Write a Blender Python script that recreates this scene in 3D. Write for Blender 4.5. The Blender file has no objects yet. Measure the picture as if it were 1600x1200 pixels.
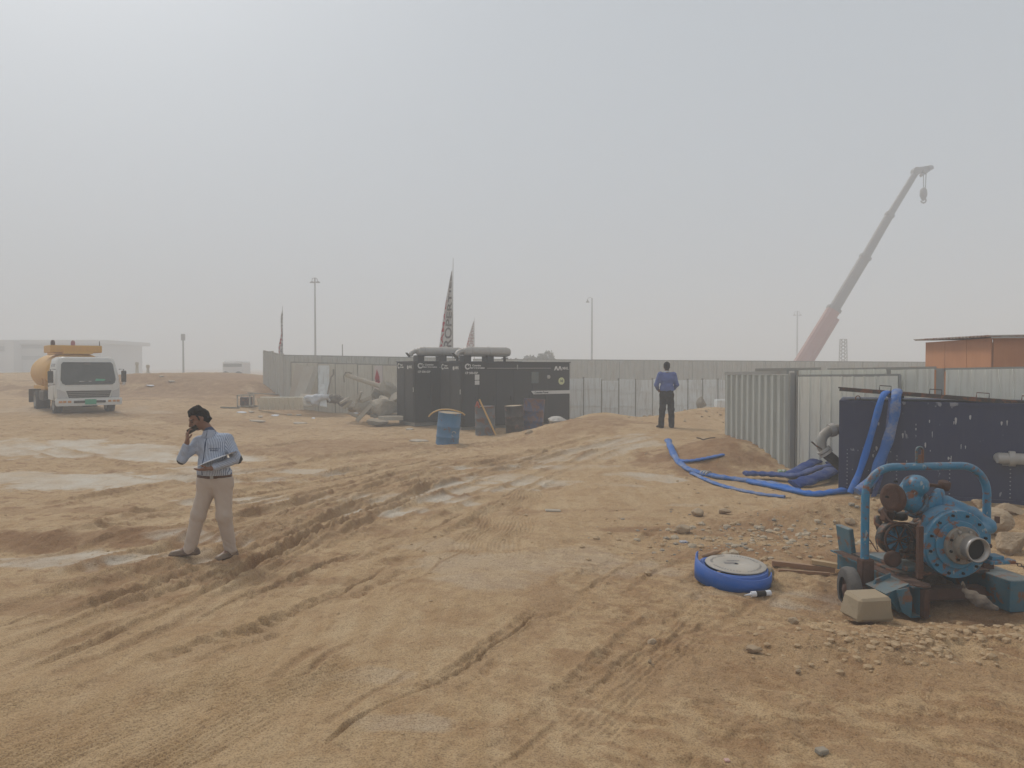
import bpy, math, random
import numpy as np
from mathutils import Vector, Matrix, Euler

R = math.radians
C = bpy.context.scene.collection
scene = bpy.context.scene

# ------------------------------------------------------------------ camera
CAM_H = 2.1
FPX = 1155.0            # focal length in pixels of the 1600 px wide photograph
HORIZON = 573.0
PITCH = math.atan((600.0 - HORIZON) / FPX)
cam = bpy.data.cameras.new("camera")
cam.sensor_width = 36.0
cam.lens = 36.0 * FPX / 1600.0
cam.clip_start = 0.05
cam.clip_end = 6000.0
cam_ob = bpy.data.objects.new("camera", cam)
C.objects.link(cam_ob)
cam_ob.location = (0, 0, CAM_H)
cam_ob.rotation_euler = (R(90) - PITCH, 0, 0)
scene.camera = cam_ob

# ------------------------------------------------------------------ sky, sun, exposure
SUN_EL, SUN_AZ = R(48), R(-38)      # veiled sun, ahead and to the left of the camera
world = bpy.data.worlds.new("World")
scene.world = world
world.use_nodes = True
wn, wl = world.node_tree.nodes, world.node_tree.links
wn.clear()
w_out = wn.new("ShaderNodeOutputWorld")
w_bg = wn.new("ShaderNodeBackground")
w_sky = wn.new("ShaderNodeTexSky")
w_sky.sky_type = 'NISHITA'
w_sky.sun_disc = False
w_sky.sun_elevation = SUN_EL
w_sky.sun_rotation = SUN_AZ
w_sky.dust_density = 8.0
w_sky.air_density = 1.0
w_sky.ozone_density = 1.0
w_hsv = wn.new("ShaderNodeHueSaturation")
w_hsv.inputs['Saturation'].default_value = 0.10
w_mix = wn.new("ShaderNodeMix")
w_mix.data_type = 'RGBA'
w_mix.inputs[0].default_value = 0.80
w_mix.inputs[7].default_value = (5.45, 6.0, 6.6, 1)      # even veil of dust cloud
wl.new(w_sky.outputs[0], w_hsv.inputs['Color'])
wl.new(w_hsv.outputs[0], w_mix.inputs[6])
wl.new(w_mix.outputs[2], w_bg.inputs['Color'])
w_bg.inputs['Strength'].default_value = 0.088
wl.new(w_bg.outputs[0], w_out.inputs[0])

sun = bpy.data.lights.new("sun", 'SUN')
sun.energy = 1.5
sun.angle = R(10)
sun.color = (1.0, 0.975, 0.94)
sun_ob = bpy.data.objects.new("sun", sun)
C.objects.link(sun_ob)
sun_ob.rotation_euler = Vector((math.sin(SUN_AZ) * math.cos(SUN_EL), math.cos(SUN_AZ) * math.cos(SUN_EL), math.sin(SUN_EL))).to_track_quat('Z', 'Y').to_euler()

scene.view_settings.view_transform = 'Standard'
scene.view_settings.look = 'None'
scene.view_settings.exposure = 0.17
scene.view_settings.gamma = 1.0
scene.render.engine = 'CYCLES'
cy = scene.cycles
cy.max_bounces = 8
cy.diffuse_bounces = 3
cy.glossy_bounces = 3
cy.transmission_bounces = 4
cy.volume_bounces = 4
cy.use_denoising = True
try:
    cy.denoiser = 'OPENIMAGEDENOISE'
except Exception:
    pass

# ------------------------------------------------------------------ pixel <-> world helpers
CP, SP = math.cos(PITCH), math.sin(PITCH)
def ray(px, py):
    xc, yc = (px - 800.0) / FPX, (600.0 - py) / FPX
    return (xc, CP + yc * SP, -SP + yc * CP)
def P(px, py, Y):
    """point at world depth Y seen at pixel (px, py) of the photograph"""
    d = ray(px, py)
    t = Y / d[1]
    return Vector((d[0] * t, Y, CAM_H + d[2] * t))

# ------------------------------------------------------------------ noise (numpy)
def _hash(ix, iy, seed):
    h = (ix.astype(np.int64) * 374761393 + iy.astype(np.int64) * 668265263 + seed * 1442695041) & 0xFFFFFFFF
    h = ((h ^ (h >> 13)) * 1274126177) & 0xFFFFFFFF
    return ((h ^ (h >> 16)) & 0xFFFF).astype(np.float32) * (2 * math.pi / 65536.0)
def noise2(x, y, seed=0):
    ix, iy = np.floor(x), np.floor(y)
    fx, fy = (x - ix).astype(np.float32), (y - iy).astype(np.float32)
    ux, uy = fx * fx * fx * (fx * (fx * 6 - 15) + 10), fy * fy * fy * (fy * (fy * 6 - 15) + 10)
    def g(dx, dy):
        a = _hash(ix + dx, iy + dy, seed)
        return np.cos(a) * (fx - dx) + np.sin(a) * (fy - dy)
    a, b, c, d = g(0, 0), g(1, 0), g(0, 1), g(1, 1)
    return ((a + (b - a) * ux) + ((c + (d - c) * ux) - (a + (b - a) * ux)) * uy) * 1.45
def fbm(x, y, seed=0, octv=4, gain=0.5):
    s, a, f = 0, 1.0, 1.0
    for k in range(octv):
        s = s + a * noise2(x * f + 17.3 * k, y * f - 9.1 * k, seed + k * 7)
        a *= gain; f *= 2.03
    return s
def sstep(a, b, x):
    t = np.clip((x - a) / (b - a), 0, 1)
    return t * t * (3 - 2 * t)

# ------------------------------------------------------------------ terrain height
def gauss(x, y, cx, cy_, rx, ry, rot=0.0):
    c, s = math.cos(rot), math.sin(rot)
    u = ((x - cx) * c + (y - cy_) * s) / rx
    v = (-(x - cx) * s + (y - cy_) * c) / ry
    return np.exp(-(u * u + v * v))
def macro(x, y):
    x = np.asarray(x, dtype=np.float64); y = np.asarray(y, dtype=np.float64)
    z = sstep(-7.5, -14.3, x) * np.interp(y, [11, 24, 40, 90, 4000], [0, .5, .78, .7, .3]) 
    # long ramp and plateau where the far man stands
    z = z + 0.46 * sstep(15.0, 19.3, y + 0.25 * (x - 4)) * sstep(27.5, 23.0, y) * sstep(-0.6, 3.2, x) * sstep(11, 7.5, x)
    z = z + 0.20 * gauss(x, y, 2.75, 23.2, 1.0, 0.9)
    z = z + 0.26 * gauss(x, y, 1.6, 21.2, 1.5, 1.3)
    z = z + 0.42 * gauss(x, y, 6.9, 24.6, 2.0, 1.4)
    # red heap in front of the grey hoarding
    z = z + 0.30 * gauss(x, y, 4.75, 16.3, 1.1, 1.15, -.3)
    z = z + 0.15 * gauss(x, y, 3.9, 15.2, 0.9, 0.6, .2)
    # heap between pump and tank
    z = z + 0.30 * gauss(x, y, 4.5, 10.05, 1.15, .42, -.05)
    z = z + 0.30 * gauss(x, y, 6.6, 9.3, 1.4, .75, -.25)
    # pit under the pump and its crumbling edge
    z = z - 0.13 * gauss(x, y, 3.75, 6.55, 1.05, .60)
    z = z + 0.10 * gauss(x, y, 4.4, 5.62, 1.4, .34, .06)
    z = z + 0.05 * gauss(x, y, 2.5, 5.55, .9, .3, .1)
    z = z + 0.07 * gauss(x, y, -5.3, 9.15, 1.6, .30, .12) - 0.06 * gauss(x, y, -5.2, 8.55, 1.5, .35, .12)
    # dirt berm far left
    z = z + 0.95 * sstep(36, 40, y) * sstep(58, 50, y) * sstep(-11.5, -14.5, x) * (0.8 + 0.2 * np.sin(x * .55))
    return z
def G(px, py, z=None):
    """ground point seen at a pixel (macro relief only)"""
    d = ray(px, py)
    t = CAM_H / max(-d[2], 1e-4)
    if z is None:
        # march outwards to the first crossing
        t = 2.0
        while t < 400:
            x, y, zz = d[0] * t, d[1] * t, CAM_H + d[2] * t
            if zz <= float(macro(x, y)):
                break
            t *= 1.004
        return (d[0] * t, d[1] * t)
    t = (CAM_H - z) / -d[2]
    return (d[0] * t, d[1] * t)

TRACKS = [  # kind, half width (m), depth (m), points in photograph pixels
    ('rut', 0.21, 0.056, [(-60,980),(130,920),(300,880),(430,838),(560,796),(640,774),(760,742),(880,712),(1000,684)]),
    ('rut', 0.18, 0.048, [(-60,934),(160,884),(290,850),(420,800),(560,767),(700,737),(840,706),(960,680)]),
    ('rut', 0.19, 0.040, [(-40,876),(120,840),(240,800),(400,766),(520,742),(650,714),(760,692),(860,678)]),
    ('rut', 0.18, 0.032, [(-20,804),(150,776),(300,752),(420,734),(560,710),(700,690)]),
    ('rut', 0.16, 0.040, [(-60,1045),(130,975),(260,930),(390,884),(520,838),(640,794),(760,755)]),
    ('rut', 0.24, 0.036, [(40,694),(150,722),(260,744),(380,752),(500,744),(640,722)]),
    ('rut', 0.21, 0.032, [(60,672),(200,676),(330,700),(460,716),(600,706),(720,690)]),
    ('rut', 0.16, 0.028, [(640,838),(760,780),(840,745),(930,710),(1010,684)]),
    ('tread', .20, .040, [(40,1108),(200,1060),(330,1012),(430,985),(520,945),(640,872),(720,830),(810,785),(900,745)]),
    ('tread', .16, .032, [(-20,1000),(120,955),(230,925),(330,895),(460,852)]),
    ('tread', .20, .036, [(380,705),(470,692),(560,682),(680,676)]),
    ('tread', .15, .026, [(480,1200),(600,1120),(720,1060),(850,960),(960,880),(1060,815)]),
    ('tread', .14, .026, [(760,1200),(890,1090),(1010,985),(1110,900),(1190,850)]),
    ('tread', .16, .030, [(250,1000),(420,930),(560,870),(660,822)]),
    ('lines', .30, .026, [(-80,1230),(0,1200),(150,1132),(300,1082),(430,1052)]),
    ('lines', .30, .024, [(120,1250),(330,1140),(450,1085),(590,1045)]),
    ('lines', .22, .024, [(700,880),(760,822),(800,778),(820,760)]),
    ('lines', .22, .024, [(775,880),(810,822),(828,778),(836,760)]),
    ('lines', .16, .016, [(-60,1125),(0,1105),(60,1085),(150,1062)]),
    ('lines', .22, .012, [(860,1180),(960,1090),(1060,1000),(1140,930)]),
]
_rt = random.Random(77)
for _t in [t for t in TRACKS if t[0] in ('rut', 'tread')]:       # cracked lips beside the wheel marks
    _o = _rt.choice((-1, 1)) * _rt.uniform(7, 16); _i = _rt.randint(0, max(0, len(_t[3]) - 4))
    TRACKS.append(('groove', _rt.uniform(.018, .035), _rt.uniform(.016, .028), [(a, b + _o * (b - 573) / 350) for a, b in _t[3][_i:_i + _rt.randint(3, 4)]]))
for _k in range(34):       # the many thin wheel lines that sweep to the mound
    _s = _rt.uniform(0, 1); _y0 = 800 + 330 * _s; _e = 676 + 30 * _rt.random()
    _c = [(-40, _y0), (150, _y0 - (_y0 - 770) * .20 - 14), (330, _y0 - (_y0 - 752) * .42 - 14), (520, 742 + (_y0 - 800) * .30), (700, 708 + (_y0 - 800) * .16), (880, _e + (_y0 - 800) * .04)]
    _a = _rt.randint(0, 2); _b = _rt.randint(4, 6)
    TRACKS.append(('groove', _rt.uniform(.035, .09), _rt.uniform(.010, .030), _c[_a:_b]))
for _k in range(16):       # and the drag marks in the near sand
    _x = _rt.uniform(300, 1150); _y = _rt.uniform(900, 1200); _l = _rt.uniform(90, 260)
    TRACKS.append(('groove', _rt.uniform(.02, .05), _rt.uniform(.006, .014), [(_x, _y), (_x + _l * .5, _y - _l * .33), (_x + _l, _y - _l * .60)]))
def _spline(pts, n=8):
    out = []
    for i in range(len(pts) - 1):
        p0, p1, p2, p3 = pts[max(i-1,0)], pts[i], pts[i+1], pts[min(i+2,len(pts)-1)]
        for k in range(n):
            t = k / n
            out.append(tuple(0.5*((2*p1[j]) + (-p0[j]+p2[j])*t + (2*p0[j]-5*p1[j]+4*p2[j]-p3[j])*t*t + (-p0[j]+3*p1[j]-3*p2[j]+p3[j])*t**3) for j in range(len(p1))))
    out.append(tuple(pts[-1]))
    return out
TRACK_W = []
for kind, hw, dep, pp in TRACKS:
    TRACK_W.append((kind, hw, dep, np.array(_spline([G(*q) for q in pp], 5 if len(pp) > 4 else 3))))

def track_dist(x, y, line):
    """signed distance to a polyline and arc length, inside its box only"""
    best = np.full(x.shape, 1e9); sgn = np.zeros(x.shape); arc = np.zeros(x.shape); acc = 0
    for a, b in zip(line[:-1], line[1:]):
        d = b - a; L = math.hypot(*d)
        if L < 1e-6: continue
        t = ((x - a[0]) * d[0] + (y - a[1]) * d[1]) / (L * L)
        tc = np.clip(t, 0, 1)
        ex, ey = x - a[0] - tc * d[0], y - a[1] - tc * d[1]
        dd = np.hypot(ex, ey)
        m = dd < best
        best = np.where(m, dd, best)
        arc = np.where(m, acc + tc * L, arc)
        sgn = np.where(m, np.sign(d[0] * ey - d[1] * ex), sgn)
        acc += L
    return best * sgn, arc, acc

# flat pale patches of dried slurry: x px, y px, radii in metres, strength
PALE = [(590,796,.7,.35,1),(650,778,.9,.4,1),(710,762,1.0,.45,.7),(770,746,1.1,.5,.7),(830,730,1.2,.5,.7),(890,714,1.3,.6,.7),(945,700,1.2,.6,.9),(985,690,1.2,.7,.7),(760,905,.6,.3,.3),(120,702,3.2,1.3,1),(230,716,2.6,.7,1),(60,752,2.6,.9,1),(190,748,2.4,.7,1),(350,735,1.8,.5,.9),(480,735,1.5,.4,.6),
        (190,868,.9,.3,.9),(330,840,.8,.25,.9),(60,880,1.0,.35,.7),(420,782,1.0,.3,.9),(640,778,1.3,.35,.8),(730,752,1.5,.4,.9),(820,730,1.6,.4,.9),
        (900,708,1.3,.5,.7),(1000,746,.8,.45,.8),(960,760,.5,.25,.6),(1250,940,.55,.28,.6),(1120,930,.5,.2,.3),(560,640,5,2,.35),(20,640,5,2,.3),
        (900,880,1.0,.5,.28),(800,880,.8,.5,.22),(560,1060,.4,.15,.3),(640,1130,.3,.12,.35),(1060,790,.5,.15,.35),(700,850,.7,.3,.2)]
PALE_W = [(G(a, b), rx, ry, s) for a, b, rx, ry, s in PALE]
# churned reddish damp soil
RED = [(1115,705,1.3,1.4,1),(1050,720,1.0,.7,.7),(1260,790,1.4,.5,.5),(1200,865,1.1,.45,.8),(1310,870,.7,.6,.8),(940,655,1.8,1.2,.7),(860,680,2.0,1.0,.5),
       (520,700,3.0,1.6,.6),(300,655,5,1.5,.5),(700,775,.5,.3,1),(560,690,2,1,.5),(1440,960,1.2,.6,1),(1440,1040,1.0,.25,.5),(1150,828,1.6,.35,.8),(1260,840,.9,.3,.8),(1150,1060,.5,.2,.5),(1380,1060,.5,.2,.5),(1250,1140,.4,.12,.5),(1300,1000,.7,.25,.5),(300,595,9,6,.9),(390,590,5,6,1.0),
       (460,640,5,2,.5),(870,930,.5,.3,.5),(300,880,2,.35,.6),(100,935,1.2,.3,.6),(40,850,1.4,.3,1),(170,843,1.4,.3,1),(250,832,.8,.25,.8),(90,800,2,.25,.5),(560,800,2.5,.25,.6),(400,830,2,.3,.6),(700,720,2,.35,.5),(330,905,2,.2,.6),(980,1060,.35,.25,.5),(1090,1040,.35,.25,.5),(1180,690,.8,1.2,1)]
RED_W = [(G(a, b), rx, ry, s) for a, b, rx, ry, s in RED]

def patch(x, y, wx, wy, lst):
    m = np.zeros(x.shape)
    for (cx, cy_), rx, ry, s in lst:
        q = ((x + wx * rx - cx) / rx) ** 2 + ((y + wy * ry - cy_) / ry) ** 2
        m = np.maximum(m, s * sstep(1.35, .55, q))
    return m

def terrain(x, y):
    """full height and the colour masks (pale, red, clod)"""
    x = np.asarray(x, dtype=np.float64); y = np.asarray(y, dtype=np.float64)
    z = macro(x, y)
    wx, wy = fbm(x * .7, y * .7, 11, 4) * .7, fbm(x * .7, y * .7, 23, 4) * .7
    wx = wx + .25 * fbm(x * 4, y * 4, 31, 3); wy = wy + .25 * fbm(x * 4, y * 4, 37, 3)
    pale = patch(x, y, wx, wy, PALE_W)
    red = patch(x, y, wx, wy, RED_W)
    a1, a2 = R(31), R(14)
    def aniso(ang, fl, fc, seed, o):
        s, c = math.sin(ang), math.cos(ang)
        return fbm((x * s + y * c) * fl, (x * c - y * s) * fc, seed, o)
    far_w = sstep(7.5, 12, y)
    st = aniso(a1, .45, 3.2, 41, 4) * (1 - far_w) + aniso(a2 + R(18), .3, 2.2, 47, 4) * far_w
    st2 = aniso(a1, 1.1, 7.0, 43, 3) * (1 - far_w) + aniso(a2 + R(18), .8, 5.0, 49, 3) * far_w
    rough = .5 + .5 * np.clip(fbm(x * .45, y * .45, 53, 3) * 1.6, -1, 1)
    # which parts are churned: the left band, the area round heaps, the pump bank
    ch = sstep(0.5, -2.5, x - (y - 8) * .12) * sstep(5.0, 8.5, y) * .9
    ch = np.maximum(ch, gauss(x, y, 4.2, 15.6, 2.2, 2.0))
    ch = np.maximum(ch, gauss(x, y, 4.6, 9.6, 2.8, 1.6))
    ch = np.maximum(ch, gauss(x, y, 3.9, 5.8, 2.2, .75))
    ch = np.maximum(ch, gauss(x, y, 3.3, 8.0, 1.8, 1.0))
    ch = np.maximum(ch, .55 * sstep(14, 18, y))
    ch = np.maximum(ch, .62 * sstep(.2, 2.2, x + .5 * fbm(x * .8, y * .8, 55, 3)) * sstep(9.5, 5, y))
    ch = np.maximum(ch, gauss(x, y, -5.2, 8.9, 1.8, .8))
    ch = ch * (1 - .8 * pale)
    z = z + .024 * fbm(x * .35, y * .35, 61, 3) + .012 * fbm(x * .9, y * .9, 67, 3) * (1 - .5 * pale)
    z = z + (.012 * st + .007 * st2) * (.35 + .65 * rough) * (1 - .75 * pale)
    lump = fbm(x * 3.1, y * 3.1, 71, 4)
    lump2 = aniso(R(34), 1.2, 3.4, 72, 4)
    z = z + (.008 * lump + .012 * lump2) * ch
    z = z + .0055 * (.25 + ch) * fbm(x * 9, y * 9, 73, 4, .6) * (1 - .6 * pale)
    clod = np.clip(fbm(x * 9, y * 9, 79, 3) - .18, 0, 1) * np.clip(lump + .35, 0, 1)
    z = z + .040 * clod * ch * rough
    z = z + .004 * (1 - np.abs(fbm(x * 5, y * 5, 121, 4)) * 2.2) * (.15 + .85 * np.maximum(ch, .5 * sstep(.2, 1.6, x))) * (1 - .8 * pale)
    # foot-print like dimples and torn crust in the near right part
    dm = np.clip(-fbm(x * 2.6 + 5, y * 3.6, 83, 3) - .42, 0, 1)
    z = z - .055 * dm * sstep(-.5, 1.2, x) * sstep(11, 7, y)
    crust = aniso(R(-38), .9, 3.4, 87, 4)
    z = z + .013 * sstep(.10, .26, crust) * sstep(.0, 1.6, x) * sstep(9.5, 6, y)
    torn = aniso(R(-58), 1.5, 4.2, 88, 4)
    z = z + .011 * sstep(.16, .30, torn) * sstep(-.6, 1.2, x) * sstep(11, 7, y) - .012 * sstep(.22, .34, -torn) * sstep(-.2, 1.5, x) * sstep(11, 7, y)
    red = np.maximum(red, .55 * sstep(.14, .34, np.abs(torn)) * sstep(-1.5, 1.2, x) * sstep(11.5, 7, y))
    # slurry settles in the low spots and leaves the crests bare
    low = z - macro(x, y)
    pale = pale * sstep(.045, -.025, low + .015 * fbm(x * 2, y * 2, 89, 3))
    # wheel tracks
    for kind, hw, dep, line in TRACK_W:
        pad = hw * 3.0 + .3
        idx = np.nonzero((x > line[:, 0].min() - pad) & (x < line[:, 0].max() + pad) & (y > line[:, 1].min() - pad) & (y < line[:, 1].max() + pad))
        if len(idx[0]) == 0: continue
        xs, ys = x[idx], y[idx]
        jx = fbm(xs * 1.3, ys * 1.3, 91, 3) * .10
        d, s, L = track_dist(xs + jx, ys + jx, line)
        dd = np.abs(d)
        fe = min(1.2, .14 * L + .05)
        ends = sstep(0, fe, s) * sstep(L, L - fe, s)
        br = .45 + .75 * np.clip(.5 + fbm(s * .8, d * .4, 97, 3), 0, 1)
        if kind == 'rut':
            dep = dep * .82
            prof = -dep * np.exp(-(dd / hw) ** 6 * 1.2) * (.6 + .4 * br)
            ed = np.exp(-((dd - hw * 1.45) / (hw * .38)) ** 2)
            prof = prof + dep * .6 * ed * br * (1 + .9 * fbm(xs * 7, ys * 7, 101, 4))
            prof = prof + .028 * ed * np.abs(fbm(xs * 15, ys * 15, 125, 3)) * br
            pale[idx] *= 1 - .9 * ed * br
            prof = prof + .012 * np.sin(s * 2 * math.pi / .17 + d * 9) * np.exp(-(dd / hw) ** 4) * np.clip(fbm(s * .5, d * 0, 103, 2) * 2, 0, 1)
            z[idx] += prof * ends
            red[idx] = np.maximum(red[idx], .55 * ends * np.exp(-((dd - hw * 1.3) / (hw * .6)) ** 2) * np.clip(.4 + fbm(xs * 1.5, ys * 1.5, 105, 3), 0, 1))
        elif kind == 'groove':
            on = np.clip(.7 + 1.1 * fbm(s * .5 + hw * 90, d * 0 + 3, 115, 3), 0, 1.3)
            u = d / hw + .5 * fbm(xs * 3, ys * 3, 117, 3)
            z[idx] += dep * ends * on * (-np.exp(-(u * 1.3) ** 4) + .9 * np.exp(-((u - 1.4) / .55) ** 2) * (1 + .8 * fbm(xs * 9, ys * 9, 119, 3)) + .4 * np.exp(-((u + 1.3) / .5) ** 2))
            red[idx] = np.maximum(red[idx], .5 * ends * np.clip(on, 0, 1) * np.exp(-((u - .2) / 1.0) ** 2)); pale[idx] *= 1 - .7 * np.exp(-((u - 1.2) / .8) ** 2) * ends
        elif kind == 'tread':
            inside = np.exp(-(dd / hw) ** 6)
            ph = s / .135 + np.abs(d) / hw * .6 + .35 * fbm(xs * 2.2, ys * 2.2, 106, 3)
            cl = sstep(-.5, .6, np.sin(ph * 2 * math.pi) + 1.3 * fbm(xs * 7, ys * 7, 107, 3))
            on = np.clip(.15 + 1.7 * fbm(s * .9 + 7, d * 1.5 + 3, 109, 3), 0, 1)
            side = sstep(.05 * hw, .5 * hw, dd + .03 * fbm(xs * 5, ys * 5, 108, 2))
            z[idx] += (-dep * inside * (1 - cl) * side * on + dep * .6 * np.exp(-((dd - hw * 1.15) / (hw * .22)) ** 2) * on * br * (1 + fbm(xs * 8, ys * 8, 110, 3)) - .25 * dep * inside) * ends
            red[idx] = np.maximum(red[idx], .45 * ends * inside * on)
        else:
            inside = np.exp(-(dd / hw) ** 8)
            wav = np.sin(d * 2 * math.pi / .052 + .8 * fbm(s * .5, d * 0, 111, 2))
            on = np.clip(.75 + fbm(s * .5, d * 2, 113, 3) * 1.0, .1, 1)
            z[idx] += (dep * .5 * wav * inside * on - dep * .9 * inside) * ends
    return z, pale, red, ch
# ------------------------------------------------------------------ materials
def M_new(name):
    m = bpy.data.materials.new(name); m.use_nodes = True
    nt = m.node_tree; b = nt.nodes['Principled BSDF']
    return m, nt.nodes, nt.links, b
def ramp(N, L, src, stops):
    r = N.new('ShaderNodeValToRGB')
    e = r.color_ramp.elements
    while len(e) < len(stops): e.new(0.5)
    for q, (p, c) in zip(e, stops):
        q.position = p; q.color = (c if len(c) == 4 else (*c, 1)) if hasattr(c, '__len__') else (c, c, c, 1)
    L.new(src, r.inputs[0]); return r.outputs[0]
def tex_noise(N, L, coord, scale, detail=4, rough=.55, dist=0.0, scl=None):
    t = N.new('ShaderNodeTexNoise')
    t.inputs['Scale'].default_value = scale; t.inputs['Detail'].default_value = detail
    t.inputs['Roughness'].default_value = rough; t.inputs['Distortion'].default_value = dist
    if scl:
        mp = N.new('ShaderNodeMapping'); mp.inputs['Scale'].default_value = scl
        L.new(coord, mp.inputs['Vector']); coord = mp.outputs[0]
    L.new(coord, t.inputs['Vector']); return t.outputs[0]
def mixc(N, L, fac, a, b, mode='MIX'):
    m = N.new('ShaderNodeMix'); m.data_type = 'RGBA'; m.blend_type = mode
    for s, v in ((m.inputs[0], fac), (m.inputs[6], a), (m.inputs[7], b)):
        if isinstance(v, (int, float)): s.default_value = v
        elif isinstance(v, tuple): s.default_value = (*v, 1) if len(v) == 3 else v
        else: L.new(v, s)
    return m.outputs[2]
def mathn(N, L, op, a, b=0.0, clamp=False):
    m = N.new('ShaderNodeMath'); m.operation = op; m.use_clamp = clamp
    for s, v in ((m.inputs[0], a), (m.inputs[1], b)):
        if isinstance(v, (int, float)): s.default_value = v
        else: L.new(v, s)
    return m.outputs[0]
def bump(N, L, h, strength, dist, bsdf):
    b = N.new('ShaderNodeBump'); b.inputs['Strength'].default_value = strength; b.inputs['Distance'].default_value = dist
    L.new(h, b.inputs['Height']); L.new(b.outputs[0], bsdf.inputs['Normal'])
SAND = (.36, .26, .16)
MATS = {}
def paint(name, col, rough=.55, metal=0.0, dust=.35, rust=0.0, dcol=SAND, rcol=(.12, .045, .018), scale=3.0, streak=0.0,
          scol=(.3, .3, .3), bmp=.15, chips=0.0, ccol=(.5, .5, .5), var=.12):
    """weathered coating: large tone drift, dust film, rust patches, vertical streaks"""
    if name in MATS: return MATS[name]
    m, N, L, b = M_new(name)
    tc = N.new('ShaderNodeTexCoord').outputs['Object']
    n1 = tex_noise(N, L, tc, scale, 6, .6)
    n2 = tex_noise(N, L, tc, scale * 6, 5, .65, .3)
    lo = tuple(c * (1 - var) for c in col); hi = tuple(min(1, c * (1 + var)) for c in col)
    c = mixc(N, L, n1, lo, hi)
    if dust:
        f = ramp(N, L, mixc(N, L, .5, n1, n2), [(.42, 0.0), (.72, dust)])
        geo = N.new('ShaderNodeNewGeometry')
        sep = N.new('ShaderNodeSeparateXYZ'); L.new(geo.outputs['Normal'], sep.inputs[0])
        up = mathn(N, L, 'MULTIPLY', mathn(N, L, 'MAXIMUM', sep.outputs[2], 0.0), dust * 1.1)
        f = mathn(N, L, 'ADD', f, up, True)
        c = mixc(N, L, f, c, dcol)
    if streak:
        s = tex_noise(N, L, tc, 5.0, 5, .6, .1, (3.0, 3.0, .22))
        c = mixc(N, L, ramp(N, L, s, [(.5, 0.0), (.7, streak)]), c, scol)
    rf = None
    if rust:
        rf = ramp(N, L, tex_noise(N, L, tc, scale * 2.3, 8, .7, .4), [(.60 - rust * .35, 0.0), (.66 - rust * .30, 1.0)])
        rc = mixc(N, L, n2, rcol, tuple(min(1, k * 2.1) for k in rcol))
        c = mixc(N, L, rf, c, rc)
    if chips:
        cf = ramp(N, L, tex_noise(N, L, tc, scale * 4.5, 3, .5, .2, (1, 1, .6)), [(.68 - chips * .1, 0.0), (.71 - chips * .1, 1.0)])
        c = mixc(N, L, cf, c, ccol)
    L.new(c, b.inputs['Base Color'])
    b.inputs['Metallic'].default_value = metal
    rr = mathn(N, L, 'ADD', mathn(N, L, 'MULTIPLY', n2, .3), rough - .12, True)
    L.new(rr, b.inputs['Roughness'])
    if bmp: bump(N, L, n2, bmp, .01, b)
    MATS[name] = m
    return m

def ground_material():
    m, N, L, b = M_new('sand_and_mud')
    tc = N.new('ShaderNodeNewGeometry').outputs['Position']
    att = N.new('ShaderNodeAttribute'); att.attribute_name = 'soil'
    sep = N.new('ShaderNodeSeparateColor'); L.new(att.outputs['Color'], sep.inputs[0])
    pale, red, ch = sep.outputs[0], sep.outputs[1], sep.outputs[2]
    n_big = tex_noise(N, L, tc, .35, 5, .6, .3)
    n_mid = tex_noise(N, L, tc, 2.2, 6, .62, .4)
    n_fin = tex_noise(N, L, tc, 14, 6, .7, .2)
    n_gr = tex_noise(N, L, tc, 90, 3, .6)
    st = tex_noise(N, L, tc, 1.0, 5, .6, .2, (3.2, .9, 1))
    mp = N.new('ShaderNodeMapping'); mp.inputs['Rotation'].default_value = (0, 0, R(31)); mp.inputs['Scale'].default_value = (4.0, .5, 1)
    L.new(tc, mp.inputs['Vector'])
    t = N.new('ShaderNodeTexNoise'); t.inputs['Scale'].default_value = 1.3; t.inputs['Detail'].default_value = 6; t.inputs['Roughness'].default_value = .62
    L.new(mp.outputs[0], t.inputs['Vector']); st = t.outputs[0]
    c = mixc(N, L, ramp(N, L, n_big, [(.35, 0.0), (.65, 1.0)]), GC['a'], GC['b'])
    c = mixc(N, L, ramp(N, L, st, [(.40, 0.0), (.62, .75)]), c, GC['c'])
    c = mixc(N, L, ramp(N, L, n_mid, [(.48, 0.0), (.70, .65)]), c, GC['d'])
    rm = mathn(N, L, 'MULTIPLY', red, ramp(N, L, n_mid, [(.25, .35), (.6, 1.0)]))
    c = mixc(N, L, rm, c, GC['red'])
    dab = mathn(N, L, 'MULTIPLY', mathn(N, L, 'ADD', mathn(N, L, 'MULTIPLY', ch, .7), .15), ramp(N, L, tex_noise(N, L, tc, 3.6, 6, .7, .8), [(.54, 0.0), (.62, 1.0)]))
    c = mixc(N, L, dab, c, GC['red'])
    pm = mathn(N, L, 'MULTIPLY', pale, ramp(N, L, mixc(N, L, .5, n_mid, st), [(.30, .45), (.55, 1.0)]))
    c = mixc(N, L, pm, c, GC['pale'])
    c = mixc(N, L, ramp(N, L, n_fin, [(.30, .35), (.46, 0.0)]), c, GC['dark'])
    c = mixc(N, L, ramp(N, L, n_gr, [(.38, .50), (.5, 0.0)]), c, GC['dark'])
    c = mixc(N, L, ramp(N, L, n_gr, [(.62, 0.0), (.72, .35)]), c, GC['light'])
    L.new(c, b.inputs['Base Color'])
    rg = mathn(N, L, 'SUBTRACT', .93, mathn(N, L, 'MULTIPLY', pm, .22))
    L.new(rg, b.inputs['Roughness'])
    b.inputs['Specular IOR Level'].default_value = .35
    h = mathn(N, L, 'ADD', mathn(N, L, 'MULTIPLY', n_fin, 1.0), mathn(N, L, 'MULTIPLY', n_gr, .25))
    h = mathn(N, L, 'ADD', h, mathn(N, L, 'MULTIPLY', st, .6))
    bump(N, L, h, 1.0, .030, b)
    return m
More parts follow.
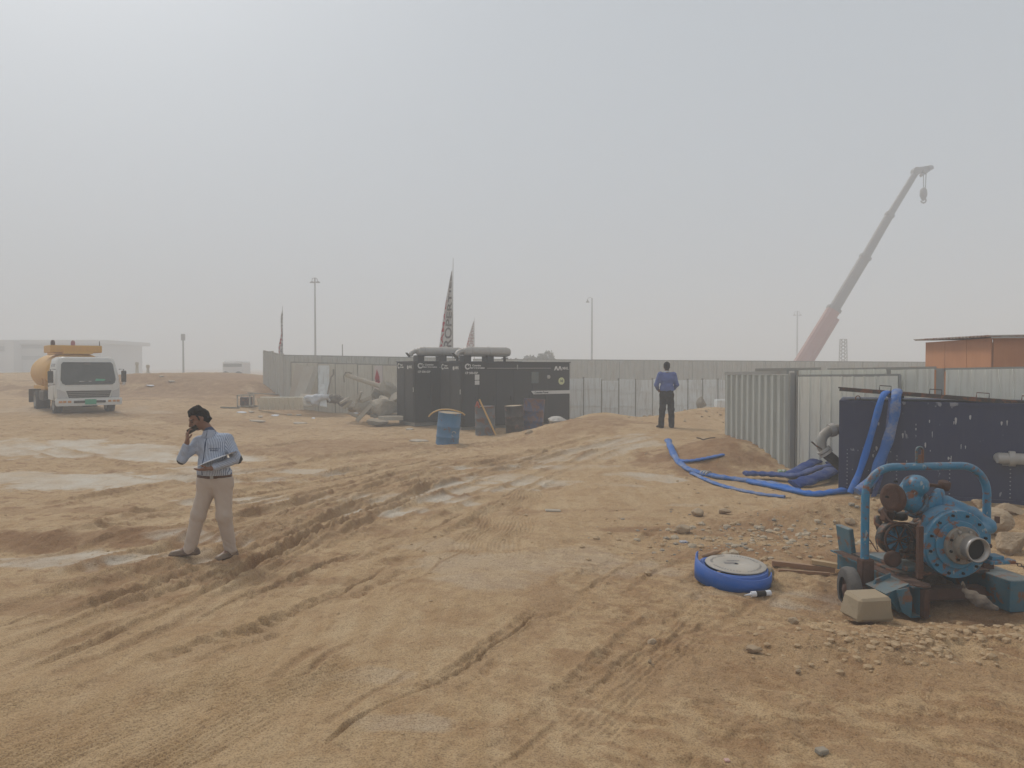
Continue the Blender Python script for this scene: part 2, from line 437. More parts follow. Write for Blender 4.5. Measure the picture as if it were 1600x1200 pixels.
GC = dict(a=(.480, .318, .165), b=(.560, .400, .228), c=(.450, .288, .140), d=(.385, .226, .102), red=(.285, .150, .064),
          pale=(.585, .520, .42), dark=(.12, .062, .028), light=(.70, .57, .41))

# ------------------------------------------------------------------ ground sheet
def build_ground():
    th = np.concatenate([np.linspace(-180, -62, 30)[:-1], np.linspace(-62, -42, 40)[:-1], np.linspace(-42, 42, 1080), np.linspace(42, 62, 40)[1:], np.linspace(62, 180, 30)[1:-1]])
    r = np.concatenate([np.geomspace(.2, 2.6, 40)[:-1], np.geomspace(2.6, 62, 900), np.geomspace(62, 3500, 80)[1:]])
    nt, nr = len(th), len(r)
    T, Rr = np.meshgrid(np.radians(th), r, indexing='ij')
    x, y = Rr * np.sin(T), Rr * np.cos(T)
    z, pale, red, ch = terrain(x.ravel(), y.ravel())
    co = np.stack([x.ravel(), y.ravel(), z], 1).astype(np.float32)
    co = np.vstack([co, [[0, 0, 0]]]).astype(np.float32)
    i, j = np.meshgrid(np.arange(nt), np.arange(nr - 1), indexing='ij')
    i2 = (i + 1) % nt
    q = np.stack([i * nr + j, i * nr + j + 1, i2 * nr + j + 1, i2 * nr + j], -1).reshape(-1, 4)
    me = bpy.data.meshes.new('ground')
    nf = len(q)
    tri = np.stack([np.full(nt, len(co) - 1), np.arange(nt) * nr, ((np.arange(nt) + 1) % nt) * nr], 1)
    me.vertices.add(len(co)); me.vertices.foreach_set('co', co.ravel())
    me.loops.add(nf * 4 + nt * 3)
    me.loops.foreach_set('vertex_index', np.concatenate([q.ravel(), tri.ravel()]).astype(np.int32))
    me.polygons.add(nf + nt)
    me.polygons.foreach_set('loop_start', np.concatenate([np.arange(nf) * 4, nf * 4 + np.arange(nt) * 3]).astype(np.int32))
    me.polygons.foreach_set('use_smooth', np.ones(nf + nt, dtype=bool))
    me.update(calc_edges=True)
    ca = me.color_attributes.new('soil', 'FLOAT_COLOR', 'POINT')
    col = np.ones((len(co), 4), dtype=np.float32)
    col[:-1, 0] = pale; col[:-1, 1] = red; col[:-1, 2] = ch
    ca.data.foreach_set('color', col.ravel())
    o = bpy.data.objects.new('ground', me); C.objects.link(o)
    o['kind'] = 'structure'
    me.materials.append(ground_material())
    return o
build_ground()
def gz(x, y):
    return float(terrain(np.array([x]), np.array([y]))[0][0])

def build_haze():
    m = bpy.data.materials.new('haze'); m.use_nodes = True
    N, L = m.node_tree.nodes, m.node_tree.links
    N.clear()
    out = N.new('ShaderNodeOutputMaterial'); v = N.new('ShaderNodeVolumePrincipled')
    v.inputs['Color'].default_value = HAZE_COL
    v.inputs['Density'].default_value = HAZE_D
    v.inputs['Anisotropy'].default_value = 0.0
    L.new(v.outputs[0], out.inputs['Volume'])
    me = bpy.data.meshes.new('haze')
    x0, x1, y0, y1, z0, z1 = -3600, 3600, -3600, 3600, -1.5, 27
    vs = [(x, y, z) for z in (z0, z1) for y in (y0, y1) for x in (x0, x1)]
    me.from_pydata(vs, [], [(0,2,3,1),(4,5,7,6),(0,1,5,4),(2,6,7,3),(0,4,6,2),(1,3,7,5)])
    me.materials.append(m)
    o = bpy.data.objects.new('haze', me); C.objects.link(o); o['kind'] = 'stuff'
    o['label'] = 'thin pale dust haze hanging over the whole sandy site'
HAZE_COL = (.920, .953, .982, 1)
HAZE_D = 0.0084
build_haze()
# ------------------------------------------------------------------ mesh building helpers
class MB:
    """collects shapes into one mesh"""
    def __init__(s): s.v = []; s.f = []; s.sm = []; s.mi = []; s.cur = 0
    def add(s, vs, fs, smooth=False, M=None):
        n = len(s.v)
        for p in vs:
            p = Vector(p)
            s.v.append(tuple(M @ p) if M is not None else tuple(p))
        for f in fs: s.f.append(tuple(n + k for k in f)); s.sm.append(smooth); s.mi.append(s.cur)
        return s
    def box(s, c, d, rot=None, M=None, bev=0.0):
        x, y, z = d[0] / 2, d[1] / 2, d[2] / 2
        T = Matrix.Translation(Vector(c)) @ (Euler(rot).to_matrix().to_4x4() if rot else Matrix.Identity(4))
        if M is not None: T = M @ T
        if bev <= 0 or bev >= min(x, y, z):
            vs = [(a*x, b*y, e*z) for e in (-1, 1) for b in (-1, 1) for a in (-1, 1)]
            return s.add(vs, [(0,2,3,1),(4,5,7,6),(0,1,5,4),(2,6,7,3),(0,4,6,2),(1,3,7,5)], False, T)
        vs = []; idx = {}
        for sx in (-1, 1):
            for sy in (-1, 1):
                for sz in (-1, 1):
                    for ax in range(3):
                        q = [sx*(x-bev), sy*(y-bev), sz*(z-bev)]
                        q[ax] += (sx, sy, sz)[ax] * bev
                        idx[(sx, sy, sz, ax)] = len(vs); vs.append(tuple(q))
        fs = []
        for ax in range(3):
            o1, o2 = [(1, 2), (0, 2), (0, 1)][ax]
            for sg in (-1, 1):
                def k(a, b):
                    t = [0, 0, 0]; t[ax] = sg; t[o1] = a; t[o2] = b
                    return idx[(*t, ax)]
                fs.append((k(-1,-1), k(1,-1), k(1,1), k(-1,1)))
        for ax in range(3):          # edge chamfers parallel to ax
            o1, o2 = [(1, 2), (0, 2), (0, 1)][ax]
            for a in (-1, 1):
                for b in (-1, 1):
                    def k(e, which):
                        t = [0, 0, 0]; t[ax] = e; t[o1] = a; t[o2] = b
                        return idx[(*t, which)]
                    fs.append((k(-1, o1), k(1, o1), k(1, o2), k(-1, o2)))
        for sx in (-1, 1):
            for sy in (-1, 1):
                for sz in (-1, 1):
                    fs.append(tuple(idx[(sx, sy, sz, q)] for q in range(3)))
        return s.add(vs, fs, False, T)
    def ring(s, c, u, w, r, n, r2=None):
        r2 = r if r2 is None else r2
        return [tuple(Vector(c) + u * (r * math.cos(2*math.pi*k/n)) + w * (r2 * math.sin(2*math.pi*k/n))) for k in range(n)]
    def cyl(s, a, b, r0, r1=None, n=20, caps=True, M=None, smooth=True):
        a, b = Vector(a), Vector(b); r1 = r0 if r1 is None else r1
        d = (b - a).normalized(); u = d.orthogonal().normalized(); w = d.cross(u)
        vs = s.ring(a, u, w, r0, n) + s.ring(b, u, w, r1, n)
        s.add(vs, [(k, (k+1) % n, n+(k+1) % n, n+k) for k in range(n)], smooth, M)
        if caps:
            s.add(vs[:n], [tuple(reversed(range(n)))], False, M); s.add(vs[n:], [tuple(range(n))], False, M)
        return s
    def lathe(s, prof, a, d, n=28, M=None, smooth=True, caps=True):
        """prof: (distance along axis, radius) list; a origin, d axis"""
        a, d = Vector(a), Vector(d).normalized(); u = d.orthogonal().normalized(); w = d.cross(u)
        vs = []
        for t, r in prof: vs += s.ring(a + d * t, u, w, r, n)
        fs = []
        for i in range(len(prof) - 1):
            for k in range(n): fs.append((i*n+k, i*n+(k+1) % n, (i+1)*n+(k+1) % n, (i+1)*n+k))
        s.add(vs, fs, smooth, M)
        if caps:
            s.add(vs[:n], [tuple(reversed(range(n)))], False, M); s.add(vs[-n:], [tuple(range(n))], False, M)
        return s
    def tube(s, pts, rad, n=12, M=None, flat=None, caps=True, closed=False):
        """rad: number or list; flat: list of (w,h) multipliers for flattened hose with up=z"""
        pts = [Vector(p) for p in pts]; m = len(pts)
        rr = rad if isinstance(rad, (list, tuple)) else [rad] * m
        vs = []; prev = None
        for i, p in enumerate(pts):
            d = (pts[min(i+1, m-1)] - pts[max(i-1, 0)])
            if d.length < 1e-9: d = Vector((0, 0, 1))
            d.normalize()
            if prev is None:
                u = d.cross(Vector((0, 0, 1)))
                if u.length < .1: u = d.orthogonal()
            else:
                u = prev - d * prev.dot(d)
            u.normalize(); prev = u; w = u.cross(d)
            fx, fz = (flat[i] if flat else (1, 1))
            for k in range(n):
                t = 2*math.pi*k/n
                vs.append(tuple(p + u * (rr[i]*fx*math.cos(t)) + w * (rr[i]*fz*math.sin(t))))
        fs = [(i*n+k, i*n+(k+1) % n, (i+1)*n+(k+1) % n, (i+1)*n+k) for i in range(m-1) for k in range(n)]
        s.add(vs, fs, True, M)
        if caps:
            s.add(vs[:n], [tuple(reversed(range(n)))], False, M); s.add(vs[-n:], [tuple(range(n))], False, M)
        return s
    def prism(s, outline, vec, M=None, smooth=False):
        """closed 3D outline extruded by vec"""
        n = len(outline); v2 = Vector(vec)
        a = [tuple(Vector(p)) for p in outline]; b = [tuple(Vector(p) + v2) for p in outline]
        s.add(a + b, [(k, (k+1) % n, n+(k+1) % n, n+k) for k in range(n)] + [tuple(reversed(range(n))), tuple(range(n, 2*n))], smooth, M)
        return s
    def build(s, name, mat, parent=None, loc=None, rz=None, rot=None, fix=True):
        me = bpy.data.meshes.new(name)
        me.from_pydata(s.v, [], s.f)
        me.polygons.foreach_set('use_smooth', s.sm)
        me.polygons.foreach_set('material_index', s.mi)
        if fix:
            import bmesh
            bm = bmesh.new(); bm.from_mesh(me)
            bmesh.ops.recalc_face_normals(bm, faces=bm.faces)
            bm.to_mesh(me); bm.free()
        for q in (mat if isinstance(mat, (list, tuple)) else [mat]): me.materials.append(q)
        me.update()
        return link(name, me, parent, loc, rz, rot)
def link(name, me, parent=None, loc=None, rz=None, rot=None):
    o = bpy.data.objects.new(name, me); C.objects.link(o)
    if parent: o.parent = parent
    if loc is not None: o.location = loc
    if rz is not None: o.rotation_euler = (0, 0, rz)
    if rot is not None: o.rotation_euler = rot
    return o
def tag(o, label, cat=None, group=None, kind=None):
    if label: o['label'] = label
    if cat: o['category'] = cat
    if group: o['group'] = group
    if kind: o['kind'] = kind
    return o
def thing(name, label, cat, loc, rz=0.0, group=None, rot=None):
    o = bpy.data.objects.new(name, None); C.objects.link(o)
    o.empty_display_size = .2
    o.location = loc; o.rotation_euler = rot if rot else (0, 0, rz)
    return tag(o, label, cat, group)
def kids(o): return [c for c in bpy.data.objects if c.parent == o]
def copy_tree(o, parent=None):
    c = o.copy(); C.objects.link(c); c.parent = parent
    for ch in kids(o): copy_tree(ch, c)
    return c

# ---- writing: a text outline turned into a thin mesh
def text_mb(txt, size, thick=.004, spacing=1.0, bold=0.0, shear=0.0, align='CENTER'):
    cu = bpy.data.curves.new('t', 'FONT'); cu.body = txt; cu.size = size; cu.extrude = thick / 2
    cu.space_character = spacing; cu.offset = bold; cu.shear = shear; cu.align_x = align; cu.align_y = 'CENTER'
    o = bpy.data.objects.new('t', cu); C.objects.link(o)
    dg = bpy.context.evaluated_depsgraph_get()
    me = bpy.data.meshes.new_from_object(o.evaluated_get(dg))
    vs = [tuple(v.co) for v in me.vertices]; fs = [tuple(p.vertices) for p in me.polygons]
    bpy.data.objects.remove(o); bpy.data.curves.remove(cu); bpy.data.meshes.remove(me)
    return vs, fs

# ---- smooth implicit surfaces -> one continuous mesh
class SDF:
    def __init__(s, res, k=.02): s.p = []; s.res = res; s.k = k; s.disp = None; s.cut = None
    def cone(s, a, b, ra, rb=None, sc=(1, 1, 1), k=None):
        s.p.append(('c', np.array(a, float), np.array(b, float), ra, ra if rb is None else rb, np.array(sc, float), k)); return s
    def path(s, pts, rads, sc=(1, 1, 1), k=None):
        for i in range(len(pts) - 1): s.cone(pts[i], pts[i+1], rads[i], rads[i+1], sc, k)
        return s
    def ell(s, c, r, rot=None, k=None, sub=False):
        Rm = np.array(Euler(rot).to_matrix()) if rot else np.eye(3)
        s.p.append(('s' if sub else 'e', np.array(c, float), np.array(r, float), Rm, k)); return s
    def dist(s, q, p):
        if p[0] == 'c':
            a, b, ra, rb, sc = p[1:6]
            qq, aa, bb = q / sc, a / sc, b / sc
            ba = bb - aa
            t = np.clip(((qq - aa) @ ba) / max(ba @ ba, 1e-12), 0, 1)
            return (np.linalg.norm(qq - aa - t[:, None] * ba, axis=1) - (ra + (rb - ra) * t)) * sc.min()
        c, r, Rm = p[1:4]
        l = (q - c) @ Rm
        n = np.linalg.norm(l / r, axis=1); g = np.linalg.norm(l / (r * r), axis=1)
        return n * (n - 1) / np.maximum(g, 1e-9)
    def bounds(s, p):
        if p[0] == 'c':
            m = max(p[3], p[4]) * p[5].max()
            return np.minimum(p[1], p[2]) - m, np.maximum(p[1], p[2]) + m
        m = p[2].max(); return p[1] - m, p[1] + m
    def mesh(s):
        lo = np.min([s.bounds(p)[0] for p in s.p if p[0] != 's'], 0) - s.res * 3 - .02
        hi = np.max([s.bounds(p)[1] for p in s.p if p[0] != 's'], 0) + s.res * 3 + .02
        n = np.ceil((hi - lo) / s.res).astype(int) + 1
        D = np.full(n, .25, dtype=np.float64)
        for p in s.p:
            k = p[-1] if p[-1] is not None else s.k
            a, b = s.bounds(p); pad = k + s.res * 2.5
            i0 = np.maximum(((a - pad - lo) / s.res).astype(int), 0); i1 = np.minimum(((b + pad - lo) / s.res).astype(int) + 2, n)
            if (i1 <= i0).any(): continue
            ax = [lo[d] + np.arange(i0[d], i1[d]) * s.res for d in range(3)]
            g = np.stack(np.meshgrid(*ax, indexing='ij'), -1).reshape(-1, 3)
            d = s.dist(g, p).reshape(tuple(i1 - i0))
            V = D[i0[0]:i1[0], i0[1]:i1[1], i0[2]:i1[2]]
            if p[0] == 's':
                d = -d; h = np.maximum(k - np.abs(V - d), 0) / max(k, 1e-9)
                V[...] = np.maximum(V, d) + h * h * k * .25
            else:
                h = np.maximum(k - np.abs(V - d), 0) / max(k, 1e-9)
                V[...] = np.minimum(V, d) - h * h * k * .25
        if s.disp is not None:
            m = np.abs(D) < s.res * 4 + .02
            idx = np.nonzero(m)
            q = lo + np.stack(idx, 1) * s.res
            D[idx] += s.disp(q)
        if s.cut is not None:
            zz = lo[2] + np.arange(n[2]) * s.res
            D = np.maximum(D, np.maximum(s.cut[0] - zz, zz - s.cut[1])[None, None, :])
        S = D < 0
        # surface nets
        c = np.zeros(tuple(n - 1), dtype=np.int8)
        for dx in (0, 1):
            for dy in (0, 1):
                for dz in (0, 1):
                    c += S[dx:n[0]-1+dx, dy:n[1]-1+dy, dz:n[2]-1+dz]
        act = (c > 0) & (c < 8)
        ids = np.full(act.shape, -1, dtype=np.int64); ci = np.argwhere(act); ids[act] = np.arange(len(ci))
        acc = np.zeros((len(ci), 3)); cnt = np.zeros(len(ci))
        cor = [(a, b, e) for a in (0, 1) for b in (0, 1) for e in (0, 1)]
        for a in cor:
            for ax in range(3):
                if a[ax] == 1: continue
                b = list(a); b[ax] = 1
                ia = ci + a; ib = ci + b
                va = D[ia[:, 0], ia[:, 1], ia[:, 2]]; vb = D[ib[:, 0], ib[:, 1], ib[:, 2]]
                m = (va < 0) != (vb < 0)
                t = np.where(m, va / np.where(m, va - vb, 1), 0)
                pt = np.array(a) + np.array(b) * 0.0
                q = np.tile(np.array(a, float), (len(ci), 1)); q[:, ax] += t
                acc[m] += q[m]; cnt[m] += 1
        vert = lo + (ci + acc / np.maximum(cnt, 1)[:, None]) * s.res
        faces = []
        for ax in range(3):
            o1, o2 = (ax + 1) % 3, (ax + 2) % 3
            sl0 = [slice(None)] * 3; sl1 = [slice(None)] * 3
            sl0[ax] = slice(0, n[ax] - 1); sl1[ax] = slice(1, n[ax])
            A, B = S[tuple(sl0)], S[tuple(sl1)]
            e = np.argwhere(A != B)
            e = e[(e[:, o1] > 0) & (e[:, o2] > 0) & (e[:, o1] < n[o1] - 1) & (e[:, o2] < n[o2] - 1)]
            if len(e) == 0: continue
            fl = A[e[:, 0], e[:, 1], e[:, 2]]
            def at(d1, d2):
                q = e.copy(); q[:, o1] += d1; q[:, o2] += d2
                return ids[q[:, 0], q[:, 1], q[:, 2]]
            q = np.stack([at(-1, -1), at(0, -1), at(0, 0), at(-1, 0)], 1)
            q = np.where(fl[:, None], q, q[:, ::-1])
            faces.append(q)
        F = np.vstack(faces); F = F[(F >= 0).all(1)]
        return vert, F
    def build(s, name, mat, parent=None, loc=None, attr=None, mats=None, pick=None):
        v, F = s.mesh()
        me = bpy.data.meshes.new(name)
        me.vertices.add(len(v)); me.vertices.foreach_set('co', v.astype(np.float32).ravel())
        me.loops.add(len(F) * 4); me.loops.foreach_set('vertex_index', F.astype(np.int32).ravel())
        me.polygons.add(len(F)); me.polygons.foreach_set('loop_start', (np.arange(len(F)) * 4).astype(np.int32))
        me.polygons.foreach_set('use_smooth', np.ones(len(F), dtype=bool))
        me.update(calc_edges=True)
        if attr:
            a = me.attributes.new('coat', 'FLOAT_VECTOR', 'POINT')
            a.data.foreach_set('vector', attr(v).astype(np.float32).ravel())
        if mats:
            for m in mats: me.materials.append(m)
            cen = v[F].mean(1)
            me.polygons.foreach_set('material_index', pick(cen).astype(np.int32))
        elif mat: me.materials.append(mat)
        return link(name, me, parent, loc)

def rock_mb(c, size, seed, rough=.35, flat=1.0, sub=3, sharp=True, np_=14, lo=.62):
    """angular boulder from random cutting planes"""
    rnd = random.Random(seed)
    planes = []
    for k in range(np_):
        d = Vector((rnd.gauss(0, 1), rnd.gauss(0, 1), rnd.gauss(0, 1))).normalized()
        planes.append((d, rnd.uniform(lo, 1.0)))
    import bmesh
    bm = bmesh.new(); bmesh.ops.create_icosphere(bm, subdivisions=sub, radius=1.0)
    vs = []
    for v in bm.verts:
        d = v.co.normalized(); t = 1.0
        for pd, ps in planes:
            q = d.dot(pd)
            if q > 1e-3: t = min(t, ps / q)
        t *= 1 + rough * .12 * rnd.uniform(-1, 1)
        vs.append((d.x * t * size[0] + c[0], d.y * t * size[1] + c[1], d.z * t * size[2] * flat + c[2]))
    fs = [tuple(v.index for v in f.verts) for f in bm.faces]
    bm.free()
    return vs, fs
# ================================================================== hoardings of corrugated sheet
def sheet_mb(p0, p1, z0, z1, pitch=.19, dep=.035, rib=.25, t=.004, lean=0.0, wob=0.0, seed=0):
    """ribbed steel sheet standing from p0 to p1 (xy); z0/z1 numbers or (start,end)"""
    mb = MB(); p0, p1 = Vector((*p0, 0)), Vector((*p1, 0)); L = (p1 - p0).length; d = (p1 - p0) / L; n = Vector((d.y, -d.x, 0))
    if n.y > 0: n = -n
    z0 = z0 if isinstance(z0, tuple) else (z0, z0); z1 = z1 if isinstance(z1, tuple) else (z1, z1)
    prof = []; s = 0.0
    while s < L - 1e-6:
        a = pitch * rib * .5
        for q, h in ((0, 0), (a * .5, dep), (a * 1.5, dep), (a * 2.0, 0), (pitch - .001, 0)):
            if s + q <= L: prof.append((s + q, h))
        s += pitch
    if prof[-1][0] < L: prof.append((L, 0))
    rnd = random.Random(seed)
    ph = rnd.uniform(0, 9); rows = 5
    def sheet(off):
        vs = []
        for i in range(rows):
            f = i / (rows - 1)
            for (q, h) in prof:
                u = q / L
                z = (z0[0] + (z0[1] - z0[0]) * u) * (1 - f) + (z1[0] + (z1[1] - z1[0]) * u) * f
                w = wob * math.sin(ph + q * 2.1 + f * 3) * (.3 + f)
                p = p0 + d * q + n * (h + off + w + lean * f)
                vs.append((p.x, p.y, z))
        return vs
    m = len(prof); A, B = sheet(0), sheet(-t)
    fs = [(i*m+k, i*m+k+1, (i+1)*m+k+1, (i+1)*m+k) for i in range(rows-1) for k in range(m-1)]
    mb.add(A, fs); mb.add(B, [tuple(reversed(f)) for f in fs])
    # rims
    top = [(rows-1)*m + k for k in range(m)]
    mb.add([A[k] for k in top] + [B[k] for k in top], [(k, k+1, m+k+1, m+k) for k in range(m-1)])
    mb.add([A[i*m] for i in range(rows)] + [B[i*m] for i in range(rows)], [(k, k+1, rows+k+1, rows+k) for k in range(rows-1)])
    mb.add([A[i*m+m-1] for i in range(rows)] + [B[i*m+m-1] for i in range(rows)], [(k, k+1, rows+k+1, rows+k) for k in range(rows-1)])
    return mb
def bar_mb(p, q, w, h, mb=None):
    mb = mb or MB(); p, q = Vector(p), Vector(q); d = (q - p); L = d.length
    M = Matrix.Translation((p + q) / 2) @ d.to_track_quat('X', 'Z').to_matrix().to_4x4()
    return mb.box((0, 0, 0), (L, w, h), M=M)

m_grey = paint('grey green hoarding paint', (.42, .44, .41), rough=.55, dust=.15, streak=.35, scol=(.25, .24, .2), dcol=(.42, .37, .29), scale=1.2)
m_cream = paint('cream hoarding paint', (.80, .79, .70), rough=.5, dust=.12, streak=.4, scol=(.46, .42, .34), dcol=(.55, .45, .33), scale=1.2)
m_galv = paint('galvanised steel', (.33, .335, .32), rough=.5, metal=.35, dust=.3, scale=4)
m_far_pan = paint('pale board hoarding', (.58, .56, .48), rough=.8, dust=.4, streak=.45, scol=(.32, .29, .23), scale=.5, dcol=(.45, .36, .25))
m_far_up = paint('grey sheet hoarding', (.50, .50, .46), rough=.8, dust=.3, streak=.3, scol=(.25, .24, .2), scale=.5)  # grey lightened toward the haze colour, so some distance fade is painted

A0 = (5.25, 18.0); B0 = (5.60, 14.95); B1 = (5.73, 14.9)
dF = Vector((.788, -.616))
def fl(t, off=0.0): return (B1[0] + dF.x * t + .616 * off, B1[1] + dF.y * t + .788 * off)
f1 = thing('hoarding_fence', 'grey green corrugated steel fence half buried in the red sand heap', 'fence', (*A0, 0))
I = Matrix.Translation((-A0[0], -A0[1], 0))
def addp(mb, name, mat, root, **k):
    """parts are modelled in world space and moved into the frame of their thing"""
    o = mb.build(name, mat, root)
    o.matrix_parent_inverse = Matrix.Identity(4)
    inv = Matrix.Translation(root.location) @ root.rotation_euler.to_matrix().to_4x4()
    o.data.transform(inv.inverted()); return o
addp(sheet_mb(A0, B0, -.15, (1.90, 1.93), .30, .055, .45, seed=3), 'sheet_panel', m_grey, f1)
addp(bar_mb((A0[0]-.03, A0[1]+.06, 1.93), (B0[0]-.0, B0[1]+.06, 1.985), .05, .07), 'top_rail', m_galv, f1)
for q in ((A0[0]+.01, A0[1]+.08), ):
    addp(MB().box((q[0], q[1], .9), (.07, .07, 2.15)), 'post', m_galv, f1)
addp(MB().box((B0[0] + .05, B0[1]-.02, .93), (.10, .10, 2.1)), 'post', m_galv, f1)

f2 = thing('hoarding_gate', 'cream corrugated steel gate leaf standing behind the navy tank', 'gate', (*B1, 0))
addp(sheet_mb(fl(.06, -.08), fl(1.86, -.08), .02, (1.90, 1.93), .2, .03, .22, lean=.0, wob=.008, seed=5), 'sheet_panel', m_cream, f2)
fr = MB()
bar_mb((*fl(.02, -.05), 1.915), (*fl(1.90, -.05), 1.945), .045, .045, fr)
bar_mb((*fl(1.88, -.05), .0), (*fl(1.88, -.05), 1.95), .05, .05, fr)
bar_mb((*fl(.04, -.05), .0), (*fl(.04, -.05), 1.93), .05, .05, fr)
bar_mb((*fl(.02, -.05), .02), (*fl(1.90, -.05), .02), .04, .05, fr)
addp(fr, 'frame', m_galv, f2)
f3 = thing('hoarding_fence', 'long cream corrugated steel fence running behind the navy tank towards the plywood shed', 'fence', (*fl(0, .2), 0))
for a, b, sd in ((-.0, 1.62, 1), (1.70, 2.42, 2), (2.60, 4.9, 3), (4.98, 7.3, 4), (7.38, 9.7, 5)):
    addp(sheet_mb(fl(a, .14), fl(b, .14), -.1, (2.03 + .005 * a, 2.04 + .01 * b), .2, .03, .22, wob=.006, seed=sd), 'sheet_panel', m_cream, f3)
for t in (-.05, 1.66, 2.51, 4.94, 7.34):
    w = .12 if abs(t - 2.51) < .1 else .06
    addp(MB().box((*fl(t, .18), .98), (w, .08, 2.12 if w < .1 else 2.18), rot=(0, 0, math.atan2(dF.y, dF.x))), 'post', m_galv, f3)
for a, b in ((-.9, .42), (.55, 2.44), (2.58, 4.9), (4.98, 7.3), (7.38, 9.7)):
    addp(bar_mb((*fl(a, .20), 2.035 + .004 * a), (*fl(b, .20), 2.05 + .01 * b), .05, .06), 'top_rail', m_galv, f3)

# ================================================================== plywood shed
def ply_mat():
    m, N, L, b = M_new('orange plywood')
    tc = N.new('ShaderNodeTexCoord').outputs['Object']
    g = tex_noise(N, L, tc, 2.0, 6, .65, 1.2, (6, 6, .5)); n = tex_noise(N, L, tc, 1.1, 4)
    c = mixc(N, L, g, (.40, .165, .065), (.52, .235, .10)); c = mixc(N, L, ramp(N, L, n, [(.4, 0.0), (.7, .5)]), c, (.34, .13, .05))
    L.new(c, b.inputs['Base Color']); b.inputs['Roughness'].default_value = .75; bump(N, L, g, .2, .01, b); return m
m_ply = ply_mat()
m_zinc = paint('rusty roof sheet', (.25, .235, .22), rough=.6, metal=.2, dust=.4, rust=.4, scale=1.5)
K0, K1, K2 = Vector((11.02, 17.0)), Vector((11.30, 20.2)), Vector((15.2, 16.7))
sh = thing('plywood_shed', 'orange plywood shed with a rusty sheet roof rising behind the cream fence', 'shed', (K0.x, K0.y, 0))
nW = 3
for i in range(nW):
    a, b = K0.lerp(K1, i / nW), K0.lerp(K1, (i + 1) / nW - .006)
    addp(bar_mb((a.x, a.y, 1.35), (b.x, b.y, 1.35), .03, 2.82), 'wall_board', m_ply, sh)
for i in range(4):
    a, b = K0.lerp(K2, i / 4 + (.008 if i == 0 else 0)), K0.lerp(K2, (i + 1) / 4 - .004)
    addp(bar_mb((a.x, a.y, 1.35), (b.x, b.y, 1.35), .03, 2.82), 'wall_board', m_ply, sh)
K3 = K1 + (K2 - K0)
addp(bar_mb((K1.x, K1.y, 1.35), (K3.x, K3.y, 1.35), .03, 2.82), 'wall_board', m_ply, sh)
addp(bar_mb((K2.x, K2.y, 1.35), (K3.x, K3.y, 1.35), .03, 2.82), 'wall_board', m_ply, sh)
rf = MB()      # corrugated roof, ribs across
n = 90
def roofpt(u, v):
    p = K0.lerp(K1, v) + (K2 - K0) * u
    return p
vs = []
for k in range(n + 1):
    v = -.07 + 1.14 * k / n
    zz = 2.80 + .012 * (k % 4 in (1, 2)) * 2 + .035 * v
    for u in (-.055, 1.05):
        q = roofpt(u, v); vs.append((q.x, q.y, zz + .05 * u))
top = vs; bot = [(a, b, c - .02) for a, b, c in vs]
fs = [(2*k, 2*k+1, 2*k+3, 2*k+2) for k in range(n)]
rf.add(top, fs); rf.add(bot, fs)
rf.add(top + bot, [(2*k, 2*k+2, 2*n+2+2*k+2, 2*n+2+2*k) for k in range(n)] + [(0, 1, 2*n+3, 2*n+2)])
addp(rf, 'roof', m_zinc, sh)
q0, q1 = roofpt(-.03, -.065), roofpt(1.04, -.065)
addp(bar_mb((q0.x, q0.y, 2.78), (q1.x, q1.y, 2.82), .03, .07), 'fascia', paint('grey fascia', (.34, .34, .33), dust=.4), sh)
addp(MB().box((9.0, 16.2, 1.05), (.35, .5, 2.1), bev=.01), 'side_bin', m_ply, sh)

# ================================================================== navy tank
TA = R(26); TO = Vector((5.45, 12.3, -.02)); TL, TW, TH = 4.4, 1.6, 1.56
m_navy = paint('navy tank paint', (.004, .013, .066), rough=.5, dust=.16, streak=.18, scol=(.05, .06, .09), chips=.12, ccol=(.22, .23, .27), scale=1.3, dcol=(.10, .09, .08), bmp=.1)
m_rivet = paint('pale rivet heads', (.25, .27, .32), rough=.5, dust=.2)
m_lid = paint('dark rusty lid', (.045, .035, .03), rough=.6, dust=.3, rust=.3, dcol=(.12, .09, .06))
tk = thing('water_tank', 'navy blue steel settling tank with white paint drips and a tilted lid', 'tank', TO, -TA)
shell = MB().box((TL/2, TW/2, TH/2), (TL, TW, TH))
st = MB()
for x in (TL - .04, ): st.box((x, -.02, TH/2), (.08, .04, TH))
st.box((TL/2, -.012, TH - .03), (TL, .02, .05)); st.box((TL/2, -.012, .04), (TL, .02, .08))
st.build('rim', m_navy, tk)
rv = shell; rv.cur = 1
for x0 in (.13, .86, 1.6, 2.4):
    for k in range(10): rv.lathe([(0, .011), (.006, .009), (.009, .003)], (x0, -.001, .12 + .062 * k), (0, -1, 0), 8)
for k in range(9): rv.lathe([(0, .009), (.006, .007), (.008, .002)], (.13 + .08 * k, -.001, .74), (0, -1, 0), 8)
for k in range(9): rv.lathe([(0, .009), (.006, .007), (.008, .002)], (.13 + .08 * k, -.001, .42), (0, -1, 0), 8)
# white drips of spilled grout
rnd = random.Random(4)
dr = shell; dr.cur = 2
for k in range(30):
    x = rnd.choice([.55, .75, .95, 1.15, 1.3, 1.35, 1.6, 1.7, 1.85, 2.3]) + rnd.uniform(-.06, .06); z = rnd.uniform(.55, 1.35); w = rnd.uniform(.005, .017); h = rnd.uniform(.02, .10)
    pts = []
    for j in range(10):
        a = 2 * math.pi * j / 10
        pts.append((x + w * math.cos(a) * rnd.uniform(.7, 1.2), -.0015, z + (h if math.sin(a) < 0 else w * 1.4) * math.sin(a)))
    dr.prism(pts, (0, -.002, 0))
dr.build('tank_shell', [m_navy, m_rivet, paint('dried grout', (.42, .43, .45), rough=.8, dust=.4, dcol=(.2, .2, .22))], tk)
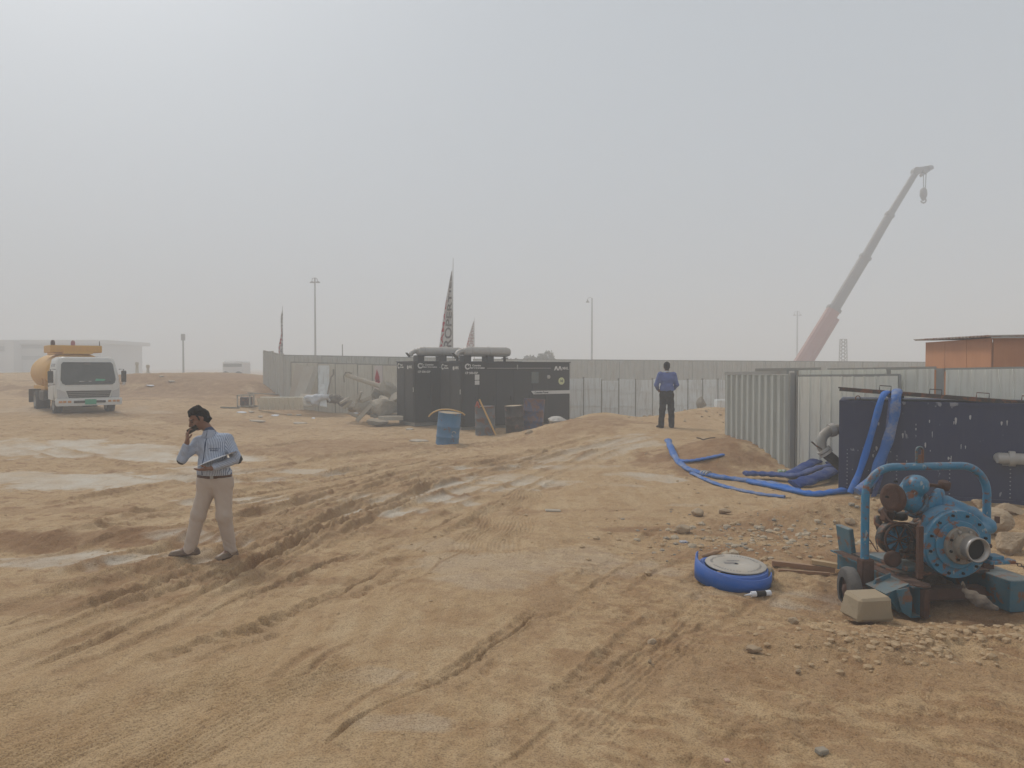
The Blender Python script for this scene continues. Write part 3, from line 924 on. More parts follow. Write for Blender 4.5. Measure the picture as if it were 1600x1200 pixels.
# lid, propped at its near end
lid = MB(); lt = R(4.0)
Ml = Matrix.Translation((-.02, -.05, TH + .215)) @ Euler((R(-1.5), lt, 0)).to_matrix().to_4x4()
lid.box((1.95, .62, 0), (3.9, 1.0, .022), M=Ml)
lid.box((1.95, .14, -.03), (3.86, .02, .05), M=Ml)
lo_ = lid.build('lid', m_lid, tk)
for x in (.62, 1.35, 2.0, 2.6):
    h = MB(); h.tube([(x, .35, .01), (x, .35, .085), (x + .17, .35, .085), (x + .17, .35, .01)], .008, 6, M=Ml)
    h.build('handle', m_lid, lo_)
for x in (.28, 3.6):
    l = MB(); l.tube([(x + .035 * math.cos(a), .03, TH + .04 + .04 * math.sin(a)) for a in np.linspace(-.6, math.pi + .6, 12)], .009, 6)
    l.build('lifting_ring', m_lid, tk)
m_cast = paint('grey cast pipe', (.24, .245, .24), rough=.55, dust=.35, scale=5, metal=.1)
m_rub = paint('black rubber hose', (.018, .018, .018), rough=.6, dust=.12)
m_chalk = paint('light grey pipe', (.36, .37, .37), rough=.5, dust=.3, scale=6)
el = MB()
sx = 1.05
# elbow on the left end of the tank, in tank frame
inv = (Matrix.Translation(TO) @ Euler((0, 0, -TA)).to_matrix().to_4x4()).inverted()
def TP(px, py, Y): return inv @ P(px, py, Y)
el.tube([tuple(TP(*q)) for q in ((1322, 671, 12.75), (1304, 671, 12.75), (1294, 674, 12.72), (1286, 681, 12.7), (1283, 690, 12.68), (1284, 699, 12.66), (1290, 708, 12.64))], .085, 16)
e = el.build('elbow_pipe', m_cast, tk)
cl = el.__class__(); a, b = TP(1286, 702, 12.65), TP(1293, 711, 12.63); cl.cyl(a, a.lerp(b, .35), .118, n=18); cl.cyl(a.lerp(b, .5), a.lerp(b, .85), .118, n=18)
cl.build('coupling', m_chalk, tk); cl = MB(); a2, b2 = TP(1304, 671, 12.75), TP(1296, 673, 12.75); cl.cyl(a2, b2, .115, n=18)
cl.build('coupling', m_chalk, tk)
lv = MB(); lv.tube([tuple(TP(*q)) for q in ((1288, 704, 12.6), (1276, 697, 12.58), (1268, 690, 12.58))], .014, 8); lv.build('clamp_lever', m_lid, tk)
hb = MB(); hb.tube([tuple(TP(*q)) for q in ((1291, 709, 12.64), (1302, 718, 12.68), (1316, 731, 12.8), (1330, 745, 13.0))], .088, 14); hb.build('suction_hose', m_rub, tk)
# outlet with coupling on the long face
ou = MB(); zc = 2.1 - (713 - 573) * 11.3 / 1155
ou.cyl((2.25, .02, zc), (2.25, -.16, zc), .075, n=20); ou.cyl((2.36, -.16, zc), (2.20, -.20, zc), .07, n=18)
ou.cyl((2.36, -.12, zc), (2.44, -.12, zc), .115, n=20); ou.cyl((2.25, -.12, zc), (2.60, -.12, zc), .085, n=20)
oo = ou.build('outlet_pipe', m_chalk, tk)
ou = MB(); ou.cyl((2.56, -.12, zc), (2.75, -.13, zc - .03), .08, n=18); ou.build('outlet_hose', m_rub, tk)
ou = MB(); ou.box((2.36, -.10, zc - .10), (.16, .05, .012)); ou.build('outlet_bracket', m_chalk, tk)

# ================================================================== blue lay-flat hoses
def hose_mat(name, c0, c1, dusty):
    m, N, L, b = M_new(name)
    tc = N.new('ShaderNodeTexCoord').outputs['Object']
    n = tex_noise(N, L, tc, 2.2, 5, .65, .5); f = tex_noise(N, L, tc, 18, 5, .7)
    c = mixc(N, L, n, c0, c1); c = mixc(N, L, ramp(N, L, mixc(N, L, .4, n, f), [(.46, 0.0), (.66, dusty)]), c, (.33, .31, .29))
    L.new(c, b.inputs['Base Color']); b.inputs['Roughness'].default_value = .65; b.inputs['Specular IOR Level'].default_value = .25; bump(N, L, mixc(N, L, .5, n, f), .6, .02, b); return m
m_hose = hose_mat('blue hose', (.003, .10, .40), (.008, .14, .50), .30)
m_hose_l = hose_mat('chalky blue hose', (.020, .10, .34), (.04, .15, .42), .85)
m_hose_d = hose_mat('dark blue hose', (.004, .028, .14), (.008, .05, .23), .40)
def hose(name, label, pts, r, fl, mat, lift=.0, zs=None, n=6, group=None, seed=0):
    """pts: px positions on the ground"""
    w = []
    rnd = random.Random(seed)
    for i, q in enumerate(pts):
        x, y = G(q[0], q[1])
        w.append((x, y, gz(x, y) + r * fl[1] * .8 + lift + (q[2] if len(q) > 2 else 0)))
    w = _spline(w, n)
    o_ = w[0]
    flat = [(fl[0] * (1 + .12 * math.sin(i * 1.3 + seed)), fl[1] * (1 + .25 * math.sin(i * 2.1 + seed))) for i in range(len(w))]
    mb = MB(); mb.tube([(a - o_[0], b - o_[1], c - o_[2]) for a, b, c in w], [r * (1 + .06 * math.sin(i * .9 + seed)) for i in range(len(w))], 14, flat=flat)
    o = mb.build(name, mat, loc=o_)
    return tag(o, label, 'hose', group)
h0 = hose('discharge_hose', 'thick blue hose on the sand starting upright at the red heap', [(1044, 697, .10), (1048, 706, .06), (1056, 719), (1072, 732), (1098, 742), (1130, 748), (1165, 752), (1205, 758), (1245, 768)], .066, (1.15, .62), m_hose_l, seed=1)
hose('discharge_hose', 'thin blue hose curving nearest to the camera across bare sand', [(1082, 740), (1105, 751), (1130, 761), (1160, 769), (1190, 774), (1226, 778)], .048, (1.15, .55), m_hose_l, seed=2)
hose('discharge_hose', 'short flattened blue hose end lying on the red heap', [(1062, 722), (1075, 722), (1092, 720), (1110, 716), (1129, 712)], .065, (1.1, .45), m_hose, seed=3)
hose('discharge_hose', 'bright blue hose running from the hose pile towards the foot of the tank', [(1170, 754), (1200, 760), (1235, 768), (1270, 774), (1305, 772), (1335, 768), (1352, 764)], .075, (1.1, .6), m_hose, seed=4)
hose('discharge_hose', 'dark blue flattened hose lying uppermost on the hose pile', [(1163, 748, .05), (1185, 748, .04), (1215, 750, .05), (1245, 754, .07), (1275, 748, .12), (1300, 744, .10), (1325, 746, .05)], .10, (1.25, .45), m_hose_d, lift=.03, seed=5)
hose('discharge_hose', 'crumpled dark blue hose doubled over beside the tank corner', [(1235, 750, .04), (1258, 742, .10), (1280, 738, .16), (1305, 742, .10), (1290, 754, .10), (1262, 760, .05), (1240, 762)], .10, (1.3, .42), m_hose_d, lift=.02, seed=6)
xk, yk = G(1103, 743); kb = MB(); kd = Vector((*G(1115, 745), 0)) - Vector((*G(1092, 739), 0)); kd.normalize()
for q in (-.07, 0, .07):
    kb.tube([Vector((xk, yk, gz(xk, yk) + .045)) + kd * (q + e) - h0.location for e in (-.012, .012)], .074, 14, flat=[(1.12, .72)] * 2)
kb.build('hose_clamp', m_chalk, h0)
# hoses hanging over the rim of the tank
def hang(label, pts, r, fl_, mat, seed):
    w = _spline([tuple(P(*q)) for q in pts], 6); o_ = w[0]
    mb = MB(); mb.tube([(a - o_[0], b - o_[1], c - o_[2]) for a, b, c in w], [r * (1 + .08 * math.sin(i * .8 + seed)) for i in range(len(w))], 14, flat=[fl_] * len(w))
    return tag(mb.build('hanging_hose', mat, loc=o_), label, 'hose')
yb = lambda px: 12.3 - .488 * ((px - 1312) / 1155 * 12.0) - .07      # just in front of the tank face
hang('straight bright blue hose hanging from the tank rim', [(1392, 619, 12.3), (1386, 613, 12.05), (1378, 622, yb(1378)), (1368, 655, yb(1368)-.02), (1352, 710, yb(1352)-.05), (1340, 745, yb(1340)-.10), (1328, 770, yb(1328)-.18)], .055, (1, .6), m_hose, 1)
hang('dusty blue hose bulging down the tank front with a white stain', [(1404, 620, 12.25), (1402, 612, 12.0), (1400, 622, yb(1400)), (1396, 655, yb(1396)-.02), (1386, 692, yb(1386)-.04), (1374, 722, yb(1374)-.08), (1364, 748, yb(1364)-.14), (1340, 768, yb(1340)-.4)], .075, (1.05, .7), m_hose_l, 2)
hang('dark blue hose hanging low behind the dusty one on the tank front', [(1392, 622, yb(1392)+.01), (1388, 665, yb(1388)+.01), (1384, 710, yb(1384)+.01), (1376, 745, yb(1376)-.02), (1364, 778, yb(1364)-.08)], .06, (1, .5), m_hose_d, 3)
# ================================================================== diesel generator cabinets
m_black = paint('black cabinet paint', (.012, .0125, .012), rough=.5, dust=.10, scale=.8, dcol=(.10, .095, .085), bmp=.05)
m_blackp = paint('black door paint', (.017, .0175, .017), rough=.5, dust=.12, scale=.8, dcol=(.10, .095, .085), bmp=.05)
m_silver = paint('silver muffler', (.40, .40, .39), rough=.5, metal=.3, dust=.3, scale=1.5)
m_white = paint('white sticker', (.62, .62, .60), rough=.6, dust=.1)
m_glass = paint('dark glass panel', (.10, .14, .14), rough=.15, dust=.2)
m_yel = paint('pale yellow sticker', (.62, .66, .36), rough=.6, dust=.1)
GL, GW, GH = 4.35, 1.63, 2.25
GA = math.atan2(2.2, 3.7)
def put_text(root, txt, size, at, mat=None, face='front', bold=0.0, name='lettering', th=.006, shear=0.0, parent=None):
    v, f = text_mb(txt, size, th, 1.0, bold, shear)
    if face == 'front': Mt = Matrix.Translation(at) @ Matrix.Rotation(R(90), 4, 'X')
    elif face == 'left': Mt = Matrix.Translation(at) @ Matrix.Rotation(R(-90), 4, 'Z') @ Matrix.Rotation(R(90), 4, 'X')
    else: Mt = Matrix.Translation(at) @ face
    return MB().add(v, f, False, Mt).build(name, mat or m_white, parent or root)
def ring_c(mb, cx, cz, r, y, w=.05, a0=40, a1=320, face='front', x=0):
    """the letter C of an engine maker's badge, as a bent bar"""
    n = 14; vs = []
    for k in range(n + 1):
        a = R(a0 + (a1 - a0) * k / n)
        for rr in (r, r - w):
            for d in (0, -.006):
                if face == 'front': vs.append((cx + rr * math.cos(a), y + d, cz + rr * math.sin(a)))
                else: vs.append((x + d, cx - rr * math.cos(a), cz + rr * math.sin(a)))
    fs = []
    for k in range(n):
        b, c = 4 * k, 4 * k + 4
        fs += [(b, b+2, c+2, c), (b+1, c+1, c+3, b+3), (b, c, c+1, b+1), (b+2, b+3, c+3, c+2)]
    fs += [(0, 1, 3, 2), (4*n, 4*n+2, 4*n+3, 4*n+1)]
    mb.add(vs, fs)
def make_genset(label):
    g = thing('diesel_generator', label, 'generator', (0, 0, 0), 0)
    MB().box((GL/2, GW/2, GH/2 + .06), (GL, GW, GH - .12), bev=.02).build('cabinet', m_black, g)
    MB().box((GL/2, GW/2, .06), (GL - .1, GW - .2, .12)).build('skid', m_galv, g)
    MB().box((GL/2, GW/2, GH + .012), (GL + .05, GW + .05, .03), bev=.008).build('roof', m_black, g)
    xs = [.06, .62, 1.30, 1.98, 2.72, 3.40]
    for i in range(5):
        a, b = xs[i] + .02, xs[i+1] - .02
        d = MB().box(((a+b)/2, -.008, 1.12), (b - a, .016, 1.75), bev=.006).build('door', m_blackp, g)
        MB().box((b - .08, -.030, 1.05), (.035, .03, .16), bev=.006).build('handle', m_black, d)
    MB().box((-.008, .42, 1.12), (.016, .70, 1.75), bev=.006).build('door', m_blackp, g)
    MB().box((-.008, 1.20, 1.12), (.016, .70, 1.75), bev=.006).build('door', m_blackp, g)
    rl = MB(); bar_mb((.95, -.03, 2.06), (2.1, -.03, 2.06), .02, .02, rl); bar_mb((2.16, -.03, 2.06), (3.5, -.03, 2.06), .02, .02, rl)
    rl.box((2.13, -.03, 2.10), (.03, .03, .16)); rl.build('gutter_rail', m_galv, g)
    MB().box((2.85, -.025, 1.73), (.30, .02, .40), bev=.006).build('control_window', m_glass, g)
    MB().lathe([(0, .07), (.03, .07), (.035, .05)], (3.42, -.0, 1.75), (0, -1, 0), 20).build('gauge', m_silver, g)
    MB().lathe([(0, .13), (.006, .13)], (3.98, -.0, 1.60), (0, -1, 0), 28).build('round_sticker', m_yel, g)
    put_text(g, '10', .13, (3.98, -.010, 1.60), m_black, bold=.003)
    pl = MB(); pl.prism([(2.70, -.004, 1.27), (4.33, -.004, 1.27), (4.33, -.004, 1.15), (2.78, -.004, 1.15)], (0, -.020, 0)); pl.build('white_stripe', m_white, g)
    put_text(g, 'Cummins Power', .085, (3.12, -.030, 1.21), m_black, bold=.002)
    # badges
    def badge(face, u, z, s, first, second):
        mb = MB()
        if face == 'front':
            ring_c(mb, u, z, .10 * s, -.004, .045 * s); ring_c(mb, u + .07 * s, z + .03 * s, .05 * s, -.004, .025 * s, -60, 200)
        else:
            ring_c(mb, u, z, .10 * s, 0, .045 * s, face='left', x=-.004)
        mb.build('badge', m_white, g)
        if face == 'front':
            put_text(g, first, .085 * s, (u + .34 * s, -.006, z + .035 * s), bold=.003); put_text(g, second, .075 * s, (u + .36 * s, -.006, z - .045 * s), bold=.003)
        else:
            put_text(g, first, .085 * s, (-.006, u - .26 * s, z + .035 * s), face='left', bold=.003); put_text(g, second, .075 * s, (-.006, u - .28 * s, z - .045 * s), face='left', bold=.003)
    badge('front', .22, 2.115, 1.0, 'Cummins', 'Power Generation')
    put_text(g, 'CP 500-S5P', .10, (.36, -.022, 1.90), bold=.003)
    badge('left', 1.42, 2.11, 1.0, 'Power', 'Generation')
    mb = MB(); mb.lathe([(0, .07), (.005, .07)], (-.0, .58, 2.06), (-1, 0, 0), 10); mb.build('badge', m_white, g)
    put_text(g, 'MHL', .13, (-.006, .32, 2.07), face='left', bold=.004)
    mb = MB()
    for dx in (0, .16):
        x0 = 3.66 + dx
        mb.prism([(x0, -.003, 1.98), (x0 + .05, -.003, 1.98), (x0 + .09, -.003, 2.07), (x0 + .13, -.003, 1.98), (x0 + .18, -.003, 1.98), (x0 + .12, -.003, 2.13), (x0 + .06, -.003, 2.13)], (0, -.006, 0))
    mb.build('badge', m_white, g)
    put_text(g, 'MHL', .13, (4.15, -.006, 2.05), bold=.004)
    MB().box((.57, -.02, 1.76), (.17, .006, .18)).build('notice', m_white, g)
    MB().box((.57, -.02, 1.58), (.17, .006, .14)).build('notice', m_white, g)
    MB().box((-.02, .06, 1.28), (.01, .03, .16)).build('hinge', m_white, g)
    # exhaust muffler lying on two black boxes
    mz = GH + .20 + .165
    for x in (.35, 1.22): MB().box((x + .0, .42, GH + .125), (.26, .40, .22), bev=.01).build('muffler_support', m_black, g)
    mf = MB(); mf.lathe([(0, .06), (.02, .13), (.10, .165), (1.66, .165), (1.78, .13), (1.82, .05)], (.28, .42, mz), (1, 0, 0), 28)
    for x in (.55, 1.22): mf.lathe([(0, .17), (0.0, .178), (.03, .178), (.03, .17)], (x, .42, mz), (1, 0, 0), 28)
    m1 = mf.build('muffler', m_silver, g)
    ex = MB(); ex.tube([(.34, .42, mz), (.20, .42, mz + .02), (.08, .42, mz - .04), (.02, .42, mz - .14)], .085, 14); ex.build('exhaust_elbow', m_silver, g)
    ex = MB(); ex.box((-.06, .42, mz - .12), (.02, .17, .20), rot=(0, R(-38), 0)); ex.build('rain_flap', m_black, g)
    fl_ = MB(); fl_.cyl((1.88, .42, GH + .02), (1.88, .42, GH + .20), .05, n=12); fl_.cyl((1.88, .42, GH + .12), (1.88, .42, GH + .15), .11, n=16); fl_.box((1.88, .42, GH + .035), (.5, .4, .02)); fl_.build('flange', m_black, g)
    return g
gB = make_genset('black generator cabinet with the white stripe standing behind the row of drums')
gx, gy = -1.66, 24.3
gB.location = (gx, gy, -.01); gB.rotation_euler = (0, 0, GA)
gA = copy_tree(gB)
gA['label'] = 'black generator cabinet standing beside the broken concrete heap, half hidden by its twin'
gA.location = (-3.40, 25.75, .02)
gA['group'] = gB['group'] = 'black diesel generators'
for c_ in kids(gB):      # the second notice pair exists only on the front machine
    pass
for c_ in list(kids(gA)):
    if c_.name.startswith('notice'): bpy.data.objects.remove(c_)

# ================================================================== oil drums
def drum_mat(name, c, rust, dust=.25):
    return paint(name, c, rough=.5, dust=dust, rust=rust, rcol=(.10, .045, .03), scale=1.6, streak=.3, scol=tuple(k * .5 + .05 for k in c))
def make_drum(mat, label, loc, rot, s=1.0, lidmat=None):
    d = thing('oil_drum', label, 'drum', loc, 0, 'steel drums in front of the generators', rot)
    r, h = .29 * s, .88 * s
    pr = [(0, r), (.012, r + .008), (.024, r)]
    for z in (.30, .60):
        pr += [(h * z - .02, r), (h * z, r + .013), (h * z + .02, r)]
    pr += [(h - .024, r), (h - .012, r + .008), (h, r)]
    MB().lathe(pr, (0, 0, 0), (0, 0, 1), 32, caps=False).build('drum_shell', mat, d)
    MB().lathe([(0, .0), (.002, r - .006), (.012, r - .003)], (0, 0, h - .03), (0, 0, 1), 28).build('drum_lid', lidmat or mat, d)
    MB().lathe([(0, r - .004), (.01, .01)], (0, 0, .01), (0, 0, 1), 28).build('drum_base', mat, d)
    MB().cyl((.17, 0, h - .03), (.17, 0, h - .012), .03, n=12).build('bung', lidmat or mat, d)
    return d
m_db = drum_mat('blue drum paint', (.04, .18, .36), .02)
m_dg = drum_mat('grey drum paint', (.09, .11, .13), .22)
m_dk = drum_mat('blackened drum paint', (.025, .022, .022), .12)
m_dr = drum_mat('rusted blue drum paint', (.035, .05, .13), .36)
m_dust = paint('dusty drum lid', (.50, .42, .28), rough=.8, dust=.5)
def on(px, py, dz=0.0):
    x, y = G(px, py); return (x, y, gz(x, y) + dz)
x, y, z = on(697, 694, -.06)
sc = 1.08
d1 = make_drum(m_db, 'bright blue steel drum leaning in the sand with a yellow hose across its top', (x, y + .25, z), (R(5), R(4), .3), sc, m_dust)
sq = MB(); 
for k in range(1):
    sq.tube([(.06 * math.cos(a) + .09, -.318 + .02 * abs(math.cos(a)) , .40 + .07 * math.sin(a)) for a in np.linspace(.3, 4.6, 14)], .012, 6)
sq.build('paint_mark', m_silver, d1)
yh = MB(); m_yh = paint('yellow hose', (.60, .36, .10), rough=.5, dust=.3)
hp = _spline([(-.50, .02, .82), (-.38, -.02, .93), (-.18, -.05, 1.01), (.05, -.04, 1.02), (.26, 0, .98), (.42, .03, .92), (.50, .05, .86)], 6)
yh.tube(hp, .022, 8)
tag(yh.build('yellow_hose', m_yh, loc=(x, y + .2, z)), 'short yellow hose laid in an arch across the bright blue drum', 'hose')
x, y, z = on(758, 681, -.05)
d2 = make_drum(m_dg, 'grey and rust brown drum with a yellow pole leaning on it', (x, y + .25, z), (R(1), R(-1), 0), 1.06)
po = MB(); pa, pb = P(749, 624, y - .12), P(775, 680, y - .28); po.tube([(0, 0, 0), tuple(Vector(pb) - Vector(pa))], .028, 8)
tag(po.build('yellow_pole', m_yh, loc=pa), 'thin yellow pole leaning against the grey and rust brown drum', 'pole')
rg = SDF(.012, .02)
rg.cone((0, 0, 0), (.05, .01, -.12), .04, .03).cone((0, 0, 0), (-.06, 0, -.10), .03, .02).cone((0, 0, 0), (.0, 0, .05), .03, .02)
o = rg.build('red_rag', paint('red rag cloth', (.38, .06, .035), rough=.9, dust=.3), loc=P(746, 630, y - .10)); tag(o, 'small red rag tied round the top of the leaning yellow pole', 'rag')
x, y, z = on(805, 676, -.06)
d3 = make_drum(m_dk, 'blackened drum with a pale dusty lid left of the rusted blue one', (x, y + .3, z), (R(3), R(-3), 0), 1.0, m_dust)
x, y, z = on(832, 671, -.10)
d4 = make_drum(m_dr, 'rusty drum with blue patches leaning sideways beside the pale boulder', (x, y + .45, z + .02), (R(3), R(5), 1.2), 1.16)

# ================================================================== engine pump on its skid
m_pb = paint('pump blue enamel', (.018, .12, .21), rough=.42, dust=.35, rust=.30, chips=.15, ccol=(.35, .40, .42), scale=4, rcol=(.06, .030, .018), dcol=(.20, .18, .14), bmp=.5)
m_pbc = paint('clean pump blue enamel', (.010, .18, .34), rough=.45, dust=.3, rust=.17, scale=5, dcol=(.20, .19, .16), chips=.3, ccol=(.25, .30, .32), bmp=.5)
m_teal = paint('teal grey skid paint', (.020, .12, .18), rough=.6, dust=.4, rust=.24, scale=3, dcol=(.22, .18, .12), rcol=(.11, .05, .025), bmp=.3)
m_rust = paint('rusted iron', (.085, .034, .018), rough=.85, dust=.25, rust=.5, scale=6, dcol=(.15, .10, .06), rcol=(.045, .020, .012), bmp=.6, var=.3)
m_engine = paint('oily engine iron', (.022, .022, .022), rough=.55, dust=.35, rust=.30, scale=6, dcol=(.12, .10, .07), bmp=.5)
m_tyre = paint('worn tyre rubber', (.035, .034, .034), rough=.85, dust=.5, scale=5, dcol=(.17, .15, .13), bmp=.5)
m_flange = paint('grey cast flange', (.20, .19, .17), rough=.6, dust=.35, rust=.15, scale=6, bmp=.3)
m_pipe = paint('bare steel pipe', (.42, .42, .42), rough=.35, metal=.6, dust=.3, scale=7, bmp=.1)
m_void = paint('bolt black and bore shade', (.004, .004, .004), rough=.9, dust=0)  # black for bolts; on the hole discs it paints in shade
PTH = math.atan2(.12, .99)
pz = -.09
pump = thing('engine_pump', 'blue diesel water pump on a rusty wheeled skid in front of the navy tank', 'pump', (3.53, 6.35, pz), PTH)
PM = (Matrix.Translation((3.53, 6.35, pz)) @ Euler((0, 0, PTH)).to_matrix().to_4x4())
PI_ = PM.inverted()
def L2(px, py, ly):
    """skid-frame point seen at a pixel, on the plane local y = ly"""
    o = PI_ @ Vector((0, 0, CAM_H)); d = PI_.to_3x3() @ Vector(ray(px, py))
    t = (ly - o.y) / d.y
    return o + d * t
# skid: two deep beams, cross members
def ibeam(mb, x, y0, y1, zb, h, w, t=.014):
    mb.box((x, (y0+y1)/2, zb + t/2), (w, y1 - y0, t)); mb.box((x, (y0+y1)/2, zb + h - t/2), (w, y1 - y0, t)); mb.box((x, (y0+y1)/2, zb + h/2), (t, y1 - y0 - .002, h - 2*t - .002))
b = MB(); ibeam(b, 0, 0, 1.25, .09, .25, .16)
ofs = L2(1421, 908, 0)
BX = L2(1440, 940, 0).x; BZ = .27
b = MB(); ibeam(b, BX, .0, 1.3, .02, .27, .17); b.build('skid_beam', m_teal, pump)
sk = b
b = MB(); b.box((BX, .62, .293), (.168, 1.22, .006)); b.build('walkway_strip', m_rust, pump)
BX2 = L2(1590, 940, 0.05).x
b = MB(); b.box((BX2 + .03, .62, .16), (.26, 1.2, .28), bev=.006); b.build('skid_beam', m_teal, pump)
b = MB(); b.box(((BX+BX2)/2, .30, .13), (BX2-BX-.30, .12, .10)); b.build('cross_member', m_rust, pump)
b = MB(); b.box(((BX+BX2)/2, 1.1, .16), (BX2-BX-.30, .12, .16)); b.build('cross_member', m_teal, pump)
b = MB(); b.box(((BX+BX2)/2 - .02, .70, .30), (BX2-BX-.05, .75, .03)); b.build('base_plate', m_engine, pump)
# rear upright plate on the left beam
b = MB(); b.box((BX + .02, 1.18, .38), (.05, .25, .36), rot=(0, R(-8), 0), bev=.01); b.build('end_plate', m_teal, pump)
# axle bracket and wheel
wc = L2(1326, 922, .38)
wr = .205
b = MB()
b.prism([(wc.x + .10, .28, wc.z - .12), (BX - .10, .28, .04), (BX - .10, .28, .33), (wc.x + .20, .28, wc.z + .12)], (0, .02, 0))
b.prism([(BX - .30, .05, .22), (BX - .08, .05, .30), (BX - .08, .05, .10), (BX - .17, .05, .05)], (0, .30, 0))
b.build('axle_bracket', m_teal, pump)
WD = Vector((1, -.24, 0)).normalized()
w_ = MB(); w0 = wc - WD * .05
prof = [(0, .115), (.004, .185), (.018, wr), (.05, wr + .006), (.098, wr), (.112, .185), (.115, .115)]
w_.lathe(prof, w0, WD, 36, caps=False)
wh = w_.build('wheel', m_tyre, pump)
w_ = MB(); w_.lathe([(.02, .118), (.03, .10), (.025, .055), (.0, .05), (-.01, .03), (-.012, .005)], w0 + WD * .01, WD, 28, caps=False)
w_.lathe([(.105, .005), (.100, .06), (.085, .10), (.10, .118)], w0, WD, 28, caps=False); w_.build('rim', m_rust, wh)
w_ = MB(); w_.cyl(wc, (BX - .02, wc.y + .04, wc.z), .022, n=12); w_.build('axle', m_rust, pump)
wc2 = Vector((BX2 + .85, .55, wc.z))
w_ = MB(); w_.lathe(prof, wc2, WD, 32, caps=False); wh2 = w_.build('wheel', m_tyre, pump)
w_ = MB(); w_.lathe([(.02, .118), (.03, .10), (.0, .05), (-.012, .005)], wc2 + WD * .01, WD, 24, caps=False); w_.build('rim', m_rust, wh2)
# lifting arch
ay = .45
aL, aR_ = L2(1351, 880, ay), L2(1541, 850, ay); tz = L2(1440, 729, ay).z; rr_ = .27
xl, xr = aL.x, aR_.x
pts = [(xl, ay, .20), (xl, ay, tz - rr_ - .1)] + [(xl + rr_ - rr_*math.cos(a), ay, tz - rr_ + rr_*math.sin(a)) for a in np.linspace(0, math.pi/2, 9)] + \
      [((xl+xr)/2, ay, tz)] + [(xr - rr_ + rr_*math.sin(a), ay, tz - rr_ + rr_*math.cos(a)) for a in np.linspace(0, math.pi/2, 9)] + [(xr, ay, tz - rr_ - .1), (xr, ay, .20)]
b = MB(); b.tube(pts, .036, 18); b.build('lifting_arch', m_pbc, pump)
b = MB(); b.box((xl + .01, ay, .30), (.12, .10, .25), bev=.01); b.build('arch_foot', m_rust, pump)
b = MB(); b.box((xr - .01, ay, .30), (.12, .10, .25), bev=.01); b.build('arch_foot', m_rust, pump)
lx = L2(1437, 700, ay).x
b = MB(); b.tube([(lx - .028, ay, tz + .0), (lx - .03, ay, tz + .15)] + [(lx - .03*math.cos(a), ay, tz + .15 + .03*math.sin(a)) for a in np.linspace(0.2, math.pi-.2, 7)] + [(lx + .03, ay, tz + .15), (lx + .028, ay, tz + .0)], .013, 8)
b.box((lx, ay, tz + .06), (.035, .016, .10)); b.build('lifting_eye', m_teal, pump)
# volute casing
vc = L2(1494, 850, .10); AX = Vector((-.03, -1, .0)).normalized()
SX = Vector((1, -.03, 0)).normalized()
UP = Vector((0, 0, 1))
def V_(u, v, w): return vc + SX * u + UP * v + AX * w        # right, up, out
sd = SDF(.009, .03)
for k in range(26):          # snail shell: radius grows round the axis
    a = R(-40 + 330 * k / 25); rr = .185 + .035 * k / 25; tr = .065 + .030 * k / 25
    a2 = R(-40 + 330 * (k + 1) / 25); rr2 = .185 + .035 * (k + 1) / 25; tr2 = .065 + .030 * (k + 1) / 25
    sd.cone(tuple(V_(-rr*math.cos(a), rr*math.sin(a)*-1 if False else -rr*math.sin(a), -.14)), tuple(V_(-rr2*math.cos(a2), -rr2*math.sin(a2), -.14)), tr, tr2)
sd.cone(tuple(V_(0, 0, -.22)), tuple(V_(0, 0, -.13)), .17, .17)
# discharge arm rising to the left
p0_ = V_(.22, .10, -.06); p1_ = L2(1520, 803, .22); p2_ = L2(1478, 783, .30)
sd.path([tuple(p0_), tuple(L2(1543, 822, .20)), tuple(p1_), tuple(p2_)], [.075, .066, .058, .052])
sd.disp = lambda q: .003 * fbm(q[:, 0]*22, q[:, 2]*22 + q[:, 1]*9, 3, 3)
sd.build('volute_casing', m_pbc, pump)
b = MB(); b.lathe([(-.04, .275), (-.035, .30), (.015, .30), (.02, .295)], tuple(vc), AX, 48); b.build('casing_rim', m_pbc, pump)
for k in range(12):
    a = 2*math.pi*k/12 + .2; c = V_(.262*math.cos(a), .262*math.sin(a), .02)
    MB().cyl(c, c + AX * .016, .013, n=6).build('bolt', m_void, pump)
b = MB(); b.lathe([(.022, .215), (.034, .215), (.036, .205)], tuple(vc), AX, 40); b.build('casing_ring', m_pbc, pump)
fc = V_(.02, .0, .038)
b = MB(); b.lathe([(0, .165), (.03, .165), (.034, .158)], tuple(fc), AX, 40); fo = b.build('suction_flange', m_flange, pump)
for k in range(8):
    a = 2*math.pi*k/8 + .35; c = fc + SX * (.132*math.cos(a)) + UP * (.132*math.sin(a)) + AX * .034
    MB().cyl(c, c + AX * .014, .013, n=6).build('bolt', m_pipe if k in (1, 2) else m_void, fo)
sc_ = fc + SX * .015 + AX * .03
b = MB(); b.lathe([(0, .115), (.06, .112), (.065, .095)], tuple(sc_), AX, 32); b.build('pipe_socket', m_flange, pump)
b = MB(); b.lathe([(.03, .100), (.13, .099), (.13, .106), (.165, .106), (.165, .094), (.06, .090)], tuple(sc_), AX, 36, caps=False); b.build('suction_pipe', m_pipe, pump)
b = MB(); b.lathe([(.11, .0925), (.112, .001)], tuple(sc_), AX, 32, caps=False); b.build('bore_shade_disc', m_void, pump)  # black disc plugs the pipe, painting in the shade inside it
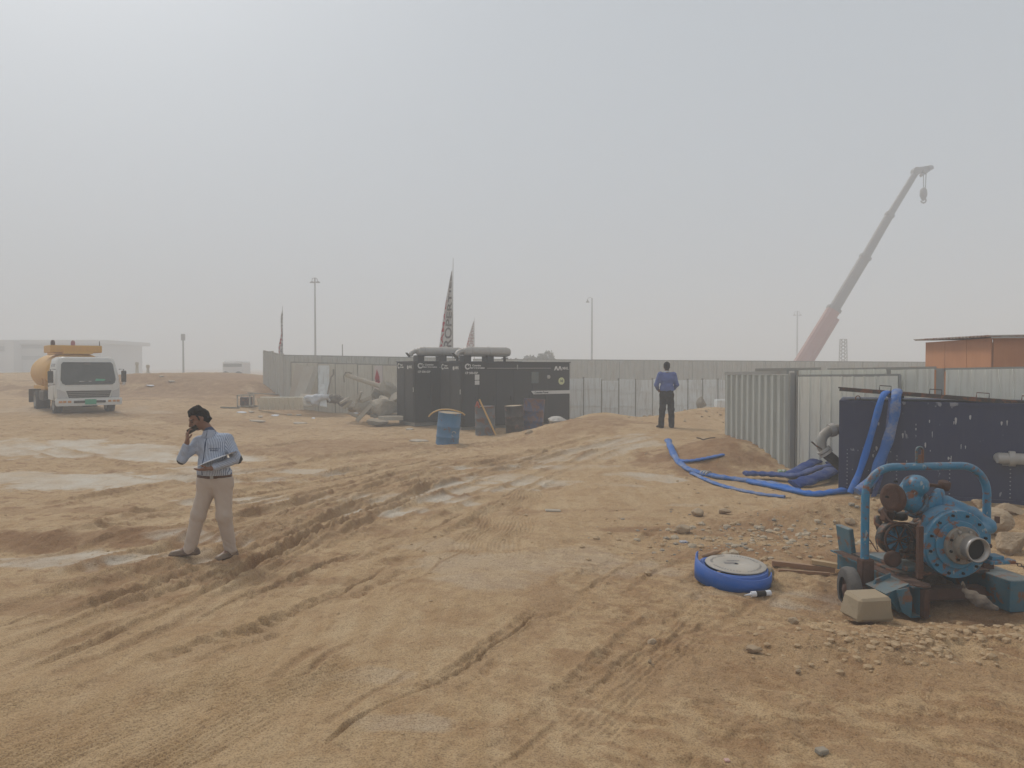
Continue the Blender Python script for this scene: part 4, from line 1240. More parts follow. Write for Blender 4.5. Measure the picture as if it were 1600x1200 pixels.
# round valve flange and check valve with its rusty flange
q = L2(1462, 789, .36); vd = Vector((.55, -.80, -.2)).normalized()
b = MB(); b.lathe([(-.03, .10), (-.025, .155), (.015, .158), (.02, .15), (.05, .10), (.06, .03)], tuple(q), vd, 36); b.build('valve_cover', m_pbc, pump)
b = MB(); b.box(tuple(q + vd * .05), (.05, .05, .07), rot=(0, .4, .3), bev=.008); b.build('cover_clamp', m_engine, pump)
sd = SDF(.008, .035)
c0, c1, c2, c3 = L2(1428, 760, .38), L2(1416, 778, .40), L2(1398, 778, .42), L2(1450, 800, .40)
sd.path([tuple(c0), tuple(c1), tuple(c3), tuple(q)], [.105, .10, .085, .09])
sd.path([tuple(c1), tuple(c1.lerp(c2, .35))], [.10, .08]); sd.ell(tuple(c0 + Vector((0, -.05, .02))), (.10, .09, .085))
sd.disp = lambda q: .003 * fbm(q[:, 0]*25, q[:, 2]*25 + q[:, 1]*9, 3, 3)
sd.build('check_valve', m_pbc, pump)
vn = (c1 + c3) / 2; vdir = (c3 - c1).normalized()
b = MB(); b.lathe([(-.02, .10), (-.02, .125), (.0, .127), (.0, .122), (.004, .122), (.004, .127), (.024, .125), (.024, .10)], tuple(vn), vdir, 30); b.build('valve_joint', m_pb, pump)
for k in range(7):
    a = 2*math.pi*k/7; u_ = vdir.orthogonal().normalized(); w_2 = vdir.cross(u_); q_ = vn + u_*.112*math.cos(a) + w_2*.112*math.sin(a) + vdir*.02
    MB().cyl(q_, q_ + vdir*.018, .010, n=6).build('bolt', m_rust, pump)
b = MB(); dd = (c2 - c1).normalized(); dd = Vector((dd.x, -.25, dd.z * .3)).normalized()
b.lathe([(0, .13), (.03, .135), (.05, .12), (.055, .09)], tuple(c2 + dd * .00), dd, 30); b.lathe([(.03, .09), (.035, .001)], tuple(c2), dd, 30); b.build('valve_flange', m_rust, pump)
b = MB(); l0, l1 = L2(1444, 757, .5), L2(1472, 760, .5); b.tube([tuple(l0), tuple(l1)], .018, 10); b.lathe([(-.04, .05), (-.03, .055), (.03, .055), (.04, .04)], tuple(l1 + Vector((.02, 0, .01))), (0, -.3, 1), 14); b.build('priming_lever', m_rust, pump)
# engine behind and left
eg = SDF(.012, .03)
e0 = L2(1428, 828, .55)
def E(px, py, ly): return tuple(L2(px, py, ly))
eg.cone(E(1440, 850, .72), E(1500, 850, .95), .17, .17).cone(E(1425, 838, .62), E(1450, 870, .8), .13, .15)
eg.cone(E(1440, 815, .62), E(1475, 808, .8), .075, .09).cone(E(1380, 800, .72), E(1410, 806, .6), .045, .05).cone(E(1372, 812, .7), E(1376, 828, .66), .04, .035)
eg.cone(E(1385, 800, .66), E(1388, 782, .62), .035, .04).cone(E(1455, 880, .6), E(1500, 880, .7), .11, .12).cone(E(1470, 830, .45), E(1500, 825, .3), .10, .12)
eg.ell(E(1448, 822, .50), (.10, .09, .06)).cone(E(1400, 880, .65), E(1440, 890, .6), .06, .07)
eg.disp = lambda q: .012 * fbm(q[:, 0] * 14 + q[:, 1] * 9, q[:, 2] * 14 + q[:, 1] * 5, 7, 3)
eg.build('engine_block', m_engine, pump)
fcn = L2(1402, 842, .50); fd = Vector((-.15, -1, .05)).normalized()
b = MB(); b.lathe([(-.14, .13), (-.10, .155), (-.01, .158), (.0, .15), (.0, .125), (-.04, .12)], tuple(fcn), fd, 34, caps=False); b.build('flywheel_shroud', m_engine, pump)
b = MB(); b.lathe([(-.05, .12), (-.045, .02), (.01, .035), (.02, .03)], tuple(fcn), fd, 24)
for k in range(8):
    a = 2*math.pi*k/8; u = Vector((math.cos(a), 0, math.sin(a)))
    b.box(tuple(fcn + u * .075 + fd * -.005), (.10, .012, .035), rot=(R(35), -a, 0))
b.build('cooling_fan', m_pbc, pump)
b = MB(); b.tube([(fcn.x + .135*math.cos(a), fcn.y - .02, fcn.z + .135*math.sin(a)) for a in np.linspace(0, 2*math.pi, 24)], .012, 8); b.build('fan_guard', m_rust, pump)
b = MB()
for k in range(4):
    a = R(20 + 45 * k); b.tube([(fcn.x + .13*math.cos(a), fcn.y - .03, fcn.z + .13*math.sin(a)), (fcn.x - .13*math.cos(a), fcn.y - .03, fcn.z - .13*math.sin(a))], .007, 6)
b.build('guard_spoke', m_rust, pump)
b = MB(); b.tube([E(1450, 826, .34), E(1446, 822, .36), E(1450, 814, .38), E(1460, 812, .36), E(1468, 818, .32), E(1470, 826, .28)], .018, 10); b.build('oil_pipe', m_pipe, pump)
b = MB(); b.tube(_spline([E(1352, 835, .5), E(1362, 848, .45), E(1372, 862, .4), E(1368, 838, .5), E(1380, 830, .5)], 5), .005, 6); b.build('cable', m_engine, pump)
b = MB(); b.tube(_spline([E(1380, 795, .6), E(1392, 815, .45), E(1420, 818, .4), E(1450, 830, .35)], 5), .010, 8); b.build('fuel_line', m_rust, pump)
b = MB(); b.box(E(1460, 815, .70), (.26, .20, .10), rot=(0, .1, .2), bev=.02); b.build('rocker_cover', m_flange, pump)
b = MB(); b.box(E(1400, 878, .6), (.20, .5, .05), rot=(0, 0, .1), bev=.01); b.build('tool_tray', m_teal, pump)
# rusty prop leg at the front left
p0 = L2(1437, 822, .04); p1 = L2(1437, 904, .04)
b = MB(); b.box(((p0.x+p1.x)/2, .04, (p0.z+p1.z)/2), (.045, .045, abs(p0.z-p1.z)), bev=.004); b.build('prop_leg', m_rust, pump)
b = MB(); b.lathe([(0, .075), (.012, .075)], (p1.x, .03, .291), (0, 0, 1), 24); b.build('leg_plate', m_rust, pump)
b = MB(); b.box((p1.x, -.03, .15), (.045, .06, .24)); b.build('leg_sleeve', m_rust, pump)
b = MB(); b.prism([(BX - .10, -.012, .02), (BX - .19, -.012, .08), (BX - .24, -.012, .27), (BX - .13, -.012, .285), (BX - .095, -.012, .20)], (0, .012, 0)); b.build('gusset_plate', m_teal, pump)
b = MB(); b.box(tuple(L2(1562, 877, .02)), (.24, .10, .035), bev=.006); b.box(tuple(L2(1552, 872, .05)), (.12, .12, .06), bev=.006); b.build('foot_bracket', m_pbc, pump)
b = MB()
ch = [tuple(L2(1578 + 5 * k, 876 + 2.2 * k, .10)) for k in range(8)]
for k, c in enumerate(ch):
    Mx = Matrix.Translation(c) @ Euler((R(90) if k % 2 else 0, 0, R(-10))).to_matrix().to_4x4()
    b.tube([(.02*math.cos(a), .012*math.sin(a), 0) for a in np.linspace(0, 2*math.pi, 11)], .004, 5, M=Mx)
b.build('chain', m_engine, pump)
b = MB(); b.box(tuple(L2(1558, 812, .25)), (.03, .03, .06)); b.cyl(tuple(L2(1535, 853, .0)), tuple(L2(1548, 853, .0)), .02, n=8); b.build('drain_plug', m_rust, pump)

b = MB(); b.lathe([(0, .05), (.02, .075), (.05, .075), (.06, .05)], E(1392, 872, .42), (-.2, -1, 0), 22); b.build('belt_pulley', m_rust, pump)
b = MB(); b.tube(_spline([E(1462, 800, .48), E(1476, 822, .36), E(1462, 850, .30), E(1440, 868, .34)], 5), .014, 8); b.build('water_pipe', m_engine, pump)
b = MB(); b.box(E(1386, 806, .60), (.09, .10, .12), rot=(.1, .2, .1), bev=.015); b.build('fuel_filter', m_rust, pump)
b = MB(); b.box(E(1415, 868, .48), (.14, .12, .05), rot=(0, .1, .1), bev=.01); b.cyl(E(1425, 858, .42), E(1425, 846, .42), .02, n=10); b.build('mounting_bracket', m_engine, pump)
for px_, py_ in ((1398, 752), (1397, 800), (1384, 776)):
    q_ = Vector(E(px_, py_, .36)); MB().cyl(q_, q_ + Vector((0, -.03, 0)), .012, n=6).build('bolt', m_void, pump)
# ================================================================== tanker lorry
def loft(rings, close=True, smooth=True, mb=None):
    mb = mb or MB(); n = len(rings[0]); vs = [p for r in rings for p in r]
    mb.add(vs, [(i*n+k, i*n+(k+1) % n, (i+1)*n+(k+1) % n, (i+1)*n+k) for i in range(len(rings)-1) for k in range(n)], smooth)
    if close: mb.add(rings[0], [tuple(reversed(range(n)))]); mb.add(rings[-1], [tuple(range(n))])
    return mb
def rrect(xh, y0, y1, z, r, m=5):
    pts = []
    for cx, cy_, a0 in ((xh-r, y1-r, 0), (-xh+r, y1-r, 90), (-xh+r, y0+r, 180), (xh-r, y0+r, 270)):
        for k in range(m + 1):
            a = R(a0 + 90 * k / m); pts.append((cx + r*math.cos(a), cy_ + r*math.sin(a), z))
    return pts
m_cabw = paint('dusty white cab paint', (.62, .63, .61), rough=.4, dust=.25, scale=1.0)
m_ylw = paint('faded yellow tank paint', (.60, .31, .03), rough=.5, dust=.12, scale=1.0, streak=.3, scol=(.35, .2, .08))
m_dkp = paint('dark plastic', (.03, .03, .03), rough=.6, dust=.3)
m_scr = paint('windscreen', (.035, .042, .04), rough=.12, dust=.25, dcol=(.2, .19, .17))
m_amb = paint('amber lamp', (.55, .22, .04), rough=.3, dust=.2)
m_lens = paint('headlamp lens', (.5, .5, .5), rough=.2, dust=.2)
m_green = paint('green plate', (.05, .33, .20), rough=.5, dust=.1)
m_redl = paint('red beacon', (.35, .10, .12), rough=.4, dust=.3)
tr = thing('tanker_lorry', 'white and yellow tanker lorry with a green number plate driving through the dust', 'lorry', (0, 0, 0))
yF = lambda z: 0.0 if z < 1.0 else (z - 1.0) * .30
cab = loft([rrect(.93, .02, 1.50, .50, .12), rrect(.965, 0.0, 1.52, .70, .14), rrect(.97, yF(1.0), 1.52, 1.02, .14), rrect(.95, yF(1.35), 1.52, 1.35, .14), rrect(.90, yF(1.7), 1.50, 1.70, .14), rrect(.86, yF(1.9) + .01, 1.48, 1.90, .16), rrect(.76, yF(1.9) + .12, 1.38, 1.97, .16)])
cab.build('cab', m_cabw, tr)
w = MB(); w.prism([(x, yF(z) - .022, z) for x, z in ((-.78, 1.08), (-.70, 1.03), (.70, 1.03), (.78, 1.08), (.825, 1.20), (.775, 1.72), (.72, 1.79), (-.72, 1.79), (-.775, 1.72), (-.825, 1.20))], (0, .04, 0)); ws = w.build('windscreen', m_scr, tr)
for x0, x1 in ((-.45, -.02), (.25, .68)):
    w = MB(); w.tube([(x0, yF(1.06) - .035, 1.06), (x1, yF(1.16) - .035, 1.15)], .010, 6); w.build('wiper', m_dkp, ws)
w = MB(); w.prism([(.18, yF(1.15) - .026, 1.13), (.52, yF(1.15) - .026, 1.13), (.50, yF(1.22) - .026, 1.21), (.22, yF(1.22) - .026, 1.23)], (0, .01, 0)); w.build('dashboard_cloth', m_green, tr)
for xa, xb in ((-.30, -.06), (-.02, .14)):
    w = MB(); w.prism([(xa, yF(1.13) - .025, 1.115), (xb, yF(1.13) - .025, 1.115), (xb - .05, yF(1.16) - .025, 1.15), (xa + .02, yF(1.16) - .025, 1.155)], (0, .008, 0)); w.build('dashboard_paper', m_lens, tr)
w = MB(); w.prism([(x, yF(z) - .0245, z) for x, z in ((-.10, 1.70), (.10, 1.70), (.09, 1.77), (-.09, 1.77))], (0, .008, 0)); w.build('inner_mirror', m_dkp, ws)
w = MB(); w.prism([(x, -.015, z) for x, z in ((-.60, .60), (.60, .60), (.68, .83), (-.68, .83))], (0, .04, 0))
w.build('grille', m_dkp, tr)
for k in range(3):
    w = MB(); w.box((0, -.02, .65 + .06 * k), (1.20 + .05 * k, .02, .012)); w.build('grille_bar', m_galv, tr)
for s in (-1, 1):
    w = MB(); w.prism([(s*.93, .0, .60), (s*.66, -.015, .60), (s*.72, -.015, .80), (s*.93, .0, .90)], (0, .05, 0)); w.build('headlight', m_lens, tr)
    for q in (.60, .74, .86):
        w = MB(); w.box((s*q, -.105, .47), (.10, .02, .07), bev=.006); w.build('fog_lamp', m_amb, tr)
    mi = MB(); mi.box((s*1.10, .12, 1.30), (.16, .07, .40), bev=.02); mo = mi.build('mirror', m_dkp, tr)
    mi = MB(); mi.tube([(s*.95, .15, 1.55), (s*1.10, .13, 1.55), (s*1.10, .13, 1.04), (s*.96, .15, 1.04)], .014, 6); mi.build('mirror_arm', m_dkp, mo)
    mi = MB(); mi.box((s*1.10, .11, 1.06), (.10, .05, .10), bev=.01); mi.build('lower_mirror', m_lens, mo)
    dw = MB(); dw.prism([(s*.955, .45, 1.15), (s*.955, 1.25, 1.15), (s*.885, 1.22, 1.74), (s*.885, .52, 1.74)], (s*.012, 0, 0)); dd_ = dw.build('door_window', m_scr, tr)
    dw = MB(); dw.box((s*.972, .9, .82), (.012, .95, .60), bev=.004); d_ = dw.build('door', m_cabw, tr)
    dw = MB(); dw.box((s*.985, 1.22, .98), (.03, .14, .03)); dw.build('handle', m_dkp, d_)
b = loft([rrect(.97, -.10, .06, .33, .05), rrect(1.0, -.10, .06, .40, .05), rrect(1.0, -.10, .06, .55, .05), rrect(.97, -.07, .06, .58, .05)]); b.build('bumper', m_cabw, tr)
w = MB(); w.box((0, -.105, .46), (.95, .02, .08)); w.build('bumper_grille', m_dkp, tr)
w = MB(); w.box((.02, -.12, .455), (.34, .012, .17)); pl = w.build('number_plate', m_green, tr)
w = MB(); w.box((0, 2.6, .55), (.75, 4.9, .18)); w.box((0, .8, .42), (1.3, .5, .2)); w.build('chassis', m_dkp, tr)
def lw(x, y, wd, nm='wheel'):
    s = 1 if x > 0 else -1
    w = MB(); w.lathe([(0, .22), (.01, .35), (.04, .385), (wd - .04, .385), (wd - .01, .35), (wd, .22)], (x - wd/2, y, .385), (1, 0, 0), 30, caps=False); o = w.build(nm, m_tyre, tr)
    w = MB(); w.lathe([(.0, .225), (.05, .2), (.07, .08), (.03, .06), (.02, .01)], (x - s * -wd/2, y, .385), (-s, 0, 0), 20, caps=False); w.lathe([(wd, .225), (wd * .5, .22)], (x - s * -wd/2, y, .385), (-s, 0, 0), 20); w.build('rim', m_galv, o)
for s in (-1, 1): lw(s*.80, .85, .24); lw(s*.78, 3.9, .46)
tkb = MB()
rings = []
for y, f in ((1.72, .86), (1.78, .96), (1.95, 1.0), (5.0, 1.0), (5.12, .96), (5.18, .86)):
    rings.append([(.98*f*math.cos(a), y, 1.42 + .74*f*math.sin(a)) for a in np.linspace(0, 2*math.pi, 33)[:-1]])
loft(rings, mb=tkb); tkb.build('tank', m_ylw, tr)
w = MB(); w.box((0, 2.55, 2.27), (1.62, 1.3, .26), bev=.02); w.box((0, 3.2, 2.14), (.9, 3.2, .10)); w.build('top_hopper', m_ylw, tr)
for x, mm in ((-.72, m_rust), (-.10, m_redl)):
    w = MB(); w.lathe([(0, .07), (.10, .07), (.16, .05), (.18, .01)], (x, 1.98, 2.40), (0, 0, 1), 14); w.build('beacon', mm, tr)
w = MB(); w.cyl((.74, 1.95, 2.38), (.74, 1.95, 2.56), .014, n=8); w.build('stub_post', m_dkp, tr)
for s in (-1, 1):
    w = MB(); w.box((s*.93, 3.0, .90), (.14, 2.2, .12), bev=.01); w.box((s*.92, 2.1, 1.02), (.10, .05, .42)); w.box((s*.92, 2.7, 1.02), (.10, .05, .42)); w.build('side_rail', m_ylw, tr)
    w = MB(); w.box((s*.92, 2.4, .62), (.22, .9, .34), bev=.02); w.build('tool_box', m_dkp, tr)
    w = MB(); w.box((s*.9, 4.6, .55), (.40, .03, .50)); w.build('mud_flap', m_dkp, tr)
tx, ty = (139 - 800) / 1155 * 25.0, 25.0
tr.location = (tx, ty, gz(tx, ty) - .05); tr.rotation_euler = (0, 0, R(41))

# ================================================================== mobile crane in the dust
m_crr = paint('faded red crane paint', (.32, .09, .075), rough=.5, dust=.3, scale=.3)
m_crg = paint('grey crane boom', (.17, .155, .155), rough=.5, dust=.2, scale=.3)
m_crw = paint('white crane lettering', (.6, .58, .55), rough=.5, dust=.2)
CY = 84.0
crp = P(1236, 592, CY)
cr = thing('mobile_crane', 'faded red crane boom reaching high into the dust behind the grey hoarding', 'crane', (crp.x - 1.5, CY, gz(crp.x, CY)))
crI = Matrix.Translation(-cr.location)
def boom(p, q, w0, w1, mat, name='boom_section', mb=None):
    p, q = P(*p, CY), P(*q, CY); d = (q - p).normalized(); u = Vector((0, 1, 0)); v = d.cross(u).normalized()
    rings = []
    for c, w in ((p, w0), (q, w1)):
        rings.append([tuple(c + u*w*a*.42 + v*w*b*.5) for a, b in ((-1,-.6),(-.6,-1),(.6,-1),(1,-.6),(1,.6),(.6,1),(-.6,1),(-1,.6))])
    mb = mb or MB(); loft(rings, smooth=False, mb=mb); return addp(mb, name, mat, cr)
s_ = CY / 1155
boom((1236, 592), (1303, 483), 20*s_, 19*s_, m_crr)
boom((1300, 488), (1352, 402), 15.5*s_, 14.5*s_, m_crg)
boom((1350, 405), (1390, 336), 12.5*s_, 11.5*s_, m_crg)
boom((1389, 338), (1432, 268), 9.5*s_, 8.5*s_, m_crg)
for c, w in (((1303, 483), 21), ((1352, 402), 17), ((1390, 336), 13.5)):
    boom((c[0]-1.2, c[1]+2), (c[0]+1.2, c[1]-2), w*s_, w*s_, m_crg, 'boom_collar')
boom((1262, 574), (1308, 498), 7*s_, 7*s_, m_crr, 'luffing_cylinder')
mb = MB(); mb.box((0,0,0), (.9, .5, .8)); 
hd = MB()
for c, r in (((1431, 268), 6), ((1444, 269), 3.5), ((1453, 263), 3.5)):
    q = P(*c, CY); hd.cyl(q - Vector((0, .35, 0)), q + Vector((0, .35, 0)), r*s_, n=16)
bar_mb(P(1431, 266, CY), P(1455, 262, CY), .35, .5, hd); bar_mb(P(1438, 275, CY), P(1452, 265, CY), .3, .3, hd)
addp(hd, 'boom_head', m_crg, cr)
rp = MB(); rp.tube([P(1443, 272, CY), P(1443, 294, CY)], .045, 6); rp.tube([P(1447, 270, CY), P(1446, 294, CY)], .045, 6); addp(rp, 'hoist_rope', m_dkp, cr)
hk = MB(); q0, q1 = P(1443, 293, CY), P(1443, 311, CY)
hk.lathe([(0, .12), (.25, .36), (.9, .40), (1.25, .25), (1.5, .08)], q0, (0, 0, -1), 14); hb_ = addp(hk, 'hook_block', m_crg, cr)
hk = MB(); hk.tube([q1 + Vector((.0, 0, .2))] + [q1 + Vector((.28*math.cos(a), 0, -.15 + .28*math.sin(a))) for a in np.linspace(1.5, -3.0, 12)], .09, 8); addp(hk, 'hook', m_crg, cr)
cx0 = crp.x
ca = MB(); ca.box((cx0 - .5, CY, .95), (7.5, 2.4, .40), bev=.05); ca.box((cx0 + 2.9, CY, .95), (1.6, 2.3, .55), bev=.1); addp(ca, 'carrier', m_crr, cr)
ca = MB(); ca.box((cx0 + .5, CY, 1.22), (2.4, 1.9, .2), bev=.08); addp(ca, 'turntable', m_crg, cr)
for k in range(4):
    for s in (-1, 1):
        w = MB(); w.lathe([(0, .2), (.02, .44), (.3, .44), (.34, .2)], (cx0 - 3.2 + 1.7*k, CY + s*1.1 - .17, .44), (0, 1, 0), 20); addp(w, 'wheel', m_tyre, cr)

# ================================================================== lamp posts, mast
m_pole = paint('grey lamp post', (.20, .20, .195), rough=.6, dust=.2)
def lamp_post(label, px, ytop, Y, r, style):
    q = P(px, ytop, Y); zb = gz(q.x, Y) - .1
    l = thing('street_lamp', label, 'lamp post', (q.x, Y, zb), 0, 'tall lamp posts in the dust')
    h = q.z - zb
    MB().lathe([(0, r*1.3), (.3, r*1.2), (h, r*.75)], (0, 0, 0), (0, 0, 1), 12).build('pole', m_pole, l)
    k = Y / 1155
    if style == 'twin':
        b = MB(); b.box((0, 0, h - 7*k), (13*k, .10, .07)); b.tube([(-5*k, 0, h - 7*k), (-4*k, 0, h - 1*k), (0, 0, h)], .04, 6); b.tube([(5*k, 0, h - 7*k), (3*k, 0, h - 1*k), (0, 0, h)], .04, 6); b.build('bracket', m_pole, l)
        for s in (-1, 1):
            b = MB(); b.lathe([(0, .06), (.08, .2), (.2, .3), (.22, .28)], (s*4.5*k, 0, h - 5*k), (0, 0, -1), 14); b.build('lamp_shade', m_pole, l)
    elif style == 'hook':
        b = MB(); b.tube([(0, 0, h - .1), (-2*k, 0, h + .12), (-6*k, 0, h + .05), (-7*k, 0, h - 4*k)], .04, 6); b.build('bracket', m_pole, l)
        b = MB(); b.lathe([(0, .05), (.2, .12), (.38, .28), (.42, .26)], (-7*k, 0, h - 2*k), (0, 0, -1), 14); b.build('lamp_shade', m_pole, l)
    elif style == 'box':
        b = MB(); b.box((0, 0, h - .35), (.42, .3, .75), bev=.06); b.build('lamp_head', m_pole, l)
    return l
lamp_post('tall twin headed lamp post rising behind the pale board hoarding', 492, 434, 88, .11, 'twin')
lamp_post('slim lamp post with one hooked lantern between the generators and the standing man', 925, 466, 104, .12, 'hook')
lamp_post('very faint twin headed lamp post close to the foot of the crane boom', 1246, 486, 150, .16, 'twin')
lamp_post('short lamp post with a box head standing alone on the dirt berm', 286, 522, 84, .10, 'box')
lamp_post('thin short mast poking above the middle of the board hoarding', 535, 538, 62, .05, 'none')
ms = thing('lattice_mast', 'small faint lattice mast between the crane boom and the plywood shed', 'mast', (*[P(1317, 600, 100)[i] for i in (0, 1)], gz(P(1317, 600, 100).x, 100)))
b = MB(); hh = P(1317, 530, 100).z - ms.location.z
for s, t in ((-1,-1),(1,-1),(1,1),(-1,1)): b.cyl((s*.45, t*.45, 0), (s*.32, t*.32, hh), .05, n=6)
n_ = 12
for k in range(n_):
    z0, z1 = hh*k/n_, hh*(k+1)/n_; w0 = .45 - .13*k/n_
    for (a, c) in (((-1,-1),(1,-1)), ((1,-1),(1,1)), ((1,1),(-1,1)), ((-1,1),(-1,-1))):
        b.cyl((a[0]*w0, a[1]*w0, z0), (c[0]*w0, c[1]*w0, z1), .035, n=5); b.cyl((a[0]*w0, a[1]*w0, z1), (c[0]*w0, c[1]*w0, z1), .03, n=5)
b.build('lattice', m_pole, ms)

# ================================================================== advertising flags
m_flag = paint('white flag cloth', (.56, .55, .54), rough=.8, dust=.15, scale=1.0, bmp=.1)
m_flt = paint('dark flag print', (.14, .13, .125), rough=.8, dust=.1)
m_flr = paint('red flag print', (.42, .03, .05), rough=.8, dust=.1)
def feather_flag(label, top, Y, ybot, wpx, ang, texts=True, scale=1.0, tip=20, tm=None):
    q = P(top[0], top[1], Y); zb = gz(q.x, Y) - .05
    f = thing('feather_flag', label, 'flag', (q.x, Y, zb), ang)
    h = q.z - zb; k = Y / 1155
    MB().tube([(0, 0, 0), (0, 0, h * .55), (.01, 0, h * .8), (.03 if texts else 0, 0, h)], [.03, .025, .018, .01], 8).build('pole', m_silver, f)
    zt = h - tip * k; z0 = P(top[0], ybot, Y).z - zb; W = wpx * k
    def pt(u, v, off=0.0):         # u along upwards 0..1, v across 0 (outer edge) .. 1 (pole)
        w = W * (1 - u) ** .85 + .02
        wav = .05 * math.sin(u * 9 + v * 3) * (1 - v) + .03 * math.sin(v * 9 + u * 4)
        return (-w * (1 - v) - .02, wav * 1.0 + off, z0 + (zt - z0) * u)
    n, m = 40, 10
    for nm in ('flag_cloth',):
        b = MB(); A = [pt(i/n, j/m, -.003) for i in range(n+1) for j in range(m+1)]; B = [pt(i/n, j/m, .003) for i in range(n+1) for j in range(m+1)]
        fs = [(i*(m+1)+j, i*(m+1)+j+1, (i+1)*(m+1)+j+1, (i+1)*(m+1)+j) for i in range(n) for j in range(m)]
        b.add(A, fs, True); b.add(B, fs, True); N_ = (m+1)
        b.add(A + B, [(i*N_, (i+1)*N_, len(A)+(i+1)*N_, len(A)+i*N_) for i in range(n)] + [(j, j+1, len(A)+j+1, len(A)+j) for j in range(m)])
        b.build(nm, m_flag, f, fix=False)
    def word(txt, u0, u1, v0, v1, mat):
        v_, f_ = text_mb(txt, 1.0, 0, 1.05, .02)
        xs = [p[0] for p in v_]; ys = [p[1] for p in v_]; x0, x1, y0, y1 = min(xs), max(xs), min(ys), max(ys)
        # thin faces only, one side
        V = []
        for p in v_:
            u = u0 + (u1 - u0) * (p[0] - x0) / (x1 - x0); v = v1 + (v0 - v1) * (p[1] - y0) / (y1 - y0)
            V.append(pt(u, v, -.008))
        b = MB(); b.add(V, f_); b.build('lettering', mat, f, fix=False)
    if texts:
        word('PROPERTIES', .01, .95, .34, .95, tm or m_flt)
        word('DAMAC', .02, .66, .03, .27, m_flr if texts != 2 else m_flr)
    return f
feather_flag('tall white feather flag with PROPERTIES in dark letters behind the generators', (707, 403), 33, 556, 22, 0)
feather_flag('small distant white feather flag with reddish print just above the silver muffler', (741, 496), 62, 553, 15, 0, 2, tm=paint('pink flag print', (.30, .12, .12), rough=.8), tip=5)
feather_flag('feather flag seen edge on over a white pole beside the leaning concrete boards', (441, 478), 40, 558, 11, R(84), True, tip=8)

# ================================================================== far hoardings
def board_fence(name, label, pts, zt, zb, mat, pm, seams=None, post=True, cat='fence', t=.04, group=None, rail=True):
    """pts: px positions of panel joints; zt top y px at each end"""
    (px0, Y0), (px1, Y1) = pts[0], pts[-1]
    a, b = P(px0, 600, Y0), P(px1, 600, Y1)
    f = thing(name, label, cat, (a.x, Y0, 0), 0, group)
    return f
def panel_run(name, label, joints, ytop, Yd, base, mat, post_mat, ribs=None, seam_rows=(), rail=True, jit=.0, seed=0):
    """joints: px; ytop=(left,right) px; Yd=(left,right) depth; base: z or None"""
    rnd = random.Random(seed); j0, j1 = joints[0], joints[-1]
    def at(px):
        # point on the straight line between both ends
        x0, x1 = (j0-800)/1155*Yd[0], (j1-800)/1155*Yd[1]; k = (px-800)/1155
        t = (x0 - k*Yd[0]) / (k*(Yd[1]-Yd[0]) - (x1-x0)); return (x0 + (x1-x0)*t, Yd[0] + (Yd[1]-Yd[0])*t, t)
    A = at(j0)
    f = thing(name, label, 'fence', (A[0], A[1], 0))
    for a, b in zip(joints[:-1], joints[1:]):
        p, q = at(a), at(b)
        dz = rnd.uniform(-jit, jit)
        z1 = P(a, ytop[0] + (ytop[1]-ytop[0])*p[2], p[1]).z + dz
        z0 = (base if base is not None else min(gz(p[0], p[1]), gz(q[0], q[1])) - .15)
        d = Vector((q[0]-p[0], q[1]-p[1])); L = d.length; d /= L
        if ribs:
            o = addp(sheet_mb((p[0], p[1]), (p[0]+d.x*(L-.02), p[1]+d.y*(L-.02)), z0, z1, ribs, .04, .3, seed=seed), 'sheet_panel', mat, f)
        else:
            mb = MB(); bar_mb((p[0]+d.x*.02, p[1]+d.y*.02, (z0+z1)/2), (p[0]+d.x*(L-.02), p[1]+d.y*(L-.02), (z0+z1)/2), .04, z1-z0, mb)
            for sr in seam_rows:
                zz = z0 + (z1-z0)*(sr + rnd.uniform(-.05, .05)); bar_mb((p[0]+d.x*.03, p[1]+d.y*.03-.03, zz), (p[0]+d.x*(L-.03), p[1]+d.y*(L-.03)-.03, zz), .03, .03, mb)
            addp(mb, 'board_panel', mat, f)
        addp(MB().box((p[0], p[1] + .06, (z0+z1)/2 + .02), (.07, .07, z1-z0+.05)), 'post', post_mat, f)
    if rail:
        p, q = at(j0), at(j1)
        addp(bar_mb((p[0], p[1]+.06, P(j0, ytop[0], p[1]).z + .02), (q[0], q[1]+.06, P(j1, ytop[1], q[1]).z + .02), .08, .08), 'top_rail', post_mat, f)
    return f
m_postd = paint('dark fence post', (.27, .26, .24), rough=.7, dust=.3)
m_bluish = paint('bluish white board', (.72, .77, .78), rough=.7, dust=.3, streak=.5, scol=(.30, .27, .22), scale=.5)
panel_run('board_fence', 'pale board hoarding behind the leaning slab and the broken concrete', [455, 497, 524, 559, 582, 598, 625, 660], (567, 573), (34, 33), None, m_far_pan, m_postd, seed=1)
panel_run('sheet_fence', 'taller grey sheet hoarding rising above the pale board hoarding', [444, 503, 569, 608, 660, 720], (556, 561), (37.5, 36), None, m_far_up, m_galv, ribs=.25, seed=2)
panel_run('sheet_fence', 'grey corner hoarding sheets at the end of the berm beside the edge-on flag', [412, 428, 444], (549, 556), (40, 37.6), None, m_far_up, m_galv, ribs=.25, seed=3)
panel_run('sheet_fence', 'long faint grey hoarding closing the site behind the standing man', list(range(740, 1500, 38)), (562, 567), (45, 43), None, m_far_up, m_galv, ribs=.3, seed=4)
panel_run('board_fence', 'row of low bluish white boards just right of the generators', [884, 912, 940, 967, 993, 1020], (592, 594), (30, 29.5), None, m_bluish, m_postd, seam_rows=(.35, .72), rail=False, jit=.05, seed=5)
panel_run('board_fence', 'low bluish white boards between the standing man and the grey hoarding', [1020, 1047, 1075, 1098, 1122, 1145], (593, 594), (30.5, 30), None, m_bluish, m_postd, seam_rows=(.45, .8), rail=False, jit=.03, seed=6)
